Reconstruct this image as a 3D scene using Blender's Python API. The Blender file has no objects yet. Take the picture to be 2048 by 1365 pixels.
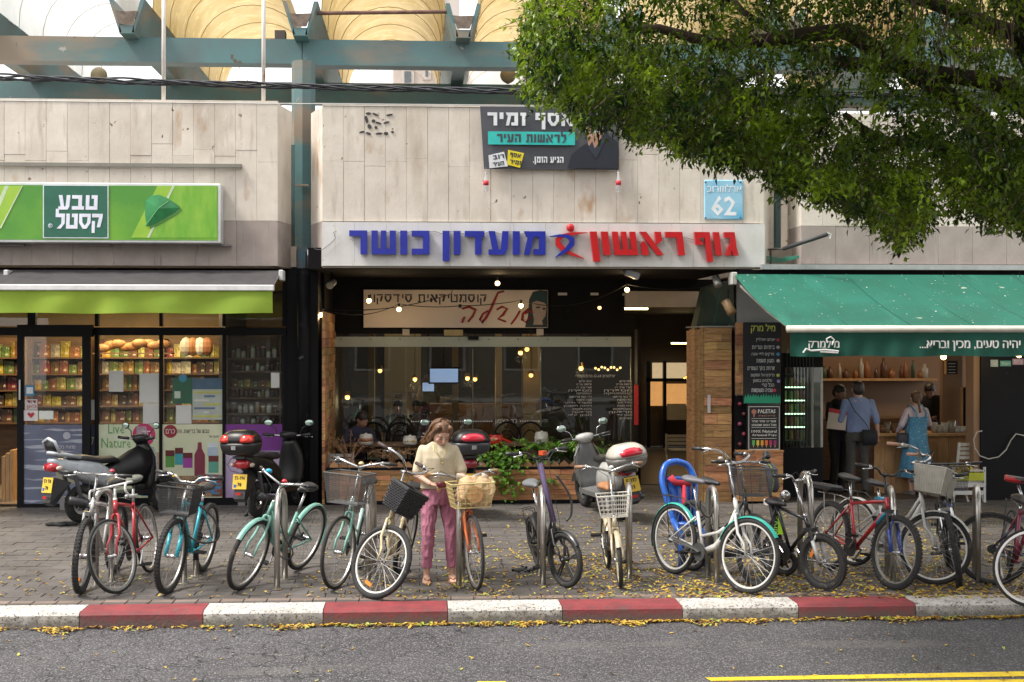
import bpy, bmesh, math, random
import numpy as np
from mathutils import Vector, Matrix, noise as mnoise
R_ = math.radians
PI = math.pi
random.seed(7)
S = bpy.context.scene
COL = S.collection

# ---------------------------------------------------------------- camera
F = 2450.0; CX = 968.0; CY = 682.5; CH = 2.25; TH = R_(3.0)
cd = bpy.data.cameras.new('camera'); cam = bpy.data.objects.new('camera', cd); COL.objects.link(cam)
cd.sensor_width = 36; cd.lens = F * 36 / 2048; cd.shift_x = (1024 - CX) / 2048
cd.clip_end = 500; cam.location = (0, 0, CH); cam.rotation_euler = (PI / 2, 0, -TH)
S.camera = cam
# ---------------------------------------------------------------- sky, sun, exposure
SUN_EL, SUN_AZ = R_(56), R_(252)          # azimuth measured from +Y clockwise
w = bpy.data.worlds.new('World'); S.world = w; w.use_nodes = True
nt = w.node_tree; nt.nodes.clear()
wo = nt.nodes.new('ShaderNodeOutputWorld'); bg = nt.nodes.new('ShaderNodeBackground')
sk = nt.nodes.new('ShaderNodeTexSky'); sk.sky_type = 'NISHITA'; sk.sun_disc = False
sk.sun_elevation = SUN_EL; sk.sun_rotation = SUN_AZ; sk.dust_density = 4; sk.air_density = 1.0
mx = nt.nodes.new('ShaderNodeMix'); mx.data_type = 'RGBA'; mx.inputs['Factor'].default_value = 0.8
mx.inputs['B'].default_value = (10.9, 10.6, 10.35, 1)   # thin even cloud cover
nt.links.new(sk.outputs[0], mx.inputs['A']); nt.links.new(mx.outputs['Result'], bg.inputs[0])
bg.inputs[1].default_value = 0.12
nt.links.new(bg.outputs[0], wo.inputs[0])
sd = bpy.data.lights.new('sun', 'SUN'); sd.energy = 3.0; sd.angle = R_(13); sd.color = (1, .95, .87)
so = bpy.data.objects.new('sun', sd); COL.objects.link(so)
dv = Vector((math.sin(SUN_AZ) * math.cos(SUN_EL), math.cos(SUN_AZ) * math.cos(SUN_EL), math.sin(SUN_EL)))
so.rotation_euler = dv.to_track_quat('Z', 'Y').to_euler(); so.location = (0, -10, 30)
vs = S.view_settings; vs.view_transform = 'Standard'; vs.look = 'None'; vs.exposure = 0.74; vs.gamma = 1
vs.use_curve_mapping = False
cy = S.cycles
cy.use_denoising = True; cy.max_bounces = 7; cy.transparent_max_bounces = 16; cy.caustics_reflective = False; cy.caustics_refractive = False
cy.sample_clamp_indirect = 6

# ---------------------------------------------------------------- picture point -> world
def P(px, py, Y):
    a = (px - CX) / F; dx = a * math.cos(TH) + math.sin(TH); dy = -a * math.sin(TH) + math.cos(TH)
    t = Y / dy
    return (t * dx, Y, CH - t * (py - CY) / F)
def G(px, py, z=0.0):
    a = (px - CX) / F; dx = a * math.cos(TH) + math.sin(TH); dy = -a * math.sin(TH) + math.cos(TH)
    t = (CH - z) * F / (py - CY)
    return Vector((t * dx, t * dy, z))
def XX(px, Y): return P(px, 700, Y)[0]
def ZZ(px, py, Y): return P(px, py, Y)[2]
def RC(x0, x1, y0, y1, Y):
    m = (x0 + x1) / 2
    return XX(x0, Y), XX(x1, Y), ZZ(m, y1, Y), ZZ(m, y0, Y)

# ---------------------------------------------------------------- materials
MATS = {}
def mat(name, c, c2=None, rough=.6, metal=0., sc=6., bump=0., bsc=None, rnd=0., emit=0., spots=None, coat=0., stretch=(1, 1, 1), detail=6, rndhue=0., alpha=1, trans=0., coord='obj', spec=.5, lo=.35, hi=.65):
    if name in MATS: return MATS[name]
    m = bpy.data.materials.new(name); m.use_nodes = True; n = m.node_tree; N = n.nodes; L = n.links
    b = N['Principled BSDF']; b.inputs['Roughness'].default_value = rough; b.inputs['Metallic'].default_value = metal
    b.inputs['Specular IOR Level'].default_value = spec
    if coat: b.inputs['Coat Weight'].default_value = coat; b.inputs['Coat Roughness'].default_value = .08
    def C(v): return (v[0], v[1], v[2], 1)
    tc = N.new('ShaderNodeTexCoord')
    mp = N.new('ShaderNodeMapping'); mp.inputs['Scale'].default_value = stretch
    if coord == 'obj': L.new(tc.outputs['Object'], mp.inputs[0])
    else:
        g = N.new('ShaderNodeNewGeometry'); L.new(g.outputs['Position'], mp.inputs[0])
    if c2 is None: c2 = tuple(max(0, x * .82) for x in c)
    nz = N.new('ShaderNodeTexNoise'); nz.inputs['Scale'].default_value = sc; nz.inputs['Detail'].default_value = detail
    nz.inputs['Roughness'].default_value = .6
    L.new(mp.outputs[0], nz.inputs['Vector'])
    rp = N.new('ShaderNodeValToRGB'); rp.color_ramp.elements[0].position = lo; rp.color_ramp.elements[1].position = hi
    rp.color_ramp.elements[0].color = C(c2); rp.color_ramp.elements[1].color = C(c)
    L.new(nz.outputs[0], rp.inputs[0]); col = rp.outputs[0]
    oi = None
    if rnd or rndhue:
        oi = N.new('ShaderNodeObjectInfo'); hs = N.new('ShaderNodeHueSaturation')
        mr = N.new('ShaderNodeMapRange'); mr.inputs[3].default_value = 1 - rnd; mr.inputs[4].default_value = 1 + rnd
        L.new(oi.outputs['Random'], mr.inputs[0]); L.new(mr.outputs[0], hs.inputs['Value'])
        if rndhue:
            m3 = N.new('ShaderNodeMath'); m3.operation = 'MULTIPLY'; m3.inputs[1].default_value = 7.31
            m4 = N.new('ShaderNodeMath'); m4.operation = 'FRACT'; L.new(oi.outputs['Random'], m3.inputs[0]); L.new(m3.outputs[0], m4.inputs[0])
            m2 = N.new('ShaderNodeMapRange'); m2.inputs[3].default_value = .5 - rndhue; m2.inputs[4].default_value = .5 + rndhue
            L.new(m4.outputs[0], m2.inputs[0]); L.new(m2.outputs[0], hs.inputs['Hue'])
        L.new(col, hs.inputs['Color']); col = hs.outputs[0]
    for sp in (spots or []):     # (colour, scale, threshold, softness, stretch)
        mp2 = N.new('ShaderNodeMapping'); mp2.inputs['Scale'].default_value = sp[4] if len(sp) > 4 else (1, 1, 1)
        mp2.inputs['Location'].default_value = (sp[1] * .37, 3.1, 1.7)
        L.new((tc.outputs['Object'] if coord == 'obj' else g.outputs['Position']), mp2.inputs[0])
        n2 = N.new('ShaderNodeTexNoise'); n2.inputs['Scale'].default_value = sp[1]; n2.inputs['Detail'].default_value = 5
        L.new(mp2.outputs[0], n2.inputs['Vector'])
        r2 = N.new('ShaderNodeMapRange'); r2.inputs[1].default_value = sp[2]; r2.inputs[2].default_value = sp[2] + sp[3]
        L.new(n2.outputs[0], r2.inputs[0])
        mm = N.new('ShaderNodeMix'); mm.data_type = 'RGBA'; L.new(r2.outputs[0], mm.inputs['Factor'])
        L.new(col, mm.inputs['A']); mm.inputs['B'].default_value = C(sp[0]); col = mm.outputs['Result']
    L.new(col, b.inputs['Base Color'])
    if bump:
        n3 = N.new('ShaderNodeTexNoise'); n3.inputs['Scale'].default_value = bsc or sc * 4; n3.inputs['Detail'].default_value = 4
        L.new(mp.outputs[0], n3.inputs['Vector'])
        bp = N.new('ShaderNodeBump'); bp.inputs['Strength'].default_value = bump; bp.inputs['Distance'].default_value = .01
        L.new(n3.outputs[0], bp.inputs['Height']); L.new(bp.outputs[0], b.inputs['Normal'])
    if emit:
        b.inputs['Emission Color'].default_value = C(c); b.inputs['Emission Strength'].default_value = emit
    if alpha < 1: b.inputs['Alpha'].default_value = alpha
    if trans:
        tr = N.new('ShaderNodeBsdfTranslucent'); ad = N.new('ShaderNodeMixShader'); ad.inputs[0].default_value = trans
        L.new(col, tr.inputs[0]); L.new(b.outputs[0], ad.inputs[1]); L.new(tr.outputs[0], ad.inputs[2])
        L.new(ad.outputs[0], N['Material Output'].inputs[0])
    MATS[name] = m
    return m
def glass(name, tint=(.9, .93, .92), refl=1.7, dirt=0.02):
    if name in MATS: return MATS[name]
    m = bpy.data.materials.new(name); m.use_nodes = True; n = m.node_tree; N = n.nodes; L = n.links
    N.remove(N['Principled BSDF'])
    t = N.new('ShaderNodeBsdfTransparent'); t.inputs[0].default_value = (*tint, 1)
    g = N.new('ShaderNodeBsdfGlossy'); g.inputs['Roughness'].default_value = .012
    d = N.new('ShaderNodeBsdfDiffuse'); d.inputs[0].default_value = (.6, .6, .6, 1)
    f = N.new('ShaderNodeFresnel'); f.inputs[0].default_value = refl
    nz = N.new('ShaderNodeTexNoise'); nz.inputs['Scale'].default_value = .8
    bp = N.new('ShaderNodeBump'); bp.inputs['Strength'].default_value = .03; bp.inputs['Distance'].default_value = .05
    L.new(nz.outputs[0], bp.inputs['Height']); L.new(bp.outputs[0], g.inputs['Normal'])
    a = N.new('ShaderNodeMixShader'); L.new(f.outputs[0], a.inputs[0]); L.new(t.outputs[0], a.inputs[1]); L.new(g.outputs[0], a.inputs[2])
    c = N.new('ShaderNodeMixShader'); c.inputs[0].default_value = dirt; L.new(a.outputs[0], c.inputs[1]); L.new(d.outputs[0], c.inputs[2])
    L.new(c.outputs[0], N['Material Output'].inputs[0]); MATS[name] = m
    return m
def plain(c, rough=.6, **k):
    nm = 'c_' + '_'.join('%03d' % int(x * 1000) for x in c) + '_%d' % int(rough * 100) + ''.join('%s%s' % (a, k[a]) for a in sorted(k))
    return mat(nm, c, rough=rough, **k)

# ---------------------------------------------------------------- mesh builder
class MB:
    def __init__(s): s.v = []; s.f = []
    def add(s, vs, fs):
        o = len(s.v); s.v.extend([tuple(p) for p in vs]); s.f.extend([tuple(i + o for i in f) for f in fs]); return s
    def box(s, x0, x1, y0, y1, z0, z1):
        if x0 > x1: x0, x1 = x1, x0
        if y0 > y1: y0, y1 = y1, y0
        if z0 > z1: z0, z1 = z1, z0
        return s.add([(x0, y0, z0), (x1, y0, z0), (x1, y1, z0), (x0, y1, z0), (x0, y0, z1), (x1, y0, z1), (x1, y1, z1), (x0, y1, z1)],
                     [(0, 3, 2, 1), (4, 5, 6, 7), (0, 1, 5, 4), (1, 2, 6, 5), (2, 3, 7, 6), (3, 0, 4, 7)])
    def obox(s, c, size, M=None):
        hx, hy, hz = size[0] / 2, size[1] / 2, size[2] / 2; M = M or Matrix.Identity(3); c = Vector(c)
        vs = [c + M @ Vector((x * hx, y * hy, z * hz)) for z in (-1, 1) for x, y in ((-1, -1), (1, -1), (1, 1), (-1, 1))]
        return s.add(vs, [(0, 3, 2, 1), (4, 5, 6, 7), (0, 1, 5, 4), (1, 2, 6, 5), (2, 3, 7, 6), (3, 0, 4, 7)])
    def quad(s, a, b, c, d): return s.add([a, b, c, d], [(0, 1, 2, 3)])
    def prism(s, poly, y0, y1):          # polygon in XZ
        n = len(poly); vs = [(p[0], y0, p[1]) for p in poly] + [(p[0], y1, p[1]) for p in poly]
        a = sum(poly[i][0] * poly[(i + 1) % n][1] - poly[(i + 1) % n][0] * poly[i][1] for i in range(n))
        f = tuple(range(n)); g = tuple(range(2 * n - 1, n - 1, -1))
        fs = [f, g] if a > 0 else [f[::-1], g[::-1]]
        fs += [((i + 1) % n, i, i + n, (i + 1) % n + n) if a > 0 else (i, (i + 1) % n, (i + 1) % n + n, i + n) for i in range(n)]
        return s.add(vs, fs)
    def slab(s, poly3, d):               # polygon in space thickened by vector d
        n = len(poly3); d = Vector(d); vs = [Vector(p) for p in poly3]; vs += [p + d for p in vs]
        return s.add(vs, [tuple(range(n)), tuple(range(2 * n - 1, n - 1, -1))] + [((i + 1) % n, i, i + n, (i + 1) % n + n) for i in range(n)])
    def tube(s, pts, r, n=8, closed=False, cap=True, flat=1.0):
        pts = [Vector(p) for p in pts]; k = len(pts); rs = list(r) if hasattr(r, '__len__') else [r] * k
        o = len(s.v); up = None
        for i, p in enumerate(pts):
            a = pts[(i - 1) % k] if (closed or i > 0) else p; b = pts[(i + 1) % k] if (closed or i < k - 1) else p
            t = (b - a)
            if t.length < 1e-9: t = Vector((0, 0, 1))
            t.normalize()
            if up is None: up = Vector((0, 0, 1)) if abs(t.z) < .9 else Vector((0, 1, 0))
            u = (up - t * up.dot(t))
            if u.length < 1e-6: u = t.orthogonal()
            u.normalize(); v = t.cross(u); up = u
            for j in range(n):
                c, q = math.cos(2 * PI * j / n), math.sin(2 * PI * j / n)
                s.v.append(tuple(p + (u * c * flat + v * q) * rs[i]))
        m = k if closed else k - 1
        for i in range(m):
            for j in range(n):
                a = o + i * n + j; b = o + i * n + (j + 1) % n; c = o + ((i + 1) % k) * n + (j + 1) % n; d = o + ((i + 1) % k) * n + j
                s.f.append((a, b, c, d))
        if cap and not closed:
            s.f.append(tuple(o + j for j in range(n))[::-1]); s.f.append(tuple(o + (k - 1) * n + j for j in range(n)))
        return s
    def ball(s, c, r, n=10, m=7, M=None):
        r = (r, r, r) if not hasattr(r, '__len__') else r; c = Vector(c); M = M or Matrix.Identity(3); o = len(s.v)
        for i in range(m + 1):
            a = PI * i / m
            for j in range(n):
                b = 2 * PI * j / n
                s.v.append(tuple(c + M @ Vector((r[0] * math.sin(a) * math.cos(b), r[1] * math.sin(a) * math.sin(b), r[2] * math.cos(a)))))
        for i in range(m):
            for j in range(n):
                s.f.append((o + i * n + j, o + (i + 1) * n + j, o + (i + 1) * n + (j + 1) % n, o + i * n + (j + 1) % n))
        return s
    def capsule(s, a, b, ra, rb, n=10):
        a, b = Vector(a), Vector(b); s.tube([a, b], [ra, rb], n); s.ball(a, ra, n, 6); s.ball(b, rb, n, 6); return s
    def loft(s, rings, n=16, cap=True, e=2.0):      # rings: (centre, rx, ry[, M])
        o = len(s.v)
        for rg in rings:
            c = Vector(rg[0]); M = rg[3] if len(rg) > 3 else Matrix.Identity(3)
            for j in range(n):
                t = 2 * PI * j / n; ct, st = math.cos(t), math.sin(t)
                x = math.copysign(abs(ct) ** (2 / e), ct) * rg[1]; y = math.copysign(abs(st) ** (2 / e), st) * rg[2]
                s.v.append(tuple(c + M @ Vector((x, y, 0))))
        k = len(rings)
        for i in range(k - 1):
            for j in range(n):
                s.f.append((o + i * n + j, o + i * n + (j + 1) % n, o + (i + 1) * n + (j + 1) % n, o + (i + 1) * n + j))
        if cap:
            s.f.append(tuple(o + j for j in range(n))[::-1]); s.f.append(tuple(o + (k - 1) * n + j for j in range(n)))
        return s
    def lathe(s, prof, c, axis='z', n=16):
        o = len(s.v); c = Vector(c)
        for r, h in prof:
            for j in range(n):
                a = 2 * PI * j / n; x, y = r * math.cos(a), r * math.sin(a)
                s.v.append(tuple(c + (Vector((x, y, h)) if axis == 'z' else (Vector((x, h, y)) if axis == 'y' else Vector((h, x, y))))))
        for i in range(len(prof) - 1):
            for j in range(n):
                s.f.append((o + i * n + j, o + i * n + (j + 1) % n, o + (i + 1) * n + (j + 1) % n, o + (i + 1) * n + j))
        s.f.append(tuple(o + j for j in range(n))[::-1]); s.f.append(tuple(o + (len(prof) - 1) * n + j for j in range(n)))
        return s
    def xf(s, M):
        s.v = [tuple(M @ Vector(p)) for p in s.v]; return s
    def mesh(s, name, smooth=False, recalc=True, bevel=0):
        me = bpy.data.meshes.new(name); me.from_pydata(s.v, [], s.f)
        if recalc or bevel:
            bm = bmesh.new(); bm.from_mesh(me)
            if bevel: bmesh.ops.bevel(bm, geom=bm.edges[:] , offset=bevel, segments=1, affect='EDGES')
            bmesh.ops.recalc_face_normals(bm, faces=bm.faces); bm.to_mesh(me); bm.free()
        if smooth: me.shade_smooth()
        return me
    def build(s, name, m, parent=None, smooth=False, bevel=0, recalc=True, label=None, kind=None):
        if not s.v: return None
        me = s.mesh(name, smooth, recalc, bevel); me.materials.append(m)
        return link(name, me, parent, label, kind)
def crv(pts, k=4):
    p = [Vector(q) for q in pts]; out = []
    for i in range(len(p) - 1):
        a, b, c, d = p[max(0, i - 1)], p[i], p[i + 1], p[min(len(p) - 1, i + 2)]
        for j in range(k):
            t = j / k; out.append(.5 * ((2 * b) + (c - a) * t + (2 * a - 5 * b + 4 * c - d) * t * t + (3 * b - a - 3 * c + d) * t ** 3))
    return out + [p[-1]]
def crease(o, amp, sc, st=(1, 1, 1), z0=-9, z1=9):
    me = o.data; nn = [v.normal.copy() for v in me.vertices]
    for v, n_ in zip(me.vertices, nn):
        if z0 < v.co.z < z1:
            q = Vector((v.co.x * st[0], v.co.y * st[1], v.co.z * st[2])) * sc; v.co += n_ * amp * (1 - 2 * abs(mnoise.noise(q)) * 1.6)
    return o
ROOTW = {}
def link(name, me, parent=None, label=None, kind=None):
    o = bpy.data.objects.new(name, me); COL.objects.link(o)
    if parent is not None:
        o.parent = parent
        if parent.name in ROOTW: o.matrix_parent_inverse = ROOTW[parent.name]
    if label: o['label'] = label
    if kind: o['kind'] = kind
    return o
def tag(o, label, cat, group=None, kind=None):
    o['label'] = label; o['category'] = cat
    if group: o['group'] = group
    if kind: o['kind'] = kind
    return o
def thing(name, label, cat, loc=(0, 0, 0), group=None, local=False, rotz=0):
    o = bpy.data.objects.new(name, None); COL.objects.link(o); o.location = loc; o.empty_display_size = .1
    o.rotation_euler = (0, 0, rotz); tag(o, label, cat, group)
    if not local: ROOTW[o.name] = Matrix.Translation(-Vector(loc))
    return o
def structure(o): o['kind'] = 'structure'; return o
def B(name, m, parent, *a, **k):
    return MB().box(*a).build(name, m, parent, **k)
def tagmesh(mb, name, m, label, cat, group=None, **k):
    o = mb.build(name, m, None, **k); return tag(o, label, cat, group)
def recentre(o):
    me = o.data; c = Vector((sum(v.co.x for v in me.vertices), sum(v.co.y for v in me.vertices), 0)) / len(me.vertices)
    c.z = min(v.co.z for v in me.vertices); me.transform(Matrix.Translation(-c)); o.location = c; return o
def fuse(mb, vox, name, m, parent=None, smooth=4, label=None, dec=None, mats=None, matfn=None):
    me = mb.mesh('tmp', recalc=False); t = bpy.data.objects.new('tmp', me); COL.objects.link(t)
    r = t.modifiers.new('r', 'REMESH'); r.mode = 'VOXEL'; r.voxel_size = vox
    if smooth:
        q = t.modifiers.new('s', 'SMOOTH'); q.iterations = smooth; q.factor = .5
    if dec:
        q = t.modifiers.new('d', 'DECIMATE'); q.ratio = dec
    dg = bpy.context.evaluated_depsgraph_get(); ev = t.evaluated_get(dg); nm = bpy.data.meshes.new_from_object(ev)
    bpy.data.objects.remove(t); nm.materials.clear(); nm.materials.append(m); nm.shade_smooth()
    if mats:
        for x in mats: nm.materials.append(x)
        for p in nm.polygons: p.material_index = matfn(p.center)
    nm.name = name
    return link(name, nm, parent, label)
def heb(t): return t[::-1]
def text(body, m, parent, x0, x1, zc, y, h=None, name='lettering', rtl=True, depth=.002, fit=True, align='C', bold=0, tilt=0, zrot=0):
    if rtl and any(q in body for q in 'דתףצ') and all(q in GL for q in body):
        W_ = sum(GL[q][0] for q in body) + .17 * len(body); hh_ = h * .8 if h else (x1 - x0) / W_
        if align == 'R': x0 = x1 - min(x1 - x0, W_ * hh_ * 1.0)
        return (block(body, m, parent, x0, x1, zc - hh_ / 2, zc + hh_ / 2, y, depth, tilt=tilt, thin=.14 + (.03 if bold else 0)) or [None])[0]
    c = bpy.data.curves.new('t', 'FONT'); c.body = '\n'.join(heb(q) if rtl else q for q in body.split('\n')); c.size = 1; c.extrude = .5
    c.resolution_u = 1; c.align_x = {'C': 'CENTER', 'R': 'RIGHT', 'L': 'LEFT'}[align]; c.offset = 0 if rtl else bold
    t = bpy.data.objects.new('t', c); COL.objects.link(t); dg = bpy.context.evaluated_depsgraph_get()
    me = bpy.data.meshes.new_from_object(t.evaluated_get(dg)); bpy.data.objects.remove(t)
    if not me.vertices: return None
    co = np.zeros(len(me.vertices) * 3); me.vertices.foreach_get('co', co); co = co.reshape(-1, 3)
    mn, mxx = co.min(0), co.max(0); w = mxx[0] - mn[0]; hh = mxx[1] - mn[1]
    sx = (x1 - x0) / w; sz = sx if h is None else h / hh
    if bold and rtl: text(body, m, parent, x0 + bold * .25, x1 + bold * .25, zc, y - .0015, h, name, rtl, depth, fit, align, 0, tilt)
    out = np.zeros_like(co); X = (co[:, 0] - mn[0]) * sx - (x1 - x0) / 2; Zz = (co[:, 1] - (mn[1] + mxx[1]) / 2) * sz + X * 0
    cr, sr = math.cos(tilt), math.sin(tilt)
    out[:, 0] = (x0 + x1) / 2 + X * cr - Zz * sr; out[:, 2] = zc + X * sr + Zz * cr
    out[:, 1] = y - (co[:, 2] + .5) * depth
    me.vertices.foreach_set('co', out.ravel()); me.materials.clear(); me.materials.append(m); me.name = name; me.update()
    return link(name, me, parent)
# block lettering: strokes as polygons on a 1-high grid
GL = {
 'ו': (.28, [(0, 0, .28, 1)]), 'ן': (.28, [(0, -.28, .28, 1)]), 'י': (.28, [(0, .5, .28, 1)]),
 'ר': (.7, [(0, .76, .7, 1), (.44, 0, .7, .76)]), 'ד': (.8, [(0, .76, .8, 1), (.42, 0, .68, .76)]),
 'ג': (.6, [(.06, .76, .56, 1), (.3, .36, .56, .76), [(.36, 0), (.62, 0), (.56, .36), (.3, .36)], [(0, 0), (.25, 0), (.35, .36), (.3, .5), (.2, .42)]]),
 'ף': (.72, [(0, .76, .72, 1), (.46, -.28, .72, .76), (0, .45, .22, .76), (.22, .45, .34, .6)]),
 'ש': (.95, [(0, 0, .95, .24), (0, .24, .24, 1), (.36, .24, .58, 1), (.71, .24, .95, 1)]),
 'א': (.88, [[(0, 1), (.28, 1), (.88, 0), (.6, 0)], [(.62, 1), (.88, 1), (.88, .62), (.62, .44)], [(0, 0), (.26, 0), (.26, .4), (.14, .62), (0, .5)]]),
 'מ': (.88, [(.26, .76, .88, 1), (.62, 0, .88, .76), (.4, 0, .62, .24), [(0, 0), (.24, 0), (.38, .76), (.16, .76)], [(0, 1), (.24, 1), (.3, .76), (.1, .76)]]),
 'ע': (.82, [[(0, 1), (.26, 1), (.4, .22), (.16, .22)], [(.56, 1), (.82, 1), (.76, .22), (.5, .22)], [(0, 0), (.64, 0), (.76, .22), (0, .22)]]),
 'כ': (.7, [(0, .76, .7, 1), (.44, .24, .7, .76), (0, 0, .7, .24)]),
 'ב': (.84, [(0, .76, .7, 1), (.44, .24, .7, .76), (0, 0, .84, .24)]),
 'ט': (.82, [(0, 0, .82, .24), (0, .24, .25, 1), (.57, .24, .82, 1), (.4, .76, .57, 1)]),
 'ק': (.76, [(0, .76, .76, 1), [(.5, .76), (.76, .76), (.6, .1), (.36, .1)], (0, -.28, .22, .52)]),
 'ס': (.82, [(0, .78, .82, 1), [(0, .78), (0, .4), (.27, 0), (.41, 0), (.41, .2), (.24, .42), (.22, .78)], [(.82, .78), (.82, .4), (.55, 0), (.41, 0), (.41, .2), (.58, .42), (.6, .78)]]),
 'ל': (.66, [(0, 1, .22, 1.32), (0, .76, .66, 1), (.42, .34, .66, .76), [(.42, .34), (.66, .34), (.38, 0), (.1, 0)]]),
 'ז': (.4, [(0, .76, .42, 1), (.12, 0, .36, .76)]), 'ה': (.76, [(0, .76, .76, 1), (.5, 0, .76, .76), (0, 0, .22, .54)]),
 'ת': (.84, [(.06, .76, .84, 1), (.58, 0, .84, .76), (.12, .24, .34, .76), (0, 0, .34, .24)]), ' ': (.35, []), '.': (.2, [(0, 0, .2, .2)]),
 'פ': (.74, [(0, .76, .74, 1), (.48, .24, .74, .76), (0, 0, .74, .24), (0, .45, .22, .76), (.22, .45, .34, .6)]), 'ם': (.8, [(0, .76, .8, 1), (0, 0, .25, .76), (.55, 0, .8, .76), (.25, 0, .55, .24)]),
 'צ': (.8, [[(0, 1), (.24, 1), (.74, .2), (.5, .2)], [(.56, 1), (.8, 1), (.7, .6), (.52, .45)], (0, 0, .76, .2)]), '-': (.3, [(0, .4, .3, .55)]),
 'ח': (.78, [(0, .76, .78, 1), (.53, 0, .78, .76), (0, 0, .25, .76)]), 'נ': (.55, [(.1, .76, .55, 1), (.3, .24, .55, .76), (0, 0, .55, .24)]),
}
def thin_(q, w, t):
    if isinstance(q, list): return q
    a, b, c, d = q
    if d - b <= .26 and c - a > .26: return (a, d - t, c, d) if d > .9 else (a, b, c, b + t)
    if c - a <= .29: a, c = (a, a + t) if (a + c) / 2 < w / 2 and w > .3 else (c - t, c)
    return (a, t if b == .24 else b, c, 1 - t if d == .76 else d)
def block(s, m, parent, x0, x1, z0, z1, y, depth, slant=0., gap=.17, name='letter', tilt=0., thin=0):
    W = sum(GL[c][0] for c in s) + gap * (len(s) - 1); k = (x1 - x0) / W; H = z1 - z0; x = W; one = MB(); out = []
    zc = (z0 + z1) / 2; xc = (x0 + x1) / 2; cr, sr = math.cos(tilt), math.sin(tilt)
    for c in s:
        x -= GL[c][0]; mb = MB() if depth > .01 else one; e = 0
        for q in GL[c][1]:
            if thin: q = thin_(q, GL[c][0], thin)
            pl = [(q[0], q[1]), (q[2], q[1]), (q[2], q[3]), (q[0], q[3])] if not isinstance(q, list) else q
            pl = [(x0 + (x + a) * k + slant * b * H, z0 + b * H) for a, b in pl]
            if tilt: pl = [(xc + (a - xc) * cr - (b - zc) * sr, zc + (a - xc) * sr + (b - zc) * cr) for a, b in pl]
            mb.prism(pl, y - depth - e, y); e += .0004
        if depth > .01 and mb.v: out.append(mb.build(name, m, parent))
        x -= gap
    if one.v: out.append(one.build('lettering', m, parent))
    return out
# ================================================================ GROUND
KB = G(1024, 1201).y           # back of kerb
KF = KB - .31                  # kerb face
RZ = -.13
def asphalt():
    m = mat('asphalt', (.066, .063, .068), (.038, .036, .04), rough=.85, sc=1.2, bump=.55, bsc=70, coord='w', spots=[((.19, .185, .19), 80, .55, .05), ((.03, .03, .032), 62, .56, .05), ((.14, .13, .12), .5, .6, .2, (1, 4, 1))])
    n = m.node_tree; N = n.nodes; L = n.links; b = N['Principled BSDF']; src = b.inputs['Base Color'].links[0].from_socket
    g = N.new('ShaderNodeNewGeometry'); wn = N.new('ShaderNodeTexNoise'); wn.inputs['Scale'].default_value = 3.2; wn.inputs['Detail'].default_value = 5
    L.new(g.outputs['Position'], wn.inputs['Vector'])
    ad = N.new('ShaderNodeVectorMath'); ad.operation = 'MULTIPLY_ADD'; ad.inputs[1].default_value = (.45, .45, .45)
    L.new(wn.outputs['Color'], ad.inputs[0]); L.new(g.outputs['Position'], ad.inputs[2])
    vo = N.new('ShaderNodeTexVoronoi'); vo.feature = 'DISTANCE_TO_EDGE'; vo.inputs['Scale'].default_value = 2.6; L.new(ad.outputs[0], vo.inputs['Vector'])
    mk = N.new('ShaderNodeTexNoise'); mk.inputs['Scale'].default_value = 1.3; L.new(g.outputs['Position'], mk.inputs['Vector'])
    sp = N.new('ShaderNodeSeparateXYZ'); L.new(g.outputs['Position'], sp.inputs[0])
    fx = N.new('ShaderNodeMapRange'); fx.inputs[1].default_value = 2.6; fx.inputs[2].default_value = -.4; fx.inputs[3].default_value = -.004; fx.inputs[4].default_value = .022
    L.new(sp.outputs[0], fx.inputs[0])
    mm = N.new('ShaderNodeMath'); mm.operation = 'MULTIPLY'; L.new(fx.outputs[0], mm.inputs[0]); L.new(mk.outputs[0], mm.inputs[1])
    lt = N.new('ShaderNodeMath'); lt.operation = 'LESS_THAN'; L.new(vo.outputs['Distance'], lt.inputs[0]); L.new(mm.outputs[0], lt.inputs[1])
    mx_ = N.new('ShaderNodeMix'); mx_.data_type = 'RGBA'; L.new(lt.outputs[0], mx_.inputs['Factor']); L.new(src, mx_.inputs['A']); mx_.inputs['B'].default_value = (.012, .012, .013, 1)
    L.new(mx_.outputs['Result'], b.inputs['Base Color']); return m
structure(B('road', asphalt(), None, -60, 60, -7, KF, RZ - .3, RZ))
structure(B('far_pavement', mat('far_paving', (.2, .19, .18), sc=3, rough=.8), None, -60, 60, -30, -7, RZ - .3, 0))
ym = mat('road_paint', (.75, .55, .02), (.6, .42, .02), rough=.6, sc=9, spots=[((.2, .18, .1), 30, .64, .03)])
def mark(pts, z=RZ + .004):
    p = [G(x, y, z) for x, y in pts]; MB().add([tuple(q) for q in p], [tuple(range(len(p)))]).build('road_marking', ym)
    structure(bpy.data.objects[-1]) if False else None
for pts in ([(1410, 1355.5), (1422, 1362), (2300, 1349), (2300, 1338)], [(1560, 1366), (1570, 1372), (2300, 1362), (2300, 1355)], [(955, 1363), (940, 1380), (1010, 1380), (1012, 1363)]):
    z = RZ + .004; p = [G(x, y, z) for x, y in pts]
    structure(MB().add([tuple(q) for q in p], [tuple(range(len(p)))]).build('road_marking', ym))
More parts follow.
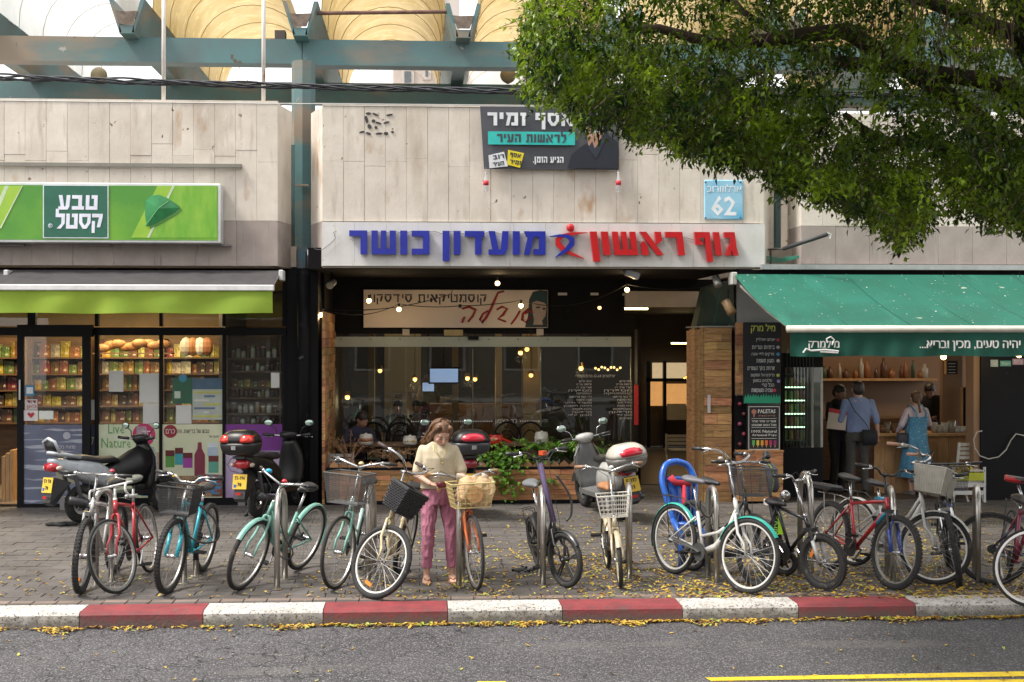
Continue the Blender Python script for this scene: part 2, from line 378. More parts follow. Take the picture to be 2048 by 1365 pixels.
# sidewalk bed
jm = mat('joint_sand', (.05, .043, .038), sc=12, rough=.95)
sw = structure(B('sidewalk', jm, None, -40, 40, KB, 27, -.3, -.012))
tm = mat('paving_tile', (.112, .1, .094), (.072, .064, .06), rough=.72, sc=2.2, bump=.25, bsc=60, coord='w', rnd=.12, rndhue=.016, spots=[((.065, .056, .05), 1.1, .54, .14), ((.2, .18, .17), 26, .68, .03), ((.05, .05, .05), 9, .68, .03)])
pk = mat('border_brick', (.22, .16, .135), (.15, .12, .1), rough=.75, sc=4, bump=.25, bsc=60, coord='w', rnd=.14, spots=[((.13, .12, .11), 2.3, .6, .15)])
def tile_me(wx, wy, n):
    mb = MB().box(-wx / 2, wx / 2, -wy / 2, wy / 2, -.04, 0); return mb.mesh(n, bevel=.004)
bx = tile_me(.192, .094, 'brick'); bx.materials.append(pk); bg_ = tile_me(.192, .094, 'brick'); bg_.materials.append(tm)
tl = tile_me(.326, .156, 'paving_tile'); tl.materials.append(tm)
x0, x1 = XX(-1400, KB), XX(3400, KB)
for row, me in ((0, bg_), (1, bx)):
    k = 0; x = x0
    while x < x1:
        o = link('brick', me, sw); o.location = (x, KB + .05 + row * .1, random.uniform(-.003, .002)); o.rotation_euler = (random.uniform(-.01, .01), random.uniform(-.01, .01), random.uniform(-.012, .012)); x += .2
stuffm = MB(); cnt = 0
y = KB + .28; row = 0
while y < 21:
    xa, xb = XX(-1300, y), XX(3300, y); fa, fb = XX(-60, y), XX(2110, y); x = math.floor(xa / .333) * .333 + (.166 if row % 2 else 0)
    while x < xb:
        z = random.uniform(-.0035, .0015)
        if cnt < 270 and fa < x < fb:
            o = link('paving_tile', tl, sw); o.location = (x, y, z); o.rotation_euler = (random.uniform(-.008, .008), random.uniform(-.005, .005), random.uniform(-.008, .008)); cnt += 1
        else:
            stuffm.box(x - .163, x + .163, y - .078, y + .078, -.04, z)
        x += .333
    y += .165; row += 1
stuffm.build('paving_tiles', tm, sw, kind='stuff', recalc=False)
# kerb
kerb = structure(B('kerb', mat('kerb_bed', (.12, .115, .11), sc=8), None, -40, 40, KF + .01, KB, -.4, -.02))
def kmat(nm, a, b, th, dirt):
    return mat(nm, a, b, rough=.75, sc=5, bump=.4, bsc=40, coord='w', spots=[(dirt, 55, th, .03), (dirt, 16, th + .06, .1, (1, 1, 3)), ((.09, .085, .08), 3.5, .66, .05)])
def addgrime(m):   # road grime settled on the lower face, real dirt with a ragged edge
    n = m.node_tree; N = n.nodes; L = n.links; b = N['Principled BSDF']; src = b.inputs['Base Color'].links[0].from_socket
    g = N.new('ShaderNodeNewGeometry'); sp = N.new('ShaderNodeSeparateXYZ'); L.new(g.outputs['Position'], sp.inputs[0])
    nz = N.new('ShaderNodeTexNoise'); nz.inputs['Scale'].default_value = 14; L.new(g.outputs['Position'], nz.inputs['Vector'])
    ma = N.new('ShaderNodeMath'); ma.operation = 'MULTIPLY_ADD'; ma.inputs[1].default_value = .12; L.new(nz.outputs[0], ma.inputs[0]); L.new(sp.outputs[2], ma.inputs[2])
    mr = N.new('ShaderNodeMapRange'); mr.inputs[1].default_value = .055; mr.inputs[2].default_value = -.03; mr.inputs[4].default_value = .8; L.new(ma.outputs[0], mr.inputs[0])
    x = N.new('ShaderNodeMix'); x.data_type = 'RGBA'; L.new(mr.outputs[0], x.inputs['Factor']); L.new(src, x.inputs['A']); x.inputs['B'].default_value = (.085, .078, .072, 1)
    L.new(x.outputs['Result'], b.inputs['Base Color']); return m
kw = addgrime(kmat('white_kerb_paint', (.6, .575, .54), (.42, .4, .37), .57, (.14, .13, .12)))
kr = addgrime(kmat('red_kerb_paint', (.27, .038, .045), (.17, .03, .036), .62, (.13, .06, .055)))
ks = [-75 - 241 * k for k in range(6, 0, -1)] + [-75, 165, 410, 648, 895, 1122, 1360, 1590, 1822, 2060] + [2060 + 238 * k for k in range(1, 7)]
for i in range(len(ks) - 1):
    a, b = XX(ks[i], KF + .1), XX(ks[i + 1], KF + .1)
    prof = [(KF, RZ - .1), (KF, -.022), (KF + .022, 0.002), (KB - .004, .004), (KB - .004, -.1)]
    mb = MB(); vs = [(a + .004, q[0], q[1]) for q in prof] + [(b - .004, q[0], q[1]) for q in prof]
    mb.add(vs, [(0, 1, 2, 3, 4), (9, 8, 7, 6, 5)] + [(j, j + 5, (j + 1) % 5 + 5, (j + 1) % 5) for j in range(5)])
    mb.build('kerb_stone', kr if i % 2 else kw, kerb, label='kerb stone painted red' if i % 2 else 'kerb stone painted white')
# fallen leaves
lm = mat('fallen_leaf', (.62, .42, .06), (.22, .1, .035), rough=.6, sc=9, coord='w', spots=[((.4, .42, .08), 7, .56, .03), ((.09, .045, .02), 11, .57, .03)], trans=.15, lo=.38, hi=.52)
def leafpile(name, pts, lab, cat):
    v = []; f = []
    for (x, y, z, s) in pts:
        a = random.uniform(0, 2 * PI); t = random.uniform(-.35, .35); c, q = math.cos(a), math.sin(a); o = len(v); cu = random.uniform(.05, .35) * s
        for lx, ly, lz in ((-.5, 0, 0), (-.18, .22, cu), (.2, .2, cu), (.5, 0, 0), (.2, -.2, cu), (-.18, -.22, cu)):
            X, Y = lx * s, ly * s; v.append((x + X * c - Y * q, y + X * q + Y * c, z + .004 + lz * .5 + abs(t) * (.5 + lx * math.copysign(1, t)) * s))
        f.append((o, o + 1, o + 2, o + 3)); f.append((o, o + 3, o + 4, o + 5))
    me = bpy.data.meshes.new(name); me.from_pydata(v, [], f); me.materials.append(lm); o = link(name, me, None); tag(o, lab, cat, kind='stuff')
pts = []
random.seed(11)
while len(pts) < 5200:
    px = random.uniform(-20, 2060); py = 1020 + 178 * random.random() ** .75
    d = .07 + .93 * min(1, max(0, (px - 560) / 800)); d *= .35 + .65 * min(1, max(0, (py - 1030) / 90))
    if px > 1250: d *= 1.15
    d *= .25 + 1.5 * max(0, mnoise.noise(Vector((px * .006, py * .02, 3))) + .35)
    if random.random() < d: g = G(px, py); pts.append((g.x, g.y, 0, random.uniform(.028, .062)))
leafpile('fallen_leaves', pts, 'yellow and brown leaves scattered over the paving round the bicycles', 'leaves')
pts = []
while len(pts) < 1700:
    px = random.uniform(-20, 2070); n = mnoise.noise(Vector((px * .013, 0, 9))); r = abs(random.gauss(0, .05)) * max(.2, 1 + 2.4 * n)
    if random.random() < .12 + 1.5 * max(0, n + .1) + (.25 if px > 600 else 0): pts.append((XX(px, KF - r), KF - .012 - r, RZ + random.uniform(0, .012), random.uniform(.025, .06)))
for i in range(60):
    px = random.uniform(0, 2048); g = G(px, random.uniform(1255, 1365), RZ); pts.append((g.x, g.y, RZ, random.uniform(.03, .055)))
leafpile('gutter_leaves', pts, 'drift of yellow fallen leaves in the gutter along the kerb', 'leaves')
random.seed(5)
# ================================================================ BUILDINGS
YB = 16.4     # face of the concrete parapet blocks
YP = 16.9     # face of the ground floor piers
YG = 19.0     # cafe glass
conc = mat('travertine_panel', (.66, .605, .53), (.56, .505, .435), rough=.8, sc=2.2, bump=.25, bsc=30, coord='w', rnd=.06, rndhue=.005,
    spots=[((.42, .27, .16), 3.1, .63, .14, (1.2, 1, .5)), ((.16, .09, .06), 9, .70, .03), ((.46, .41, .35), 5, .58, .2, (2.2, 1, .35)), ((.34, .26, .19), 1.2, .6, .25, (1.5, 1, .5)), ((.72, .66, .6), 4, .6, .15, (1, 1, .3))])
cbase = mat('concrete_core', (.47, .4, .33), sc=4, rough=.9, coord='w')
grey = mat('mauve_render', (.38, .325, .295), (.3, .255, .23), rough=.85, sc=3, bump=.2, bsc=40, coord='w', rnd=.05, spots=[((.17, .14, .13), 5, .64, .15, (6, 1, .35)), ((.42, .37, .34), 3, .62, .2, (3, 1, .3))])
blk = mat('black_paint', (.007, .007, .009), (.005, .005, .006), rough=.6, spec=.12, sc=3, coord='w', spots=[((.035, .035, .04), 6, .66, .15)])
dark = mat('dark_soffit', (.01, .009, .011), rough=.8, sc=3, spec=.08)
teal = mat('teal_paint', (.08, .185, .195), (.085, .135, .14), rough=.55, sc=1.4, bump=.15, bsc=18, coord='w', spots=[((.21, .17, .125), .9, .5, .16, (.7, 1, 2.5)), ((.09, .06, .04), 8, .7, .04), ((.3, .3, .28), 5, .72, .04)])
wood_p = dict(rough=.7, sc=5, bump=.3, bsc=26, coord='obj', stretch=(1, 1, 7), detail=5)
woodv = mat('reclaimed_plank', (.50, .27, .12), (.30, .145, .06), rnd=.42, rndhue=.02, spots=[((.13, .075, .04), 4, .62, .1, (1, 1, 5)), ((.5, .4, .32), 2.2, .68, .08, (.6, 1, 4))], **wood_p)
woodp = mat('planter_plank', (.50, .25, .105), (.30, .135, .055), rnd=.36, rndhue=.018, spots=[((.12, .065, .035), 5, .63, .1, (1, 1, 5)), ((.09, .05, .03), 30, .74, .02)], **wood_p)
def panels(bld, xs, z_top, z_bot, Y, m, ye=.02, split=None, name='wall_panel'):
    for i in range(len(xs) - 1):
        zs = [z_top, z_bot]
        if split: zs = [z_top, z_top - random.choice(split) * (z_top - z_bot), z_bot]
        for j in range(len(zs) - 1):
            d = random.uniform(-.003, .003)
            B(name, m, bld, xs[i] + .0013, xs[i + 1] - .0013, Y - .02 + d, Y + ye, zs[j + 1] + .0012, zs[j] - .0012, bevel=.002)
def xr(a, b, step): 
    n = max(1, round((b - a) / step)); return [XX(a + (b - a) * i / n, YB) for i in range(n + 1)]
def cant(bld, pxf, pxb, Yb, z0, z1, m, name='side_panel'):
    xf, xb = XX(pxf, YB), XX(pxb, Yb); s = 1 if xb > xf else -1
    MB().slab([(xf, YB - .02, z0), (xb, Yb, z0), (xb, Yb, z1), (xf, YB - .02, z1)], (-.12 * s, .03, 0)).build(name, m, bld)
Z1, Z2, Z3 = ZZ(600, 209, YB), ZZ(600, 443, YB), ZZ(600, 533, YB)
# left shop building
bl = thing('shop_building', 'left shop building clad in pale stone panels, black framed glass front below a green lightbox', 'building', (XX(300, YB), YP, 0))
B('parapet', cbase, bl, XX(-1000, YB), XX(556, YB) - .02, YB + .01, YB + .5, Z3, Z1 - .01)
B('floor_slab', cbase, bl, XX(-1000, YB), XX(600, YB + .5) - .05, YB + .5, 24, Z3 + .02, Z3 + .3)
panels(bl, xr(-1000, 556, 42.05), Z1, Z2, YB, conc, split=(.35, .42, .45, .5, .56, .4))
panels(bl, xr(-1000, 556, 84), Z2, Z3, YB, grey, name='fascia_panel')
B('coping', conc, bl, XX(-1000, YB), XX(556, YB), YB - .03, YB + .5, Z1, Z1 + .035)
cant(bl, 556, 584, YB + .55, Z2 + .002, Z1, conc); cant(bl, 556, 584, YB + .55, Z3, Z2 - .002, grey)
# centre building
bc = thing('shop_building', 'middle building clad in beige stone panels with white sign strip over a dark cafe front', 'building', (XX(1050, YB), YP, 0))
B('parapet', cbase, bc, XX(645, YB) + .02, XX(1525, YB) - .02, YB + .01, YB + .5, Z3, Z1 - .03)
panels(bc, xr(645, 1527, 41.5), Z1 - .02, Z2, YB, conc, split=(.4, .5, .45, .48, .52, .55))
B('coping', conc, bc, XX(645, YB), XX(1527, YB), YB - .03, YB + .5, Z1 - .02, Z1 + .01)
cant(bc, 645, 622, YB + .55, Z2 + .002, Z1 - .02, conc); cant(bc, 645, 622, YB + .55, Z3, Z2 - .002, grey)
cant(bc, 1527, 1552, YB + 1.0, Z3, Z1 - .02, conc)
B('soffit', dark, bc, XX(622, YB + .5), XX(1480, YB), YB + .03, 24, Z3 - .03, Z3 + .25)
B('soffit_edge', cbase, bc, XX(645, YB), XX(1527, YB), YB - .01, YB + .03, Z3 - .02, Z3)
# right building
br = thing('shop_building', 'right building with beige and grey fascia above the green awning', 'building', (XX(1850, YB), YP, 0))
B('parapet', cbase, br, XX(1602, YB) + .02, XX(2900, YB), YB + .01, YB + .5, Z3 + .05, Z1 - .05)
panels(br, xr(1602, 2900, 42), Z1 - .05, Z2 - .03, YB, conc, split=(.4, .5))
panels(br, xr(1602, 2900, 70), Z2 - .03, Z3 + .05, YB, grey, name='fascia_panel')
cant(br, 1602, 1575, YB + .6, Z3 + .05, Z2 - .03, grey); cant(br, 1602, 1575, YB + .6, Z2 - .026, Z1 - .05, conc)
B('metal_flashing', mat('galvanised', (.42, .43, .43), (.33, .34, .34), rough=.5, metal=.3, sc=6, coord='w'), br, XX(1518, YB), XX(2200, YB), YB - .14, YB - .03, ZZ(1800, 541, YB), ZZ(1800, 531, YB))
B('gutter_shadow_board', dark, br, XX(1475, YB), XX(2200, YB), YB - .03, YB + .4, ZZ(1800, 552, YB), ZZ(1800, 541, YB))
B('floor_slab', cbase, br, XX(1560, YB), XX(2500, YB), YB + .4, 24, Z3 + .02, Z3 + .3)
B('recess_wall', conc, br, XX(1528, 17.6), XX(1580, 17.6), 17.6, 17.7, Z3, ZZ(1550, 330, 17.6))
e = thing('electrical_box', 'small grey electrical box high on the wall between middle and right buildings', 'box', (XX(1583, 17), YB + .5, ZZ(1583, 432, 17)))
B('box_body', plain((.5, .48, .42)), e, XX(1574, 17), XX(1593, 17), YB + .45, YB + .58, ZZ(1583, 432, 17), ZZ(1583, 395, 17), bevel=.01)
MB().tube([(XX(1577, 17), YB + .5, ZZ(1577, 432, 17)), (XX(1573, 17), YB + .52, ZZ(1577, 470, 17)), (XX(1579, 17), YB + .5, ZZ(1577, 505, 17))], .008, 6).build('conduit', plain((.5, .5, .48)), e)
mb = MB().tube([P(1566, 498, 16.3), P(1655, 469, 15.9)], .028, 10).tube([P(1530, 500, 16.8), P(1566, 498, 16.3)], .012, 6)
tagmesh(mb, 'drain_pipe', plain((.05, .05, .055)), 'dark pipe sticking out slantwise above the green awning', 'pipe', smooth=True)
o = MB().tube([P(1655, 466, 15.9), P(1662, 470, 15.9), P(1660, 478, 15.9)], .012, 6).build('pipe_hook', plain((.6, .6, .58)), bpy.data.objects['drain_pipe'])
mb = MB()
for k in range(5): mb.tube([P(1525, 512 + k * 3, 16.6), P(1560, 517 + k * 2, 16.5), P(1598, 512 + k, 16.35)], .006, 5)
tagmesh(mb, 'green_hose', plain((.03, .22, .15)), 'bundle of thin green hoses on the ledge below the pipe', 'hose')
# steel columns
def column(px, lab, w=47, zt=125):
    Y = 17.3; x = XX(px, Y); c = thing('steel_column', lab, 'column', (x, Y, 0)); r = w / 2 * Y / F
    MB().lathe([(r, Z2 - .3), (r, ZZ(px, zt, Y))], (x, Y, 0), n=8).build('upper_shaft', teal, c)
    MB().lathe([(r * .5, Z3 - .3), (r * .5, Z2 - .3)], (x, Y - .28, 0), n=8).build('lower_shaft', mat('worn_blue_paint', (.08, .19, .25), (.16, .15, .14), rough=.6, sc=6, coord='w'), c)
    MB().box(x - .09, x + .09, Y - .3, Y - .2, Z2 + .55, Z2 + .57).build('bracket', cbase, c)
    return c
column(607, 'teal octagonal steel column standing in the gap left of the middle building')
column(1548, 'teal steel column half hidden by the tree at the gap right of the middle building', 30, 200)
mb = MB().tube([(XX(589, 17.2), 16.95, Z3 + .2), (XX(589, 17.2), 16.95, Z2 + 1.1)], .03, 8)
tagmesh(mb, 'drain_pipe', teal, 'thin teal downpipe beside the column left of the middle building', 'pipe', smooth=True)
# black pier at ground level
pier = thing('black_pier', 'black painted pier with a rounded column between the left shop and the cafe', 'pier', (XX(605, YP), YP, 0))
B('pier_wall', blk, pier, XX(574, YP), XX(636, YP), YP, YP + .5, 0, Z3)
MB().lathe([(.085, 0), (.085, Z3)], (XX(607, YP), YP - .01, 0), n=14).build('pier_column', blk, pier, smooth=True)
MB().tube([(XX(600, YP), YP - .1, ZZ(600, 718, YP)), (XX(608, YP), YP - .11, ZZ(600, 714, YP))], .02, 8).build('pipe_stub', plain((.06, .06, .065)), pier)

# ---------------------------------------------------------------- roof pergola with barrel vaults
per = thing('roof_pergola', 'teal steel roof frame over the terrace with V shaped gutters', 'pergola', (XX(600, 17.6), 17.6, Z1))
YF = 17.6; YR = 20.6
def beam(name, pa, pb, t0, t1, Y, d):
    xa, xb = XX(pa, Y), XX(pb, Y); n = 5; 
    z0, z1 = ZZ(600, t1, Y), ZZ(600, t0, Y); B(name, teal, per, xa, xb, Y, Y + d, z0, z1)
beam('front_beam', -1000, 603.5, 79, 128, YF, .28); beam('front_beam', 605, 1500, 79, 130, YF, .28)
beam('front_beam', 1503, 2400, 79, 130, YF, .28)
beam('rear_beam', -1000, 2400, 165, 205, YR, .3)
zg = ZZ(600, 82, YF)
gpx = [-60, 265, 605, 925, 1245, 1565, 1885, 2200]
rust = mat('concrete_rust', (.2, .16, .13), (.1, .075, .06), rough=.9, sc=12, bump=.4)
for px in gpx:
    x = XX(px, YF); mb = MB()
    for s in (-1, 1):
        mb.add([(x + s * q[0], yy, zg + q[1]) for yy in (YF - .35, YR + 4) for q in ((.07, 0), (.1, 0.0), (.25, .47), (.19, .47))],
               [(0, 1, 2, 3), (7, 6, 5, 4), (0, 4, 5, 1), (1, 5, 6, 2), (2, 6, 7, 3), (3, 7, 4, 0)])
    mb.box(x - .1, x + .1, YF - .35, YR + 4, zg - .012, zg + .1); mb.build('gutter_beam', teal, per)
    MB().add([(x - .09, YF - .36, zg + .11), (x + .09, YF - .36, zg + .11), (x + .155, YF - .36, zg + .3), (x + .06, YF - .36, zg + .27), (x - .05, YF - .36, zg + .29), (x - .15, YF - .36, zg + .3),
              (x - .09, YF + .1, zg + .11), (x + .09, YF + .1, zg + .11), (x + .155, YF + .1, zg + .3), (x - .15, YF + .1, zg + .3)], [(0, 1, 2, 3, 4, 5), (5, 4, 3, 2, 8, 9)]).build('broken_mortar', rust, per)
vm = mat('yellow_membrane', (.58, .46, .25), (.48, .36, .16), rough=.5, sc=2.5, bump=.3, bsc=9, coord='w', trans=.5, spots=[((.8, .65, .3), 5, .6, .1, (1, 3, 1)), ((.45, .3, .12), 14, .68, .05)])
vw = mat('white_membrane', (.62, .63, .62), (.54, .55, .54), rough=.5, sc=2, coord='w', trans=.6)
rb = mat('vault_rib', (.45, .34, .18), sc=4)
rbw = mat('vault_rib_grey', (.45, .45, .43), sc=4)
for i in range(len(gpx) - 1):
    xa, xb = XX(gpx[i], YF) + .24, XX(gpx[i + 1], YF) - .24; c = (xa + xb) / 2; rx = (xb - xa) / 2; zs = zg + .45; rz = 1.05
    v = thing('barrel_vault', ['white translucent barrel vault at the far left of the roof', 'yellow barrel vault left of the teal column', 'yellow barrel vault right of the teal column', 'yellow barrel vault half hidden by the tree'][min(i, 3)] if i < 4 else 'yellow barrel vault behind the tree crown, %s' % ['the first right of its edge', 'above the green awning', 'at the right end of the roof'][i - 4], 'roof vault', (c, YF, zs), group='barrel vaults over the terrace')
    N_ = 20; ys = [YF + .1 + k * .1 for k in range(66)]; mb = MB(); vs = []
    for yy in ys:
        for j in range(N_ + 1):
            a = PI * j / N_; sag = .02 * math.sin((yy - YF) / .8 * 2 * PI)
            vs.append((c - math.cos(a) * (rx - sag), yy, zs + math.sin(a) ** .8 * (rz - sag)))
    fs = [(k * (N_ + 1) + j, k * (N_ + 1) + j + 1, (k + 1) * (N_ + 1) + j + 1, (k + 1) * (N_ + 1) + j) for k in range(len(ys) - 1) for j in range(N_)]
    mb.add(vs, fs); mb.build('membrane', vw if i == 0 else vm, v, smooth=True)
    for k in range(8):
        yy = YF + .15 + k * 1.15; MB().tube([(c - math.cos(PI * j / 16) * (rx - .02), yy, zs + math.sin(PI * j / 16) ** .8 * (rz - .02)) for j in range(17)], .006, 4).build('rib', rbw if i == 0 else rb, v)
tagmesh(MB().tube([P(628, 27, 17.5), P(897, 24, 17.5)], .028, 8), 'rusty_pipe', mat('rust', (.18, .1, .07), (.1, .05, .04), sc=9, rough=.8), 'long rusty horizontal pipe spanning two gutters at the roof', 'pipe')
o = tagmesh(MB().box(*[XX(549, YF), XX(570, YF)], YF + .02, YF + .2, ZZ(560, 79, YF) + .004, ZZ(560, 60, YF)), 'roof_box', plain((.08, .06, .05)), 'small dark box lying on the teal beam left of the column', 'box')
# globe lamps on the rear beam
for px, lab in ((198, 'round tan globe lamp on the far roof beam at the left'), (1016, 'round tan globe lamp on the far roof beam near the tree')):
    t = thing('globe_lamp', lab, 'lamp', (XX(px, YR), YR, ZZ(px, 165, YR))); x = XX(px, YR); z = ZZ(px, 151, YR)
    MB().ball((x, YR, z), .135, 20, 14).build('lamp_globe', plain((.42, .35, .22), .4), t, smooth=True); MB().tube([(x, YR, ZZ(px, 168, YR)), (x, YR, z - .12)], .03, 8).build('post', plain((.4, .33, .22)), t)
# poles
for px, lab in ((324, 'thin white pole rising from the left parapet, the left one'), (525, 'thin white pole rising from the left parapet, the right one')):
    x = XX(px, YB); o = tagmesh(MB().tube([(x, YB + .1, Z1 + .02), (x + .004, YB + .1, Z1 + 2.0)], .027, 10), 'white_pole', mat('pole_paint', (.68, .64, .6), rough=.5, sc=5, coord='w', spots=[((.3, .15, .08), 9, .66, .05, (1, 1, .4))]), lab, 'pole', smooth=True)
# overhead cables
cm = plain((.03, .032, .04), .45)
mb = MB()
for s in range(4):
    pts = []
    for k in range(121):
        u = k / 120; px = -60 + u * 2300; py = 153 + 38 * (1 - (1 - min(1, u * 1.35)) ** 1.6); q = P(px, py, 14.2); a = u * 60 + s * PI / 2
        pts.append((q[0], q[1] + .028 * math.cos(a), q[2] + .028 * math.sin(a) + (.012 if s == 0 else 0)))
    mb.tube(pts, .013, 5)
tagmesh(mb, 'overhead_cable', cm, 'thick twisted black cable bundle crossing above the parapets', 'cable')
tagmesh(MB().tube([P(-50, 201, 16.2), P(556, 208, 16.2), P(640, 208, 16.2), P(1100, 212, 16.2), P(1600, 216, 16.2)], .006, 4), 'thin_wire', plain((.5, .5, .48)), 'thin pale wire running along the parapet tops', 'wire')
# blocks of flats behind
def block_of_flats(name, lab, x0, x1, z1, Y, col, wins, depth=8):
    t = thing(name, lab, 'building', ((x0 + x1) / 2, Y, 0)); B('wall', mat('render_' + name + lab[:9].replace(' ', '_'), col, sc=1, coord='w', rough=.9), t, x0, x1, Y, Y + depth, 0, z1)
    for (a, b, c, d) in wins:
        f = B('window', plain((.5, .45, .4)), t, a, b, Y - .06, Y + .01, c, d); B('pane', plain((.1, .11, .12), .15), f, a + .1, b - .1, Y - .085, Y - .055, c + .1, d - .1)
    return t
Yk = 42
def w_(a, b, c, d): return (XX(a, Yk), XX(b, Yk), ZZ(a, d, Yk), ZZ(a, c, Yk))
block_of_flats('apartment_building', 'distant pale apartment block seen under the roof beam beside the column', XX(786, Yk), XX(900, Yk), ZZ(850, 112, Yk), Yk, (.5, .43, .38), [w_(803, 828, 138, 172), w_(845, 862, 137, 160)])
block_of_flats('apartment_building', 'distant white apartment block seen under the roof beam beside the globe lamp', XX(905, Yk), XX(1300, Yk), ZZ(1000, 105, Yk), Yk + .5, (.72, .69, .66), [w_(911, 938, 140, 172), w_(1046, 1058, 135, 180)] + [w_(1066 + k * 11, 1073 + k * 11, 140, 175) for k in range(4)])
block_of_flats('tower_block', 'narrow apartment tower seen between two roof vaults above a gutter', XX(873, Yk + 8), XX(919, Yk + 8), ZZ(900, -150, Yk + 8), Yk + 8, (.5, .45, .42), [(XX(881, 50), XX(891, 50), ZZ(890, 40 - k * 40, 50), ZZ(890, 12 - k * 40, 50)) for k in range(4)])
# building across the street behind the camera, only seen mirrored in the shop glass
bo = thing('opposite_building', 'pale house with balconies across the street, mirrored in the cafe window', 'building', (0, -13, 0))
B('wall', mat('opp_wall', (.2, .18, .155), sc=1, rough=.9, coord='w'), bo, -14, 12, -17, -13, 0, 10)
for fl in range(3):
    for k in range(8):
        x = -12 + k * 3.1; f = B('window', plain((.7, .7, .68)), bo, x, x + 1.5, -12.98, -12.94, 1.0 + fl * 3.1, 2.6 + fl * 3.1); B('pane', plain((.03, .03, .035), .2), f, x + .08, x + 1.42, -12.938, -12.92, 1.08 + fl * 3.1, 2.52 + fl * 3.1)
    if fl: B('balcony_slab', plain((.75, .72, .68)), bo, -9, 5, -12.9, -11.6, fl * 3.1, fl * 3.1 + .18); B('balcony_wall', plain((.6, .57, .53)), bo, -9, 5, -11.7, -11.6, fl * 3.1 + .18, fl * 3.1 + .9)
# ================================================================ SHOP FRONTS
YS = 17.0    # left shop glazing
frame = mat('black_frame', (.009, .009, .011), rough=.45, sc=4, spec=.12, spots=[((.03, .03, .03), 9, .68, .1)])
gl = glass('shop_glass', (.93, .95, .93), 1.5, .012)
gc = glass('cafe_glass', (.8, .84, .83), 1.65, .003)
warm = mat('warm_tube', (1, .78, .35), emit=6)
def lamp(parent, loc, power, col=(1, .72, .38), size=.1, name='lamp_light'):
    l = bpy.data.lights.new(name, 'POINT'); l.energy = power; l.color = col; l.shadow_soft_size = size
    o = bpy.data.objects.new(name, l); COL.objects.link(o); o.location = loc; o.parent = parent
    if parent.name in ROOTW: o.matrix_parent_inverse = ROOTW[parent.name]
    return o
def arealamp(parent, loc, power, sx, sy, col=(1, .74, .4), rot=(0, 0, 0)):
    l = bpy.data.lights.new('lamp_light', 'AREA'); l.shape = 'RECTANGLE'; l.size = sx; l.size_y = sy; l.energy = power; l.color = col
    o = bpy.data.objects.new('lamp_light', l); COL.objects.link(o); o.location = loc; o.rotation_euler = rot; o.parent = parent
    if parent.name in ROOTW: o.matrix_parent_inverse = ROOTW[parent.name]
    return o
# ---- left: lightbox sign
sg = thing('lightbox_sign', 'long green lightbox sign with a heart shaped leaf and a dark square logo', 'sign', (XX(220, YB), YB - .2, ZZ(220, 485, YB)))
ysn = YB - .28; a, b, z0, z1 = RC(-60, 441, 366, 486, ysn); a = XX(-420, ysn)
B('sign_case', mat('sign_frame', (.68, .7, .7), rough=.35, metal=.3, sc=3), sg, a, b, ysn, YB - .03, z0, z1, bevel=.01)
g1 = mat('sign_green', (.16, .38, .03), (.07, .26, .03), rough=.4, sc=.5, coord='w', lo=.42, hi=.6); i = .035
B('face_panel', g1, sg, a, b - i, ysn - .006, ysn, z0 + i, z1 - i)
def SP(px, py, Y): return (XX(px, Y), ZZ(px, py, Y))
yy = ysn - .008
lime = mat('sign_lime', (.33, .52, .05), (.24, .45, .04), rough=.4, sc=2); lime2 = plain((.2, .45, .06), .4); lw = plain((.55, .68, .45), .4)
for q, m_, e in (([(44, 372), (0, 458), (-8, 476), (-60, 476), (-60, 372)], lime, 0), ([(18, 372), (10, 372), (-30, 460), (-20, 460)], lw, .001), ([(44, 372), (46, 372), (2, 458), (0, 456)], lw, .002), ([(315, 372), (347, 372), (296, 476), (262, 476)], lime, 0), ([(345, 372), (350, 372), (299, 476), (294, 476)], lw, .001),
                 ([(350, 372), (434, 372), (434, 476), (300, 476)], mat('sign_green_light', (.24, .46, .05), (.13, .36, .03), rough=.4, sc=4, stretch=(2, 1, .6), coord='w'), -.001)):
    MB().prism([SP(x, y, yy) for x, y in q][::-1], yy - e - .002, yy - e).build('stripe', m_, sg)
lf = [(291, 402), (302, 392), (318, 390), (335, 397), (352, 408), (358, 416), (350, 424), (330, 436), (312, 446), (294, 454), (290, 430), (291, 412)]
yl = yy - .006; MB().prism([SP(x + 6, y + 4, yl) for x, y in lf], yl + .001, yl + .003).build('leaf_shade', plain((.06, .22, .04)), sg)
lfm = MB(); ctr = SP(318, 418, yl); pts = [SP(x, y, yl) for x, y in lf]
lfm.add([(ctr[0], yl - .03, ctr[1])] + [(p[0], yl - .002, p[1]) for p in pts], [(0, j + 1, (j + 1) % len(pts) + 1) for j in range(len(pts))])
lfm.build('leaf', mat('leaf_print', (.03, .27, .08), (.02, .16, .05), rough=.35, sc=6, coord='w'), sg)
MB().tube([(SP(291, 452, yl)[0], yl - .004, SP(291, 452, yl)[1]), (ctr[0], yl - .034, ctr[1]), (SP(338, 402, yl)[0], yl - .006, SP(338, 402, yl)[1])], .005, 4).build('leaf_vein', plain((.12, .45, .15)), sg)
a2, b2, c2, d2 = RC(86, 217, 370, 477, yl); B('logo_border', plain((.75, .8, .85)), sg, a2, b2, yl - .004, yl, c2, d2)
a2, b2, c2, d2 = RC(88, 215, 372, 475, yl); B('logo_square', plain((.02, .13, .08), .4), sg, a2, b2, yl - .006, yl - .004, c2, d2)
wl = plain((.78, .8, .92), .4)
a2, b2, c2, d2 = RC(117, 195, 391, 420, yl); block('טבע', wl, sg, a2, b2, c2, d2, yl - .006, .004, .03, .12)
a2, b2, c2, d2 = RC(111, 205, 428, 458, yl); block('קסטל', wl, sg, a2, b2, c2, d2, yl - .006, .004, .03, .1)
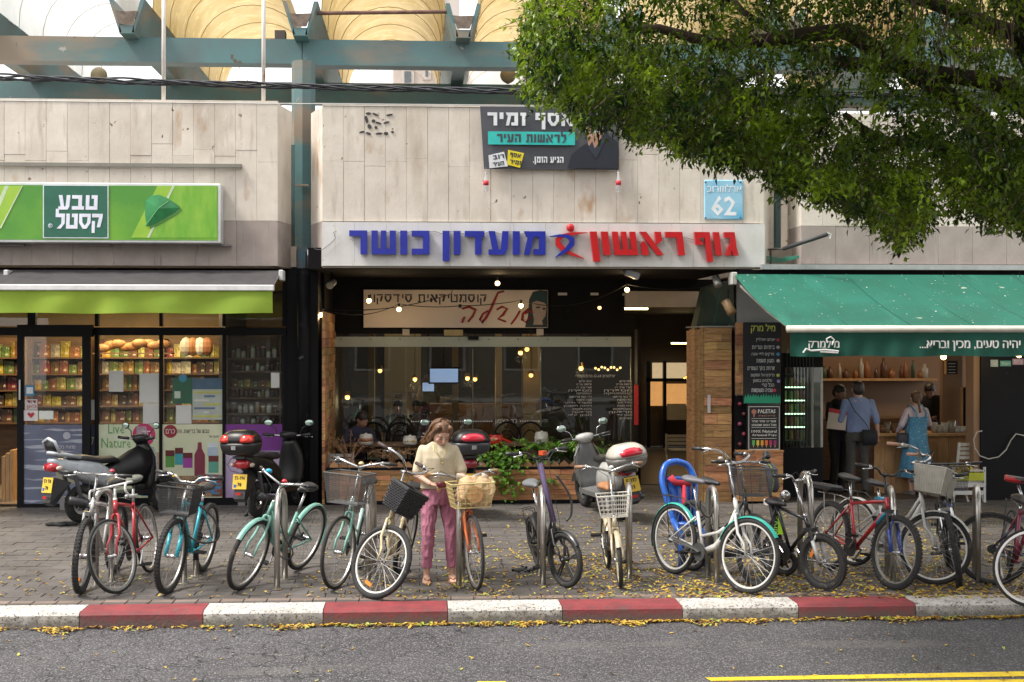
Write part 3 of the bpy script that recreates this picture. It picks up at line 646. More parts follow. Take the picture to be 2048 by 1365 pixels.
MB().lathe([(.028, 0), (.028, .003)], (XX(101, yl), yl - .01, ZZ(101, 452, yl)), 'y', 14).build('registered_ring', wl, sg); MB().lathe([(.021, 0), (.021, .002)], (XX(101, yl), yl - .0125, ZZ(101, 452, yl)), 'y', 14).build('registered_disc', plain((.02, .13, .08), .4), sg)
text('R', wl, sg, XX(99, yl), XX(103, yl), ZZ(101, 452, yl), yl - .0125, rtl=False)
ba = tagmesh(MB().box(XX(-60, YB), XX(485, YB), YB - .09, YB - .03, ZZ(300, 336, YB), ZZ(300, 329, YB)), 'metal_rail', plain((.22, .21, .18)), 'thin metal rail fixed to the stone above the green lightbox', 'rail')
for k, (p, q) in enumerate(((-20, 53), (162, 223), (404, 464))):
    tagmesh(MB().box(XX(p, YB), XX(q, YB), YB - .1, YB - .025, ZZ(p, 493.5, YB), ZZ(p, 490, YB)), 'bracket_rail', plain((.25, .23, .21)), ['short metal rail below the left end of the green lightbox', 'short metal rail below the logo square of the lightbox', 'short metal rail below the right end of the green lightbox'][k], 'rail')
# ---- left awning (mostly rolled in)
aw = thing('awning', 'lime green awning with charcoal top and white front bar over the left shop', 'awning', (XX(270, 16.4), 16.3, 2.95))
yb_, yf_ = YB - .03, 15.55; xr_ = XX(547, yf_); xl_ = XX(-620, yf_); zb = ZZ(300, 541, yb_); zf = ZZ(300, 570, yf_)
vs = []; fs = []
for j in range(41):
    x = xl_ + (xr_ - xl_) * j / 40
    for k in range(5):
        u = k / 4; vs.append((x, yb_ + (yf_ - yb_) * u, zb + (zf - zb) * u + .012 * math.sin(j * 2.1) * u * (1 - u) * 4))
for j in range(40):
    for k in range(4): fs.append((j * 5 + k, j * 5 + k + 1, (j + 1) * 5 + k + 1, (j + 1) * 5 + k))
MB().add(vs, fs).build('canopy', mat('charcoal_canvas', (.05, .047, .05), (.035, .033, .035), rough=.9, sc=5, spots=[((.3, .3, .3), 30, .74, .02)], coord='w'), aw, smooth=True)
MB().slab([(xr_ - .02, yb_, zb), (xr_ - .02, yf_, zf), (xr_ - .02, yf_, zf - .02), (xr_ - .02, yb_, zb - .03)], (.02, 0, 0)).build('arm', plain((.5, .5, .5)), aw)
MB().box(xl_, xr_ + .01, yf_ - .05, yf_ + .03, zf - .075, zf - .0).build('front_bar', plain((.72, .72, .72), .4), aw, bevel=.01)
def valance(name, m, par, x0, x1, y, zt, zb_, amp=.018, wl_=.5, n=90, hang=None):
    vs = []; fs = []; H = 8
    for j in range(n + 1):
        u = j / n; x = x0 + (x1 - x0) * u
        for k in range(H + 1):
            v = k / H; f = amp * v * (math.sin(u * (x1 - x0) / wl_ * 2 * PI + 2 * math.sin(u * 9)) + .5 * math.sin(u * 37 + v * 2))
            vs.append((x + (hang(u) if hang else 0) * 0, y + f, zt + (zb_ - zt) * v * (1 + .02 * math.sin(u * 30))))
    for j in range(n):
        for k in range(H): fs.append((j * (H + 1) + k, j * (H + 1) + k + 1, (j + 1) * (H + 1) + k + 1, (j + 1) * (H + 1) + k))
    return MB().add(vs, fs).build(name, m, par, smooth=True)
valance('valance', mat('lime_canvas', (.32, .46, .05), (.27, .41, .045), rough=.85, sc=3, coord='w', trans=.25), aw, xl_, xr_ - .01, yf_ - .02, zf - .07, ZZ(300, 627, yf_), .03, .9)
for q in (559, 12): B('end_bracket', plain((.6, .6, .6), .4), aw, XX(q, 16.2), XX(q + 9, 16.2), 16.1, 16.35, ZZ(q, 562, 16.2), ZZ(q, 541, 16.2), bevel=.01)
# ---- left shop front frame
fr = thing('shopfront_window', 'black framed glazed front of the left shop with sliding door and posters', 'shop window', (XX(300, YS), YS, 0))
zt_, zh = ZZ(300, 625, YS) + .2, ZZ(300, 663, YS)
def FR(x0, x1, y0, y1, Y=YS, d=.08, name='frame', m=frame, p=None): a, b, c, e = RC(x0, x1, y0, y1, Y); return B(name, m, p or fr, a, b, Y, Y + d, c, e)
FR(-960, 572, 655, 671, YS - .05, .14, 'header')
FR(34, 184, 650, 674, YS - .16, .1, 'door_track')
zf0 = ZZ(300, 1008, YS)
for x0, x1 in ((190, 197), (319, 325), (445, 451), (565, 574)):
    a, b = XX(x0, YS), XX(x1, YS); B('mullion', frame, fr, a, b, YS - .02, YS + .06, 0, zh - .04); B('mullion', frame, fr, a, b, YS - .02, YS + .06, zh + .065, Z3)
B('mullion', frame, fr, XX(56, YS), XX(72, YS), YS - .02, YS + .06, zh + .065, Z3)
B('sill', frame, fr, XX(183, YS), XX(572, YS), YS - .03, YS + .1, 0, ZZ(400, 996, YS)); B('threshold', frame, fr, XX(-60, YS), XX(183, YS), YS - .03, YS + .15, 0, .015)
for x0, x1 in ((-70, 56), (72, 190), (197, 319), (325, 445), (451, 565)): B('transom_pane', gl, fr, XX(x0, YS), XX(x1, YS), YS + .01, YS + .02, zh + .07, Z3 - .02)
for x0, x1 in ((197, 319), (325, 445), (451, 565)): B('pane', gl, fr, XX(x0, YS), XX(x1, YS), YS + .01, YS + .02, ZZ(400, 996, YS), zh - .04)
FR(178, 190, 672, 1008, YS + .01, .01, 'pane', gl)
# sliding door
dr = thing('sliding_door', 'black framed glass sliding door of the left shop with stickers and striped print', 'door', (XX(108, YS - .12), YS - .12, 0))
yd = YS - .14
for x0, x1, y0, y1 in ((34, 47, 670, 1026), (164, 180, 670, 1026), (47, 164, 662, 674), (47, 164, 1008, 1026)): FR(x0, x1, y0, y1, yd, .05, 'door_frame', frame, dr)
FR(47, 164, 674, 1008, yd + .02, .01, 'pane', gl, dr)
MB().tube([(XX(41, yd), yd - .03, ZZ(41, 800, yd)), (XX(41, yd), yd - .03, ZZ(41, 760, yd))], .012, 6).build('handle', plain((.5, .5, .5), .3, metal=.8), dr)
def flat(x0, x1, y0, y1, Y, m, p, name='sticker', d=.004):
    a, b, c, e = RC(x0, x1, y0, y1, Y); return B(name, m, p, a, b, Y - d, Y, c, e)
flat(50, 69, 771, 792, yd + .015, plain((.05, .25, .45)), dr); flat(53, 66, 775, 788, yd + .01, plain((.7, .75, .8)), dr, 'sticker_print')
flat(50, 75, 799, 820, yd + .015, plain((.6, .55, .55)), dr); text('דוד\nכאן', plain((.4, .04, .06)), dr, XX(53, yd), XX(72, yd), ZZ(62, 810, yd), yd + .009, .12)
flat(47, 76, 821, 842, yd + .015, plain((.75, .72, .72)), dr); MB().prism([SP(x, y, yd) for x, y in ((61.5, 837), (54, 829), (57, 825), (61.5, 828), (66, 825), (69, 829))], yd + .007, yd + .01).build('heart_print', plain((.5, .03, .05)), dr)
flat(78, 107, 822, 839, yd + .015, plain((.7, .75, .7)), dr, 'notice')
flat(47, 164, 850, 1008, yd + .017, mat('blue_grey_print', (.16, .19, .28), (.1, .11, .17), rough=.3, sc=1.5, coord='w', spots=[((.35, .38, .45), 5, .56, .05, (.3, 1, 4))]), dr, 'window_film', .003)
text('24', plain((.35, .32, .25)), dr, XX(112, yd), XX(128, yd), ZZ(120, 918, yd), yd + .01, .16, rtl=False); flat(112, 150, 936, 968, yd + .012, plain((.3, .27, .2)), dr, 'film_panel')
text('7', plain((.7, .62, .42)), dr, XX(115, yd), XX(127, yd), ZZ(120, 918, yd), yd + .006, .22, rtl=False)
text('פתוח כל יום', plain((.6, .6, .65)), dr, XX(105, yd), XX(150, yd), ZZ(128, 895, yd), yd + .01, .045)
MB().lathe([(.05, 0), (.05, .003)], (XX(133, yd), yd + .011, ZZ(133, 872, yd)), 'y', 16).build('round_mark', plain((.4, .42, .48)), dr)
# window posters
def poster(lab, x0, x1, y0, y1, m, Y=YS): 
    a, b, c, e = RC(x0, x1, y0, y1, Y); t = thing('window_poster', lab, 'poster', ((a + b) / 2, Y, c)); B('sheet', m, t, a, b, Y - .004, Y - .001, c, e); return t
wht = plain((.62, .62, .6)); pale = mat('poster_pale', (.62, .66, .5), (.42, .5, .3), rough=.5, sc=1.6, coord='w')
p1 = poster('pale green poster with a raspberry round mark low in the second pane', 198, 318, 849, 996, pale)
text("Live\nNature", plain((.12, .33, .1)), p1, XX(203, YS), XX(262, YS), ZZ(235, 872, YS), YS - .005, .33, rtl=False)
MB().lathe([(.155, 0), (.155, .004)], (XX(288, YS), YS - .009, ZZ(288, 870, YS)), 'y', 24).build('round_mark', plain((.5, .03, .13)), p1); text('חדש', plain((.8, .7, .7)), p1, XX(274, YS), XX(302, YS), ZZ(288, 868, YS), YS - .01, .1)
a, b, c, e = RC(283, 316, 970, 992, YS); B('logo_print', plain((.05, .2, .5)), p1, a, b, YS - .007, YS - .0045, c, e); text('תנובה', wht, p1, a + .03, b - .03, (c + e) / 2, YS - .008)
flat(262, 318, 905, 955, YS - .004, plain((.5, .3, .15)), p1, 'picture_patch', .003)
p2 = poster('poster with cartons, juice bottle and a dark red round logo in the third pane', 325, 445, 849, 996, mat('poster_cream', (.66, .66, .5), (.52, .56, .36), rough=.5, sc=1.3, coord='w'))
MB().lathe([(.09, 0), (.09, .004)], (XX(341, YS), YS - .009, ZZ(341, 863, YS)), 'y', 24).build('round_mark', plain((.28, .02, .03)), p2); text('כרם', wht, p2, XX(332, YS), XX(350, YS), ZZ(341, 863, YS), YS - .01, .06)
text('טבע של בריאות. וזה', plain((.06, .05, .04)), p2, XX(355, YS), XX(418, YS), ZZ(387, 863, YS), YS - .005, .06); text('מיטב של', plain((.06, .05, .04)), p2, XX(418, YS), XX(437, YS), ZZ(428, 873, YS), YS - .005, .035)
for (x0, x1, y0, y1, c1, c2) in ((331, 349, 901, 935, (.1, .3, .06), (.12, .02, .02)), (350, 366, 896, 930, (.05, .35, .4), (.12, .02, .02)), (366, 385, 906, 936, (.35, .06, .35), (.12, .02, .02)), (415, 436, 886, 912, (.4, .5, .6), (.6, .65, .7)), (417, 437, 912, 946, (.12, .4, .3), (.15, .03, .03))):
    t = flat(x0, x1, y0, y1, YS - .004, plain(c1), p2, 'printed_carton', .003); flat(x0, x1, y0, y0 + (y1 - y0) * .35, YS - .0075, plain(c2), p2, 'carton_top', .001)
MB().prism([SP(x, y, YS) for x, y in ((389, 952), (389, 910), (395, 898), (396, 885), (403, 885), (404, 898), (410, 910), (410, 952))], YS - .008, YS - .004).build('printed_bottle', plain((.22, .03, .06)), p2)
flat(327, 444, 952, 994, YS - .004, mat('nut_print', (.35, .22, .12), (.1, .06, .03), sc=14, coord='w', lo=.45, hi=.5), p2, 'nut_picture', .002)
MB().prism([SP(x, y, YS) for x, y in ((398, 948), (444, 950), (444, 992), (396, 980))], YS - .011, YS - .0075).build('chocolate_bar_print', mat('choc_print', (.04, .22, .42), (.25, .06, .03), sc=9, coord='w', stretch=(1, 1, 3), lo=.48, hi=.52), p2)
p3 = poster('purple and white poster with a thin curved line in the fourth pane', 451, 565, 849, 996, mat('poster_white_lilac', (.55, .5, .6), (.36, .2, .45), sc=.7, coord='w', rough=.5))
flat(451, 565, 849, 902, YS - .004, plain((.17, .03, .24)), p3, 'purple_band', .002)
MB().tube([(XX(x, YS), YS - .006, ZZ(x, y, YS)) for x, y in ((565, 905), (520, 903), (480, 908), (462, 918), (455, 930), (462, 942), (485, 948))], .004, 4).build('curved_line', plain((.08, .05, .08)), p3)
p4 = poster('dark green notice with a white bag and a blue round mark in the third pane', 345, 385, 756, 808, plain((.03, .12, .07)))
MB().lathe([(.055, 0), (.055, .004)], (XX(366, YS), YS - .009, ZZ(366, 757, YS)), 'y', 16).build('round_mark', plain((.05, .25, .4)), p4); flat(349, 361, 783, 797, YS - .004, plain((.5, .6, .5)), p4, 'bag_print', .002)
p5 = poster('printed table of opening notices with blue and yellow rows in the third pane', 385, 445, 757, 840, plain((.42, .47, .42)))
flat(385, 445, 757, 779, YS - .004, plain((.07, .13, .2)), p5, 'head_band', .002)
for k in range(7): flat(388 + 20 * (k % 2), 442 - 12 * (k % 3), 783 + k * 8, 787 + k * 8, YS - .004, plain(((.5, .5, .12), (.12, .17, .28), (.6, .6, .55))[k % 3]), p5, 'row_print', .002)
for lab, q in (('white sheet of paper taped high in the second pane, left of the larger one', (218, 247, 742, 784)), ('large white sheet of paper taped beside the second mullion', (279, 318, 747, 806)), ('white sheet taped under the large sheet beside the mullion', (286, 318, 807, 848)), ('white sheet taped under the dark green notice', (352, 383, 811, 848)), ('narrow white sheet taped beside the sliding door edge', (180, 189, 800, 840)), ('small white flyer taped to the spice shelf pane, lower right', (542, 559, 746, 776))):
    poster(lab, *q, mat('paper', (.6, .6, .58), (.54, .54, .52), sc=3, rough=.7))
flat(181, 190, 850, 996, YS - .002, plain((.04, .05, .1)), fr, 'dark_film', .003); text('7', plain((.7, .62, .42)), fr, XX(183, YS), XX(188, YS), ZZ(185, 882, YS), YS - .006, .1, rtl=False)
# ---- left shop interior
rm = thing('shop_interior', 'warm lit inside of the left food shop behind the glass', 'shop interior', (XX(280, 19), 19, 0))
xi0, xi1 = XX(-950, YS), XX(572, YS)
for q in (-110, -330, -550, -770, -950):
    B('mullion', frame, fr, XX(q, YS), XX(q + 7, YS), YS - .02, YS + .06, 0, Z3)
    if q > -950: B('pane', gl, fr, XX(q - 215, YS), XX(q, YS), YS + .01, YS + .02, .02, Z3 - .02)
iw = mat('shop_wall', (.3, .2, .09), sc=2); 
B('back_wall', iw, rm, xi0, xi1, 21.4, 21.5, 0, 3.3); B('side_wall', blk, rm, xi1 + .0, xi1 + .08, YS + .07, 21.5, 0, 3.28); B('side_wall', iw, rm, xi0 - .1, xi0, YS, 21.5, 0, 3.3)
B('floor', mat('shop_floor', (.25, .2, .15), sc=3, rough=.3), rm, xi0, xi1, YS + .16, 21.4, -.01, .012); B('ceiling', plain((.45, .36, .22)), rm, xi0, xi1, YS + .1, 21.4, 3.12, 3.2)
wd = mat('shelf_wood', (.16, .09, .045), (.1, .055, .03), sc=5, stretch=(1, 1, 5)); pine = mat('pine', (.5, .3, .13), (.38, .21, .09), sc=4, stretch=(5, 5, 1), rough=.6)
for k, (px, py, Y, lab) in enumerate(((175, 634, 18.3, 'left'), (215, 640, 18.8, 'middle'), (250, 650, 19.6, 'right'), (435, 633, 18.6, 'far right'), (10, 647, 18.3, 'door side'))):
    x = XX(px, Y); t = thing('ceiling_tube', 'lit yellow ceiling tube in the left shop, %s one' % lab, 'lamp', (x, Y, 3.08))
    MB().obox((x, Y, 3.09), (.9, .07, .05), Matrix.Rotation(-.5, 3, 'Z')).build('tube', warm, t); arealamp(t, (x, Y, 3.0), 27, .9, .3, (1, .72, .4))
gcols = [(.55, .42, .03), (.3, .13, .04), (.12, .2, .05), (.5, .47, .38), (.25, .06, .03), (.12, .2, .05), (.45, .4, .12), (.07, .04, .03), (.2, .09, .05)]
gm = [mat('package_print_%d' % i_, c, tuple(x * .4 for x in c), rough=.5, sc=1.4, rnd=.35, rndhue=.03, lo=.45, hi=.55, spots=[((.6, .55, .4), 2.1, .6, .02, (1, 1, 2)), ((.05, .04, .03), 5, .62, .02, (.5, 1, 3))]) for i_, c in enumerate(gcols)]
def boxme(): return MB().box(-.5, .5, -.5, .5, 0, 1).mesh('package', bevel=.03)
pm = []
for m_ in gm: me = boxme(); me.materials.append(m_); pm.append(me)
def jarme(m1, m2):
    mb = MB().lathe([(.42, 0), (.5, .05), (.5, .72), (.36, .84)], (0, 0, 0), n=10); me = mb.mesh('jar', True); me.materials.append(m1)
    lid = MB().lathe([(.38, .84), (.38, 1)], (0, 0, 0), n=10).mesh('lid'); lid.materials.append(m2); return me, lid
jars = [jarme(plain(a, .4), plain(b, .5)) for a, b in (((.1, .05, .03), (.5, .5, .5)), ((.6, .6, .55), (.1, .3, .15)), ((.3, .2, .1), (.6, .55, .5)), ((.5, .5, .45), (.5, .5, .5)), ((.06, .04, .04), (.4, .1, .05)))]
random.seed(3)
def shelfunit(lab, x0, x1, zs, Y, d=.35, wm=wd):
    t = thing('wooden_shelf', lab, 'shelf', ((x0 + x1) / 2, Y, 0)); B('side_panel', wm, t, x0, x0 + .025, Y, Y + d, 0, zs[-1] + .3); B('side_panel', wm, t, x1 - .025, x1, Y, Y + d, 0, zs[-1] + .3); B('back_panel', wm, t, x0 + .025, x1 - .025, Y + d - .015, Y + d, 0, zs[-1] + .3)
    for z in zs: B('shelf_board', wm, t, x0 + .026, x1 - .026, Y, Y + d - .016, z - .022, z)
    return t
CN = ['yellow', 'brown', 'green', 'cream', 'dark red', 'olive green', 'pale yellow', 'dark brown', 'reddish brown']
def goods(x0, x1, z, Y, h, wmin, wmax, kind='box', lab='food package', grp='food packages on the shelves'):
    x = x0
    while x < x1 - wmin:
        w_ = random.uniform(wmin, wmax); hh = h * random.uniform(.55, 1)
        if kind == 'box':
            o = bpy.data.objects.new('food_package', pm[(ci_ := random.randrange(9))]); COL.objects.link(o); o.scale = (w_ * .92, w_ * .6, hh); tag(o, CN[ci_] + ' ' + lab, 'package', grp)
        else:
            me, lid = random.choice(jars); o = bpy.data.objects.new('jar', me); COL.objects.link(o); o.scale = (w_ * .9, w_ * .9, hh); tag(o, lab, 'jar', grp); l = link('lid', lid, o)
        o.location = (x + w_ / 2, Y + random.uniform(0, .05), z); x += w_
za = [ZZ(500, p, YS + .3) for p in (848, 827, 792, 762, 742, 715)][::1]
xs0, xs1 = XX(452, YS + .15), XX(562, YS + .15)
shelfunit('dark wood shelf unit of small bottles behind the fourth pane', xs0, xs1, [ZZ(505, p, YS + .2) for p in (848, 827, 795, 775, 742, 716)], YS + .16)
for p, h, kd, lo_, hi_ in ((848, .11, 'jar', .06, .075), (827, .16, 'jar', .06, .09), (795, .12, 'jar', .05, .07), (775, .14, 'box', .07, .12), (742, .12, 'jar', .055, .075), (716, .17, 'jar', .06, .08)):
    goods(xs0 + .05, xs1 - .03, ZZ(505, p, YS + .2), YS + .24, h, lo_, hi_, kd, ('small jar' if kd == 'jar' else 'small tea box') + ' on the %s shelf behind the fourth pane' % {848: 'lowest', 827: 'second lowest', 795: 'third lowest', 775: 'third highest', 742: 'second highest', 716: 'highest'}[p], 'goods on the fourth pane shelf unit')
for k, (a, b, Y) in enumerate(((60, 180, 20.2), (195, 322, 20.2), (325, 445, 20.2), (-60, 40, 19.2))):
    x0_, x1_ = XX(a, Y), XX(b, Y); zz = [ZZ(250, p, Y) for p in (845, 812, 780, 748, 715)]
    shelfunit('long shelf of yellow food packages inside the left shop, %s' % ['behind the sliding door', 'behind the second pane', 'behind the third pane', 'in the open doorway'][k], x0_, x1_, zz, Y)
    for z in zz: goods(x0_ + .04, x1_ - .03, z, Y + .1, .27, .075, .18, 'box', 'food package on the %s shelf %s' % (['lowest', 'second lowest', 'middle', 'second highest', 'highest'][zz.index(z)], ['behind the sliding door', 'behind the second pane', 'behind the third pane', 'in the open doorway'][k]), 'food packages inside the left shop')
t = thing('bread_display', 'golden loaves piled high on the top shelf inside the left shop', 'bread', (XX(235, 19.6), 19.6, 2.1)); mb = MB()
for k in range(9): mb.ball((XX(205 + 15 * k, 19.6), 19.6 + random.uniform(-.05, .1), ZZ(220, 700, 19.6) + random.uniform(0, .12)), (.13, .09, .07), 10, 6)
mb.build('loaf_pile', mat('bread', (.36, .19, .07), (.2, .09, .03), sc=8), t, smooth=True)
B('board', wd, t, XX(190, 19.6), XX(345, 19.6), 19.45, 19.8, ZZ(220, 706, 19.6) - .02, ZZ(220, 706, 19.6) - .0)
for k in range(4): MB().ball((XX(372 + 14 * k, 19.4), 19.4, ZZ(390, 694, 19.4)), (.1, .1, .15), 8, 6).build('hanging_bag', plain(((.5, .45, .4), (.35, .16, .06), (.7, .68, .65), (.3, .12, .05))[k]), t)
t = thing('wooden_crate', 'tall pine crate standing in the open doorway of the left shop', 'crate', (XX(15, 17.6), 17.6, 0))
for k in range(3): B('board', pine, t, XX(8 + k * 8, 17.6), XX(15.5 + k * 8, 17.6), 17.5, 17.8, 0, ZZ(15, 912 - k * 6, 17.6))

# ================================================================ SIGN STRIP OF THE MIDDLE BUILDING
ss = thing('gym_sign', 'long white sign strip with blue and red raised Hebrew letters and a runner figure', 'sign', (XX(1086, YB), YB - .06, Z3))
a, b = XX(645, YB), XX(1527, YB); wm = mat('sign_white', (.66, .655, .64), (.58, .57, .55), rough=.5, sc=3, coord='w', spots=[((.4, .34, .28), 5, .64, .2, (6, 1, .25)), ((.2, .12, .08), 22, .74, .03)])
n = 14
for k in range(n):
    x0_ = a + (b - a) * k / n; B('sign_panel', wm, ss, x0_ + .001, a + (b - a) * (k + 1) / n - .001, YB - .06, YB - .021, Z3 + .004, Z2 - .012)
blue = plain((.02, .03, .34), .35, coat=.3); red = plain((.55, .015, .02), .35, coat=.3)
yS = YB - .075
zA, zB = ZZ(900, 510, yS), ZZ(900, 463, yS)
def word(s, p0, p1, m_, sl=0.): block(s, m_, ss, XX(p0, yS), XX(p1, yS), zA, zB, yS, .07, sl)
word('כושר', 699, 859, blue); word('מועדון', 885, 1090, blue); word('ראשון', 1184, 1368, red, -.12); word('גוף', 1392, 1474, red, -.12)
fy = yS - .02
MB().ball((XX(1141, fy), fy, ZZ(1141, 456, fy)), (.056, .03, .056), 16, 10).build('figure_head', red, ss, smooth=True)
def swoosh(pts, ws, m_, nm, e=0):
    mb = MB(); P2 = [SP(x, y, fy) for x, y in pts]; n_ = len(P2); L_ = []; R2 = []
    for i_ in range(n_):
        p, q = P2[max(0, i_ - 1)], P2[min(n_ - 1, i_ + 1)]; dx, dz = q[0] - p[0], q[1] - p[1]; l = math.hypot(dx, dz); nx, nz = -dz / l, dx / l; w = ws[i_] * Y_
        L_.append((P2[i_][0] + nx * w, P2[i_][1] + nz * w)); R2.append((P2[i_][0] - nx * w, P2[i_][1] - nz * w))
    for i_ in range(n_ - 1): mb.prism([L_[i_], L_[i_ + 1], R2[i_ + 1], R2[i_]], fy - .03 - e, fy + .02)
    mb.build(nm, m_, ss)
Y_ = YB / F
swoosh([(1175, 466), (1155, 467), (1138, 469), (1124, 473), (1115, 480), (1116, 489), (1126, 499), (1142, 508), (1168, 518)], [.5, 2, 3, 4, 5, 5.5, 5, 3, .5], red, 'figure_body_red')
swoosh([(1098, 474), (1118, 472), (1134, 473), (1144, 479), (1143, 489), (1134, 499), (1122, 508), (1110, 516)], [.5, 2.5, 3.5, 5, 5.5, 4.5, 3, .5], blue, 'figure_body_blue', .006)
mb = MB().tube([(XX(x, YB), YB - .08, ZZ(x, y, YB)) for x, y in ((625, 493), (632, 500), (645, 501), (660, 490), (672, 478), (668, 466), (674, 463))], .004, 4)
for k in range(20):
    p = [(XX(700 + 390 * (k + j / 4) / 20, YB), YB - .07, ZZ(900, 466 + (3 if (k % 2) else -2) * math.sin(j / 4 * PI), YB)) for j in range(5)]; mb.tube(p, .003, 4)
mb.tube([(XX(x, YB), YB - .07, ZZ(x, 480 + 6 * math.sin(x * .05), YB)) for x in range(1190, 1475, 12)], .003, 4)
tagmesh(mb, 'sign_wiring', plain((.12, .12, .12)), 'loose thin wires looping along the white sign strip', 'wire')
# ---- blue street number plate
pl = thing('street_number_sign', 'faded blue house number plate 62 with white lettering on the stone', 'sign', (XX(1445, YB), YB - .05, ZZ(1445, 440, YB)))
a, b, c, e = RC(1407, 1485, 361, 440, YB); yp_ = YB - .045
B('plate', mat('faded_blue', (.07, .38, .62), (.3, .56, .72), rough=.4, sc=1.6, coord='w', lo=.4, hi=.62), pl, a, b, yp_, YB - .02, c, e, bevel=.012)
text('ארלוזורוב', plain((.75, .8, .84)), pl, a + .04, b - .03, ZZ(1445, 378, YB), yp_, .1, bold=.01); text('62', plain((.8, .84, .88)), pl, XX(1421, YB), XX(1471, YB), ZZ(1445, 413, YB), yp_, .27, rtl=False, bold=.02)
for q in ((1411, 365), (1481, 365), (1411, 436), (1481, 436)): MB().ball((XX(q[0], yp_), yp_, ZZ(*q, yp_)), .012, 8, 5).build('screw', plain((.06, .06, .06)), pl)
# ---- election banner
bn = thing('banner', 'dark grey cloth banner with white and teal lettering and a portrait, hung on the stone', 'banner', (XX(1100, YB), YB - .09, ZZ(1100, 340, YB)))
yb2 = YB - .1
def bz(px, py):   # slightly sagging lower edge
    u = (px - 960) / 278; v = (py - 213) / 125; return (XX(px, yb2), yb2 - .015 * math.sin(u * 9) * v, ZZ(px, py + 2 * u + v * (-5 * u * (1 - u)) , yb2))
vs = [bz(960 + 278 * i_ / 24 + 8 * (j / 6) * (1 - i_ / 24), 213 + 126 * j / 6) for i_ in range(25) for j in range(7)]
MB().add(vs, [(i_ * 7 + j, i_ * 7 + j + 1, i_ * 7 + j + 8, i_ * 7 + j + 7) for i_ in range(24) for j in range(6)]).build('cloth', mat('banner_grey', (.075, .08, .095), (.06, .063, .075), rough=.7, sc=2, coord='w'), bn, smooth=True)
yq = yb2 - .03; wb = plain((.72, .74, .78), .6)
block('אסף זמיר', wb, bn, XX(975, yq), XX(1147, yq), ZZ(1060, 252, yq), ZZ(1060, 226, yq), yq, .004)
a, b, c, e = RC(976, 1150, 264, 290, yq); B('teal_strip', plain((.03, .5, .46), .6), bn, a, b, yq - .004, yq, c, e)
block('לראשות העיר', plain((.05, .055, .07)), bn, XX(994, yq), XX(1132, yq), ZZ(1060, 285, yq), ZZ(1060, 269, yq), yq - .004, .004)
block('הגיע הזמן.', wb, bn, XX(1066, yq), XX(1127, yq), ZZ(1097, 326, yq), ZZ(1097, 314, yq), yq, .004)
def card(pts, m_, txt_, px, py, tilt):
    MB().prism([SP(x, y, yq) for x, y in pts], yq - .004, yq).build('card_print', m_, bn)
    l1, l2 = txt_; 
    for s_, dy in ((l1, -8), (l2, 6)): block(s_, plain((.04, .04, .05)), bn, XX(px - 11, yq), XX(px + 11, yq), ZZ(px, py + dy + 4, yq), ZZ(px, py + dy - 4, yq), yq - .004, .004, tilt=tilt)
card([(979, 337), (977, 311), (1008, 304), (1016, 333)], wb, ('רוב', 'העיר'), 997, 322, .15); card([(1014, 330), (1016, 300), (1048, 307), (1040, 336)], plain((.75, .62, .02)), ('אסף', 'זמיר'), 1031, 319, -.15)
def sh(pts, m_, nm, e_): MB().prism([SP(x, y, yq) for x, y in pts], yq - e_, yq).build(nm, m_, bn)
sh([(1135, 337), (1143, 310), (1165, 292), (1180, 284), (1208, 262), (1222, 275), (1236, 285), (1237, 338)], plain((.012, .016, .028)), 'portrait_shirt', .003)
sh([(1176, 290), (1174, 262), (1205, 255), (1208, 270), (1188, 300)], plain((.4, .22, .15)), 'portrait_neck', .005)
sh([(1168, 262), (1167, 238), (1172, 222), (1185, 216), (1200, 217), (1208, 230), (1208, 255), (1198, 272), (1185, 276), (1175, 272)], plain((.5, .3, .21)), 'portrait_face', .007)
sh([(1165, 240), (1168, 220), (1178, 214), (1200, 213), (1211, 222), (1210, 240), (1205, 228), (1192, 222), (1176, 225)], plain((.04, .025, .02)), 'portrait_hair', .009)
sh([(1180, 262), (1200, 259), (1192, 268)], wb, 'portrait_smile', .009)
sh([(1176, 297), (1184, 283), (1190, 300), (1207, 268), (1213, 276), (1192, 318)], plain((.02, .028, .045)), 'portrait_collar', .008)
for q, lab in ((972, 'plastic bottle hung as a weight from the left corner of the banner'), (1237, 'plastic bottle hung as a weight from the right corner of the banner')):
    x, yb_b, zt2 = P(q, 344, YB - .14); t = thing('plastic_bottle', lab, 'bottle', (x, yb_b, zt2 - .27)); cl = mat('clear_plastic', (.75, .78, .8), rough=.1, alpha=.35)
    MB().lathe([(.012, 0), (.035, .01), (.036, .08), (.034, .16), (.013, .21), (.013, .245)], (x, yb_b, zt2 - .27), n=12).build('bottle_body', cl, t, smooth=True)
    MB().lathe([(.037, .09), (.037, .15)], (x, yb_b, zt2 - .27), n=12).build('label_wrap', plain((.6, .03, .05)), t, smooth=True); MB().lathe([(.016, .245), (.016, .265)], (x, yb_b, zt2 - .27), n=10).build('cap', plain((.7, .7, .7)), t)
    MB().tube([(x, yb_b, zt2 - .01), (x, yb_b + .03, ZZ(q, 336, YB - .1))], .003, 4).build('string', plain((.3, .3, .3)), t)
mb = MB(); random.seed(4)
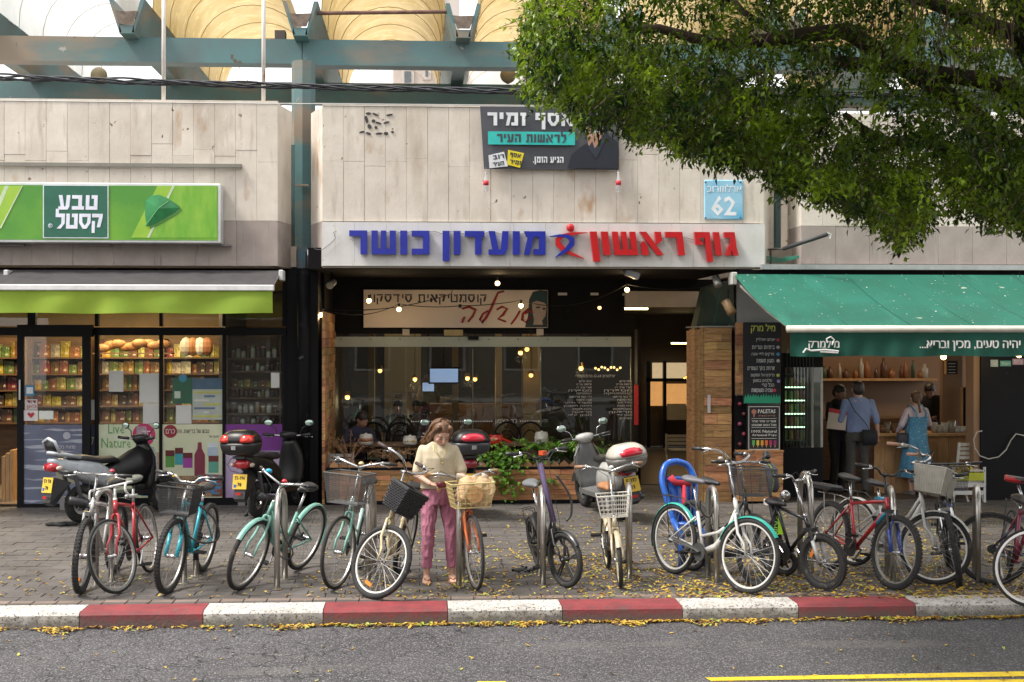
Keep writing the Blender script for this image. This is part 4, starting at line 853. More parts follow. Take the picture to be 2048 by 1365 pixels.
for (x, y, w, h, an) in ((737, 228, 7, 3, 0), (733, 240, 4, 10, .2), (751, 230, 9, 2.5, -.4), (779, 231, 9, 2.5, .2), (747, 243, 5, 4, 0), (757, 247, 8, 2.5, -.3), (773, 246, 8, 2.5, .3), (724, 265, 7, 2.5, .2), (737, 268, 7, 3, -.3), (758, 268, 9, 2.5, .1), (772, 268, 6, 4, 0), (752, 256, 4, 4, 0), (785, 265, 4, 3, 0), (739, 254, 5, 6, .5)):
    c = SP(x, y, YB); k = YB / F * .8; pts = [(c[0] + (math.cos(t) * w * math.cos(an) - math.sin(t) * h * math.sin(an)) * k, c[1] + (math.cos(t) * w * math.sin(an) + math.sin(t) * h * math.cos(an)) * k) for t in [j * PI / 4 for j in range(8)]]
    mb.prism(pts, YB - .0275, YB - .022)
tagmesh(mb, 'stone_scrawl', plain((.06, .055, .055), .9), 'faint dark scrawled marks sprayed high on the middle parapet', 'graffiti')
# ================================================================ CAFE (recess) AND RIGHT SHOP
cf = thing('glass_shopfront', 'dark recessed cafe front with frameless glass panes under a black fascia', 'cafe front', (XX(950, YG), YG, 0))
zg_t = ZZ(950, 690, YG); zgb = ZZ(950, 672, YG)
B('header_wall', blk, cf, XX(632, YG), XX(1250, YG), YG + .05, YG + .2, zgb + .03, Z3 - .03)
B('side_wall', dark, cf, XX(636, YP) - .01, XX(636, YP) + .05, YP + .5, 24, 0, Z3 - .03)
# reclaimed planks on the left return wall
lw_ = thing('plank_cladding', 'rough plank cladding on the left side wall of the cafe recess', 'cladding', (XX(637, YP) + .06, 18, 0))
z = 0; random.seed(8)
while z < 2.62:
    h = random.choice((.09, .11, .13)); y = YP + .05; 
    while y < YG - .05:
        l = random.uniform(.35, .8); y2 = min(YG, y + l); t_ = random.uniform(.03, .05); x = XX(636, YP) + .051
        B('plank', woodv, lw_, x, x + t_, y, y2 - .005, z, z + h - .005); y = y2
    z += h
gx = [658, 812, 946, 1082, 1262]
for k in range(4):
    a, b = XX(gx[k], YG), XX(gx[k + 1], YG)
    B('pane', gc, cf, a + .004, b - .004, YG, YG + .012, .02, zgb)
    B('frosted_strip', mat('frosted_strip', (.42, .47, .42), (.36, .41, .37), rough=.4, sc=2, coord='w'), cf, a, b, YG - .012, YG - .002, ZZ(950, 694, YG), ZZ(950, 674, YG))
    B('edge_seal', plain((.2, .22, .16), .3), cf, b - .008, b + .004, YG - .008, YG + .02, .02, zgb - .2)
for k in range(10): MB().lathe([(.016, 0), (.016, .012)], (XX(682 + k * 59, YG), YG - .028, ZZ(950, 679, YG)), 'y', 10).build('glass_bolt', plain((.3, .3, .28), .3, metal=.8), cf)
B('door_closer', frame, cf, XX(936, YG), XX(957, YG), YG - .06, YG - .012, ZZ(946, 680, YG), ZZ(946, 673, YG))
for (a, b, c, e, cc) in ((805, 819, 658, 671, (.55, .5, .42)), (888, 926, 660, 672, (.5, .4, .2)), (1073, 1087, 658, 671, (.55, .5, .42)), (1116, 1134, 586, 591, (.6, .6, .6)), (1181, 1197, 586, 591, (.6, .6, .6)), (1245, 1260, 587, 592, (.6, .6, .6))):
    flat(a, b, c, e, YG + .048, plain(cc), cf, 'small_label')
# Odelia sign
od = thing('cosmetics_sign', 'cream sign with black Hebrew text, a red script name and a dark haired portrait', 'sign', (XX(912, YG), YG, ZZ(912, 656, YG)))
yo = YG - .03; a, b, c, e = RC(727, 1096, 580, 656, yo); B('board', mat('sign_cream', (.76, .65, .56), (.68, .57, .49), rough=.5, sc=.8, coord='w'), od, a, b, yo, YG + .05, c, e, bevel=.006)
tb = plain((.035, .03, .035), .5)
text('קוסמטיקאית סידסקוי', tb, od, XX(738, yo), XX(973, yo), ZZ(850, 597, yo), yo - .001, .155, bold=.012)
rd = plain((.33, .015, .025), .5); stroke = lambda pts, w, nm='script_stroke': MB().tube([(XX(x, yo), yo - .008, ZZ(x, y, yo)) for x, y in pts], [w * Y_ * (.5 + .5 * math.sin(PI * (i + .6) / (len(pts) + .2))) for i in range(len(pts))], 6, flat=1).build(nm, rd, od, smooth=True)
stroke([(924, 618), (938, 614), (951, 620), (946, 632), (936, 644)], 3.2); stroke([(929, 634), (926, 641), (924, 646)], 2.8)
stroke([(1008, 583), (996, 586), (990, 600), (982, 618), (972, 636), (964, 646), (960, 640), (966, 628), (976, 622)], 3.2)
stroke([(993, 620), (1004, 614), (1014, 618), (1006, 630), (996, 638), (1012, 644)], 3.2); stroke([(1040, 622), (1032, 636), (1022, 649)], 2.6)
stroke([(1057, 618), (1046, 628), (1044, 640), (1052, 646), (1060, 634)], 3.2); stroke([(1050, 628), (1060, 622), (1066, 626)], 2.4)
def so_(pts, m_, nm, e_): MB().prism([SP(x, y, yo) for x, y in pts], yo - e_, yo).build(nm, m_, od)
so_([(1050, 655), (1056, 632), (1058, 600), (1066, 584), (1080, 581), (1095, 582), (1095, 655)], plain((.02, .035, .04)), 'portrait_hair', .003)
so_([(1066, 650), (1068, 640), (1065, 625), (1064, 606), (1070, 598), (1088, 602), (1093, 612), (1091, 632), (1084, 642), (1086, 650)], plain((.42, .33, .28)), 'portrait_face', .005)
so_([(1063, 606), (1064, 590), (1078, 584), (1093, 588), (1095, 612), (1088, 606), (1074, 602)], plain((.01, .05, .06)), 'portrait_fringe', .007)
so_([(1072, 614), (1080, 613), (1080, 617), (1072, 617)], tb, 'portrait_eye', .007); so_([(1085, 616), (1091, 616), (1091, 620), (1085, 620)], tb, 'portrait_eye', .007)
# window lettering
wf = thing('window_lettering', 'white price list lettering on the right pane of the cafe glass', 'lettering', (XX(1185, YG), YG, 1)); wl2 = plain((.72, .72, .72)); yw = YG - .004
text('ארלוזורוב 62-64 מרכז מסחרי'.replace('62-64', '46-26'), wl2, wf, XX(1151, yw), XX(1230, yw), ZZ(1190, 752, yw), yw, .05)
random.seed(21); HL = 'אבגדהוזחטיכלמנסעפצקרשת'
def rw(): return ' '.join(''.join(random.choice('אבגדהולמנרשתיק') for _ in range(random.randint(2, 5))) for _ in range(4))
lines = ['קומת קרקע', 'מרפאת שיניים', 'משרד עורכי דין', 'מספרה', 'קוסמטיקה', 'חדר כושר גוף ראשון', 'סטודיו לפילאטיס', 'משרד תיווך', 'רואה חשבון', 'ביטוח ופיננסים', 'מרפאה', 'מכון יופי']
for cx_, n_ in ((1183, 12), (1264, 13)):
    for k in range(n_):
        wpx = random.choice((38, 56, 46, 30)); text(lines[k % 12], wl2, wf, XX(cx_ - wpx, yw), XX(cx_, yw), ZZ(1200, 763 + k * 6.2, yw), yw, .032, align='R')
wf2 = thing('window_lettering', 'row of small white dots and words low on the middle panes of the cafe glass', 'lettering', (XX(950, YG), YG, 1))
for k in range(58): B('dot', wl2, wf2, XX(822 + k * 4.45, yw), XX(824.4 + k * 4.45, yw), yw - .003, yw, ZZ(900, 844.5, yw), ZZ(900, 842, yw)) if not (884 < 822 + k * 4.45 < 903 or 985 < 822 + k * 4.45 < 1037) else None
text('לב הצפון', wl2, wf2, XX(990, yw), XX(1034, yw), ZZ(1012, 843, yw), yw, .07); text('לב', wl2, wf2, XX(888, yw), XX(902, yw), ZZ(895, 844, yw), yw, .06)
# interior of cafe
ci = thing('cafe_interior', 'dim cafe room behind the glass with a beige back wall and columns', 'cafe interior', (XX(950, 22), 22, 0))
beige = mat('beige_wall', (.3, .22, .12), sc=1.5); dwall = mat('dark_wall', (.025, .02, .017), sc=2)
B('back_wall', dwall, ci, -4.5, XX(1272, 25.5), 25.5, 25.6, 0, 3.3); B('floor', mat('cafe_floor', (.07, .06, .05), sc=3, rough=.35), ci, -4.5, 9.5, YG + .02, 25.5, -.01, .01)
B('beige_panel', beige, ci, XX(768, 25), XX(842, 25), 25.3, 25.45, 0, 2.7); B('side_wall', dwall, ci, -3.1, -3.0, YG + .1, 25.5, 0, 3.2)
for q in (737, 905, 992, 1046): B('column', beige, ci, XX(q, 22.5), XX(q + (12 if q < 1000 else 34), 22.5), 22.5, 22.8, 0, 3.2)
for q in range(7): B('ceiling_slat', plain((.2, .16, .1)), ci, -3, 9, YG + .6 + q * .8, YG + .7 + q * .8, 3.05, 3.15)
B('counter', wd, ci, XX(860, 23.5), XX(1080, 23.5), 23.3, 23.8, 0, 1.05)
text('גוף ראשון', tb, ci, XX(784, 25.2), XX(831, 25.2), ZZ(806, 791, 25.2), 25.29, .16)
for (a, b, c, e, Y, lab) in ((860, 916, 738, 765, 22.4, 'larger lit blue screen hanging inside the cafe'), (845, 868, 766, 783, 23.2, 'smaller lit blue screen inside the cafe, below the larger one')):
    t = thing('television', lab, 'screen', (XX(a, Y), Y, 2)); x0_, x1_, z0_, z1_ = RC(a, b, c, e, Y); B('casing', frame, t, x0_ - .03, x1_ + .03, Y, Y + .05, z0_ - .03, z1_ + .03)
    B('screen', mat('screen_blue', (.35, .5, .85), (.6, .65, .7), sc=2, coord='w', emit=.5), t, x0_, x1_, Y - .006, Y - .001, z0_, z1_); x = XX((a + b) / 2, Y); MB().tube([(x, Y + .03, z1_), (x, Y + .03, 3.1)], .015, 6).build('bracket', frame, t)
bulb = mat('bulb_glow', (1, .68, .3), emit=5); bulbs_ = mat('bulb_small', (1, .6, .2), emit=2.5); brass = plain((.35, .2, .06), .3, metal=.8)
pend = [(1054, 699, 21.5), (1041, 706, 21.7), (935, 757, 23), (950, 759, 22.6), (1062, 751, 22.4), (1162, 737, 21), (695, 795, 20.4), (760, 742, 23), (830, 759, 23.5)]
for px, py, Y in pend:
    x, _, z = P(px, py, Y); t = thing('pendant_lamp', 'small glowing pendant lamp inside the cafe at the %s' % ['upper right of the middle, higher one', 'upper right of the middle, lower one', 'middle beside the screen, left one', 'middle beside the screen, right one', 'right of the screens near the column', 'right pane beside the small bulb cluster', 'far left over the seated guest', 'left column', 'beige wall'][pend.index((px, py, Y))], 'lamp', (x, Y, z))
    MB().ball((x, Y, z), .04, 10, 7).build('bulb', mat('bulb_amber', (1, .48, .12), emit=3.2), t, smooth=True); MB().tube([(x, Y, z + .04), (x, Y, 3.1)], .006, 4).build('cord', frame, t); MB().lathe([(.06, 0), (.03, .07)], (x, Y, z + .03)).build('shade', brass, t)
    if px in (1041, 935, 695, 1162, 830): lamp(t, (x, Y - .1, z - .08), 7)
t = thing('string_lights', 'cluster of tiny round bulbs inside the cafe behind the price list', 'lights', (XX(1215, 22), 22, 2))
for k in range(9): MB().ball(P(1191 + k * 6.2, 737 + 3 * math.sin(k * 2), 22), .022, 8, 5).build('bulb', bulbs_, t)
MB().tube([P(1180, 728, 22)] + [P(1191 + k * 6.2, 734 + 3 * math.sin(k * 2), 22) for k in range(9)], .005, 4).build('wire', frame, t)
# terrace string lights
ypx = [(643, 630, 17.2), (738, 602, 18.2), (798, 619, 18.4), (995, 567, 17.8), (1042, 612, 18.3), (1254, 580, 17.6), (1199, 616, 18.9)]
lbs = ['at the plank wall on the far left', 'in front of the cream sign, first from the left', 'in front of the cream sign, second from the left', 'above the middle of the cream sign', 'beside the portrait on the cream sign', 'near the camera above the cafe entrance', 'small amber one right of the cream sign']
for (px, py, Y), l_ in zip(ypx, lbs):
    x, _, z = P(px, py, Y); t = thing('light_bulb', 'glowing round bulb hanging %s' % l_, 'light bulb', (x, Y, z - .04)); r = .036 if px != 1199 else .028
    MB().ball((x, Y, z), r, 12, 8).build('bulb', bulb if px != 1199 else bulbs_, t, smooth=True); MB().lathe([(.018, 0), (.016, .06)], (x, Y, z + r * .8), n=8).build('socket', frame, t)
    if px != 1199: lamp(t, (x, Y - .07, z - .03), 2.2, size=.04)
mb = MB()
def cat(a, b, sag, n_=14):
    A, Bq = Vector(a), Vector(b); return [A.lerp(Bq, i / n_) - Vector((0, 0, sag * 4 * (i / n_) * (1 - i / n_))) for i in range(n_ + 1)]
Bp = [Vector(P(*q)) + Vector((0, 0, .08)) for q in ypx]
for s_, e_, g_ in ((Bp[0], P(903, 588, 18.3), .1), (P(903, 588, 18.3), P(905, 578, 18.3), 0), (Bp[0], Bp[2], .12), (Bp[2], P(920, 612, 18.4), .03), (P(920, 612, 18.4), Bp[4], .02), (Bp[4], Bp[5], .18), (P(640, 545, 17.2), Bp[0], .01), (Bp[3], P(995, 548, 17.8), 0), (Bp[5], P(1470, 560, 17.2), .1)): mb.tube(cat(s_, e_, g_), .006, 4)
mb.box(*[XX(917, 18.4), XX(923, 18.4)], 18.38, 18.42, ZZ(920, 616, 18.4), ZZ(920, 609, 18.4))
tagmesh(mb, 'light_cable', plain((.015, .015, .015)), 'thin black bulb cable looping across the cafe front', 'cable')
# cctv camera and spotlights
def spot(lab, px, py, Y, d, m_=None, s=1.):
    c = Vector(P(px, py, Y)); t = thing('spotlight', lab, 'spotlight', c); d = Vector(d).normalized(); q = d.to_track_quat('Z', 'Y').to_matrix()
    mb = MB().lathe([(.035 * s, -.09 * s), (.05 * s, -.08 * s), (.055 * s, .08 * s), (.045 * s, .085 * s)], (0, 0, 0), n=12); mb.v = [tuple(c + q @ Vector(p)) for p in mb.v]; mb.build('housing', m_ or plain((.35, .33, .3), .4), t, smooth=True)
    MB().tube([c, c + Vector((0, .06, .1 * s)), c + Vector((0, .08, .2 * s))], .014, 6).build('bracket', frame, t); return t
spot('small spotlight under the soffit at the far left of the cafe recess', 663, 568, 17.2, (-.3, -1, -.4))
spot('silver spotlight beside the green awning bracket', 1434, 563, 16.6, (.1, -.6, -.8), plain((.5, .5, .48), .35, metal=.6))
spot('amber lit spotlight pointing at the chalkboard', 1458, 615, 16.5, (.35, -.3, -.8), plain((.32, .2, .1), .4), 1.25)
t = thing('security_camera', 'grey boxy security camera under the soffit above the entrance', 'camera', P(1260, 555, 16.7)); c = Vector(P(1264, 549, 16.6))
MB().obox(c, (.2, .13, .09), Matrix.Rotation(.35, 3, 'Y')).build('camera_body', plain((.35, .36, .38), .4), t, bevel=.01); MB().tube([c, c + Vector((-.08, .1, 0)), c + Vector((-.1, .12, .08))], .018, 6).build('bracket', plain((.2, .2, .2)), t)
# entrance: white lintel, deep dark passage
en = thing('entrance_passage', 'deep dark entrance passage with white lintel beside the cafe', 'passage', (XX(1330, YG), YG, 0))
a, b, c, e = RC(1250, 1402, 583, 614, YG); B('lintel', mat('lintel_white', (.5, .46, .42), sc=2), en, a, b, YG - .02, YG + .3, c, e); B('lintel_fascia', blk, en, a, XX(1470, YG), YG - .03, YG + .25, e + .003, Z3 - .03)
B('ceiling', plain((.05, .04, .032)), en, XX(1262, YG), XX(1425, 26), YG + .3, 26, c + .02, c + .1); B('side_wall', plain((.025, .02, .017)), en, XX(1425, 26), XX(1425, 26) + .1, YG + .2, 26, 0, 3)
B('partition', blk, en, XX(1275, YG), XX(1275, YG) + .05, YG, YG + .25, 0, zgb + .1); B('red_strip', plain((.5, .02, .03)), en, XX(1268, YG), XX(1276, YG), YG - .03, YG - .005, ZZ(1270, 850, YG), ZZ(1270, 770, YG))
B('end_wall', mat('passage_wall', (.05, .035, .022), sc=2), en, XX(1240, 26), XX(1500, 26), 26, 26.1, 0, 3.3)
for (a, b, c, e) in ((1300, 1325, 764, 812), (1332, 1378, 768, 812)): x0_, x1_, z0_, z1_ = RC(a, b, c, e, 25.8); B('food_picture', mat('food_pic', (.45, .22, .07), (.1, .04, .02), sc=5, coord='w', emit=.8), en, x0_, x1_, 25.8, 25.83, z0_, z1_)  # food pictures given a glow of their own to show in the black passage
for (a, b, c, e) in ((1305, 1382, 726, 760),): x0_, x1_, z0_, z1_ = RC(a, b, c, e, 25.7); B('menu_print', mat('menu_pic', (.5, .38, .22), (.3, .2, .1), sc=4, coord='w', emit=.6), en, x0_, x1_, 25.7, 25.73, z0_, z1_)  # menu print also carries an added glow
for (a, b, c, e) in ((1293, 1300, 722, 900), (1326, 1332, 722, 900), (1380, 1388, 722, 900), (1293, 1388, 757, 763)): x0_, x1_, z0_, z1_ = RC(a, b, c, e, 25.6); B('door_frame', frame, en, x0_, x1_, 25.55, 25.65, 0 if e == 900 else z0_, z1_)
B('notice', plain((.3, .26, .2)), en, *[XX(1334, 25.5), XX(1372, 25.5)], 25.5, 25.52, *[ZZ(1350, 840, 25.5), ZZ(1350, 808, 25.5)])
for px, py, Y, l_ in ((1270, 618, YG + 1, 'near the lintel'), (1364, 687, 24, 'deep inside')):
    x, _, z = P(px, py, Y); t = thing('ceiling_tube', 'yellow lit tube on the entrance ceiling %s' % l_, 'lamp', (x, Y, z)); MB().obox((x, Y, z), (.42, .06, .03)).build('tube', warm, t); arealamp(t, (x, Y, z - .05), 6, .4, .2)
# wood clad pillar by the entrance
wp = thing('wooden_pillar', 'tall pillar clad in reclaimed planks between the entrance and the chalkboard', 'pillar', (XX(1436, YP), YP, 0))
xa, xb = XX(1410, YP), XX(1463, YP); zt = ZZ(1436, 655, YP); B('core', dark, wp, xa + .03, xb - .005, YP + .03, YP + 1.1, 0, zt)
random.seed(12); z = 0
while z < zt - .03:
    h = min(random.choice((.09, .11, .13, .15)), zt - z)
    if random.random() < .35: xm = xa + (xb - xa) * random.uniform(.3, .7); B('plank', woodv, wp, xa, xm - .003, YP + random.uniform(-.01, .01), YP + .04, z, z + h - .005); B('plank', woodv, wp, xm, xb, YP + random.uniform(-.01, .01), YP + .04, z, z + h - .005)
    else: B('plank', woodv, wp, xa, xb, YP + random.uniform(-.01, .01), YP + .04, z, z + h - .005)
    z += h
y = YP + .05; k = 0
while y < YP + 1.1: B('plank', woodv, wp, xa - .02, xa + .02, y, y + .17, 0, zt - .02 * (k % 3)); y += .175; k += 1
B('post_cap', plain((.3, .28, .25)), wp, xa - .03, xb + .01, YP - .02, YP + 1.1, zt, zt + .02)
flat(1415, 1421, 790, 826, YP - .015, plain((.6, .58, .58)), wp, 'paper_strip')
# second narrow plank pillar behind
wp2 = thing('wooden_pillar', 'narrow plank clad door post at the inner left of the entrance pillar', 'pillar', (XX(1396, 18.6), 18.6, 0))
for k in range(9): B('plank', woodv, wp2, XX(1386, 18.6), XX(1404, 18.6), 18.6, 18.7, k * .265, k * .265 + .26)
wl_ = thing('wall_lamp', 'red wall lamp with two glowing bulbs on the entrance post', 'lamp', P(1385, 752, 18.3)); c = Vector(P(1392, 742, 18.4)); MB().lathe([(.1, -.08), (.13, .0), (.09, .06)], c, 'y', 8).build('lamp_shade', plain((.3, .02, .03)), wl_)
for px, py in ((1378, 758), (1389, 752)): MB().ball(P(px, py, 18.25), .04, 10, 7).build('bulb', bulb, wl_, smooth=True)
MB().tube([P(1367, 757, 18.3), P(1382, 750, 18.3), P(1392, 750, 18.35)], .018, 6).build('arm', brass, wl_); lamp(wl_, P(1383, 757, 18.1), 9, (1, .6, .25))
# dark hood above pillar
hd = thing('green_hood', 'dark green folded awning hood above the entrance pillar', 'hood', P(1425, 640, 17.3)); 
MB().slab([P(1412, 572, 17.4), P(1466, 560, 16.9), P(1470, 648, 16.9), P(1392, 655, 17.9)], (0, .35, 0)).build('hood_shell', plain((.012, .04, .035)), hd); MB().slab([P(1442, 568, 16.85), P(1444, 568, 16.85), P(1430, 648, 17.15), P(1427, 648, 17.15)], (0, .01, 0)).build('seam', plain((.03, .12, .1)), hd)
# planter
pt = thing('wooden_planter', 'long planter of reclaimed planks with black frame and small picket points', 'planter', (XX(905, YP), YP, 0))
a, b = XX(652, YP), XX(1163, YP); zt = ZZ(905, 935, YP)
for x0_, x1_, z0_, z1_ in ((a, b, 0, .05), (a, b, zt - .035, zt), (a, a + .04, .05, zt - .035), (b - .05, b, .05, zt - .035), ((a + b) / 2 - .02, (a + b) / 2 + .02, .05, zt - .035)): B('metal_frame', frame, pt, x0_, x1_, YP - .012, YP + .5, z0_, z1_) if z1_ - z0_ < .1 and z0_ < .01 else B('metal_frame', frame, pt, x0_, x1_, YP - .012, YP + .04, z0_, z1_)
B('soil', plain((.05, .035, .025), .95), pt, a + .05, b - .05, YP + .05, YP + .48, .1, zt - .05); B('back_board', frame, pt, a, b, YP + .46, YP + .5, .05, zt)
random.seed(2)
for (u, v) in ((a + .042, (a + b) / 2 - .022), ((a + b) / 2 + .022, b - .052)):
    n_ = 6; h = (zt - .035 - .05) / n_
    for k in range(n_):
        x = u
        while x < v - .03:
            l = random.uniform(.22, .75); x2 = min(v, x + l)
            if v - x2 < .12: x2 = v
            B('plank', woodp, pt, x + .002, x2 - .002, YP - random.uniform(.004, .012), YP + .03, .05 + k * h + .003, .05 + (k + 1) * h - .002); x = x2
nP = 27
for k in range(nP):
    x = a + .04 + (b - a - .08) * (k + .5) / nP; w_ = (b - a) / nP * .46; zz = zt - .06; hh = .14 + random.uniform(-.01, .01)
    MB().prism([(x - w_, zz), (x + w_, zz), (x + w_, zz + hh * .62), (x, zz + hh), (x - w_, zz + hh * .62)], YP + .06, YP + .08).build('picket', mat('picket_wood', (.5, .26, .12), (.38, .18, .08), sc=5, rnd=.2, rough=.7), pt)
t = thing('black_planter_box', 'plain black box planter at the right end of the wooden planter', 'planter', (XX(1178, YP), YP, 0)); B('box_shell', frame, t, XX(1165, YP), XX(1192, YP), YP + .05, YP + .5, 0, .62, bevel=.01); B('soil', plain((.05, .035, .025), .95), t, XX(1167, YP), XX(1190, YP), YP + .07, YP + .48, .618, .63)
# terrace furniture
def bent_chair(lab, px, Y, zb_=1.03, grp=None):
    x = XX(px, Y); t = thing('bentwood_chair', lab, 'chair', (x, Y, 0)); r = .205
    MB().tube([(x - r, Y, .45)] + [(x - r * math.cos(PI * j / 12), Y - .06, .78 + (zb_ - .78) * math.sin(PI * j / 12)) for j in range(13)] + [(x + r, Y, .45)], .016, 7).build('backrest', frame, t, smooth=True)
    MB().tube([(x - r * .55, Y, .45)] + [(x - r * .55 * math.cos(PI * j / 10), Y - .05, .74 + (zb_ - .86) * math.sin(PI * j / 10)) for j in range(11)] + [(x + r * .55, Y, .45)], .011, 6).build('back_loop', frame, t, smooth=True)
    MB().lathe([(.2, 0), (.21, .02), (.2, .04)], (x, Y + .2, .43), n=18).build('seat', frame, t)
    for sx in (-1, 1):
        for sy in (0, .36): MB().tube([(x + sx * .17, Y + .02 + sy, .43), (x + sx * .19, Y + .02 + sy * 1.05, 0)], .014, 6).build('leg', frame, t)
for px, l_ in ((748, 'behind the left table, left one'), (800, 'behind the left table, right one'), (1014, 'behind the right table, left one'), (1060, 'behind the right table, right one')): bent_chair('black bentwood chair with arched back %s' % l_, px, 18.45)
def table(lab, p0, p1, Y, m_=None):
    a, b = XX(p0, Y), XX(p1, Y); t = thing('cafe_table', lab, 'table', ((a + b) / 2, Y, 0)); B('tabletop', m_ or wd, t, a, b, Y, Y + .55, .72, .75, bevel=.006)
    for x in (a + .05, b - .05):
        for y in (Y + .05, Y + .5): MB().tube([(x, y, 0), (x, y, .72)], .015, 6).build('leg', frame, t)
table('dark wooden table left behind the planter with enamel pots', 690, 830, 17.75); table('dark wooden table right behind the planter with a red pot', 965, 1110, 17.75)
def pot(lab, px, py, Y, m_, h=.14, r=.1, spout=False, patt=None):
    x, _, z = P(px, py, Y); z = .75; t = thing('enamel_pot', lab, 'pot', (x, Y, z)); MB().lathe([(r, 0), (r * 1.03, h * .3), (r * .95, h * .9), (r * .9, h)], (x, Y, z), n=18).build('pot_body', m_, t, smooth=True)
    MB().lathe([(r * .9, 0), (r * .85, .012), (.02, .018), (.018, .03)], (x, Y, z + h), n=16).build('lid', frame if spout else m_, t, smooth=True)
    if patt: MB().lathe([(r * 1.04, h * .35), (r * 1.0, h * .7)], (x, Y, z), n=18).build('printed_band', patt, t, smooth=True)
    if spout: MB().tube([(x + r * .8, Y - .05, z + h * .6), (x + r * 2.2, Y - .08, z + h * .2)], .016, 6).build('handle', m_, t)
ew = plain((.66, .64, .58), .25)
pot('red enamel pot with a long handle and white marks on the right table', 992, 878, 17.8, plain((.62, .04, .02), .25), spout=True, patt=mat('pot_marks', (.8, .3, .22), (.6, .04, .02), sc=14, lo=.5, hi=.52, coord='w'))
pot('white enamel pot with brown band on the left table beside the seated guest', 732, 874, 17.8, ew, patt=plain((.35, .15, .08), .3)); pot('white enamel pot with yellow flower on the left table near the standing woman', 820, 876, 17.8, ew, .11, patt=mat('flower_band', (.6, .6, .5), (.65, .35, .03), sc=11, lo=.45, hi=.5, coord='w')); pot('white enamel pot with small flower on the right end of the right table', 1083, 880, 17.8, ew, .16, patt=mat('flower_band2', (.65, .64, .58), (.45, .35, .2), sc=9, lo=.35, hi=.4, coord='w'))
def slat_chair(lab, p0, p1, y0, Y, m_, n_=4, lean=.0, seat=True):
    a, b = XX(p0, Y), XX(p1, Y); zt2 = ZZ((p0 + p1) / 2, y0, Y); t = thing('folding_chair', lab, 'chair', ((a + b) / 2, Y, 0))
    for x in (a, b): MB().obox(((x), Y + .02, zt2 / 2), (.03, .03, zt2), Matrix.Rotation(lean, 3, 'X')).build('leg', m_, t); MB().tube([(x, Y - .35, 0), (x, Y + .1, zt2 * .62)], .014, 6).build('leg', m_, t)
    for k in range(n_): MB().box(a + .016, b - .016, Y - .02, Y - .004, zt2 - .06 - k * .062, zt2 - .015 - k * .062).build('slat', m_, t)
    if seat:
        for k in range(6): MB().box(a, b, Y - .4 + k * .06, Y - .355 + k * .06, .43, .445).build('seat_slat', m_, t)
wc = plain((.6, .6, .58), .5)
slat_chair('white slatted bench back at the left end of the planter', 658, 706, 906, 17.55, wc, 4); slat_chair('pale slatted folding chair behind the right side of the planter', 1078, 1118, 893, 17.9, plain((.3, .32, .28)), 4); slat_chair('white folding chair inside the dark entrance', 1333, 1375, 868, 20.5, plain((.4, .36, .3)), 3)

# ---------------------------------------------------------------- menu pillar and right shop
mp = thing('menu_pillar', 'plank clad corner pillar carrying the chalk menu board', 'pillar', (XX(1520, YP), YP, 0))
B('core', mat('grey_render', (.36, .34, .34), (.3, .28, .28), sc=3, coord='w'), mp, XX(1474, YP), XX(1562, YP), YP + .02, YP + .5, 0, Z3)
random.seed(31)
def plankstack(par, p0, p1, pa, pb, Y, th, m_, hs, minw=.3):
    a, b = XX(p0, Y), XX(p1, Y); z0_, z1_ = ZZ((p0 + p1) / 2, pb, Y), ZZ((p0 + p1) / 2, pa, Y); z = max(0, z0_)
    while z < z1_ - .02:
        h = min(random.choice(hs), z1_ - z); cuts = [a, b] if random.random() < .45 else [a, a + (b - a) * random.uniform(.3, .7), b]
        for j in range(len(cuts) - 1): B('plank', m_, par, cuts[j] + .002, cuts[j + 1] - .002, Y - random.uniform(.0, .014), Y + th, z + .003, z + h - .002)
        z += h
plankstack(mp, 1471, 1490, 645, 790, YP - .01, .03, woodv, (.16, .2, .12))
bxb = thing('plank_box', 'wooden plank box at the foot of the menu pillar', 'box', (XX(1520, YP - .1), YP - .1, 0)); plankstack(bxb, 1477, 1566, 905, 1003, YP - .15, .16, woodp, (.12, .13, .11)); B('top_board', woodp, bxb, XX(1475, YP - .15), XX(1567, YP - .15), YP - .17, YP + .0, ZZ(1520, 905, YP - .15), ZZ(1520, 905, YP - .15) + .025)
t = thing('wine_rack', 'narrow dark bottle rack beside the ice pop board', 'rack', (XX(1483, YP), YP, .7)); B('rack_back', dark, t, XX(1470, YP), XX(1494, YP), YP - .02, YP + .015, ZZ(1482, 903, YP), ZZ(1482, 792, YP))
for k in range(5): MB().ball((XX(1478 + 8 * (k % 2), YP), YP - .04, ZZ(1482, 808 + k * 20, YP)), (.03, .04, .03), 8, 6).build('bottle_end', plain(((.2, .02, .05), (.1, .02, .03), (.25, .05, .1))[k % 3], .3), t)
cbm = mat('chalkboard', (.012, .012, .015), (.02, .02, .024), sc=4, rough=.8, coord='w')
cb = thing('chalkboard_menu', 'tall black chalkboard menu with yellow heading and white handwritten Hebrew lines', 'menu board', (XX(1525, YP), YP - .1, ZZ(1525, 808, YP))); yc = YP - .08
B('board', cbm, cb, XX(1487, yc), XX(1562, yc), yc, yc + .03, ZZ(1525, 808, yc), ZZ(1525, 645, yc))
text('מיל מרק', plain((.6, .62, .12)), cb, XX(1502, yc), XX(1550, yc), ZZ(1526, 658, yc), yc, .13, bold=.01)
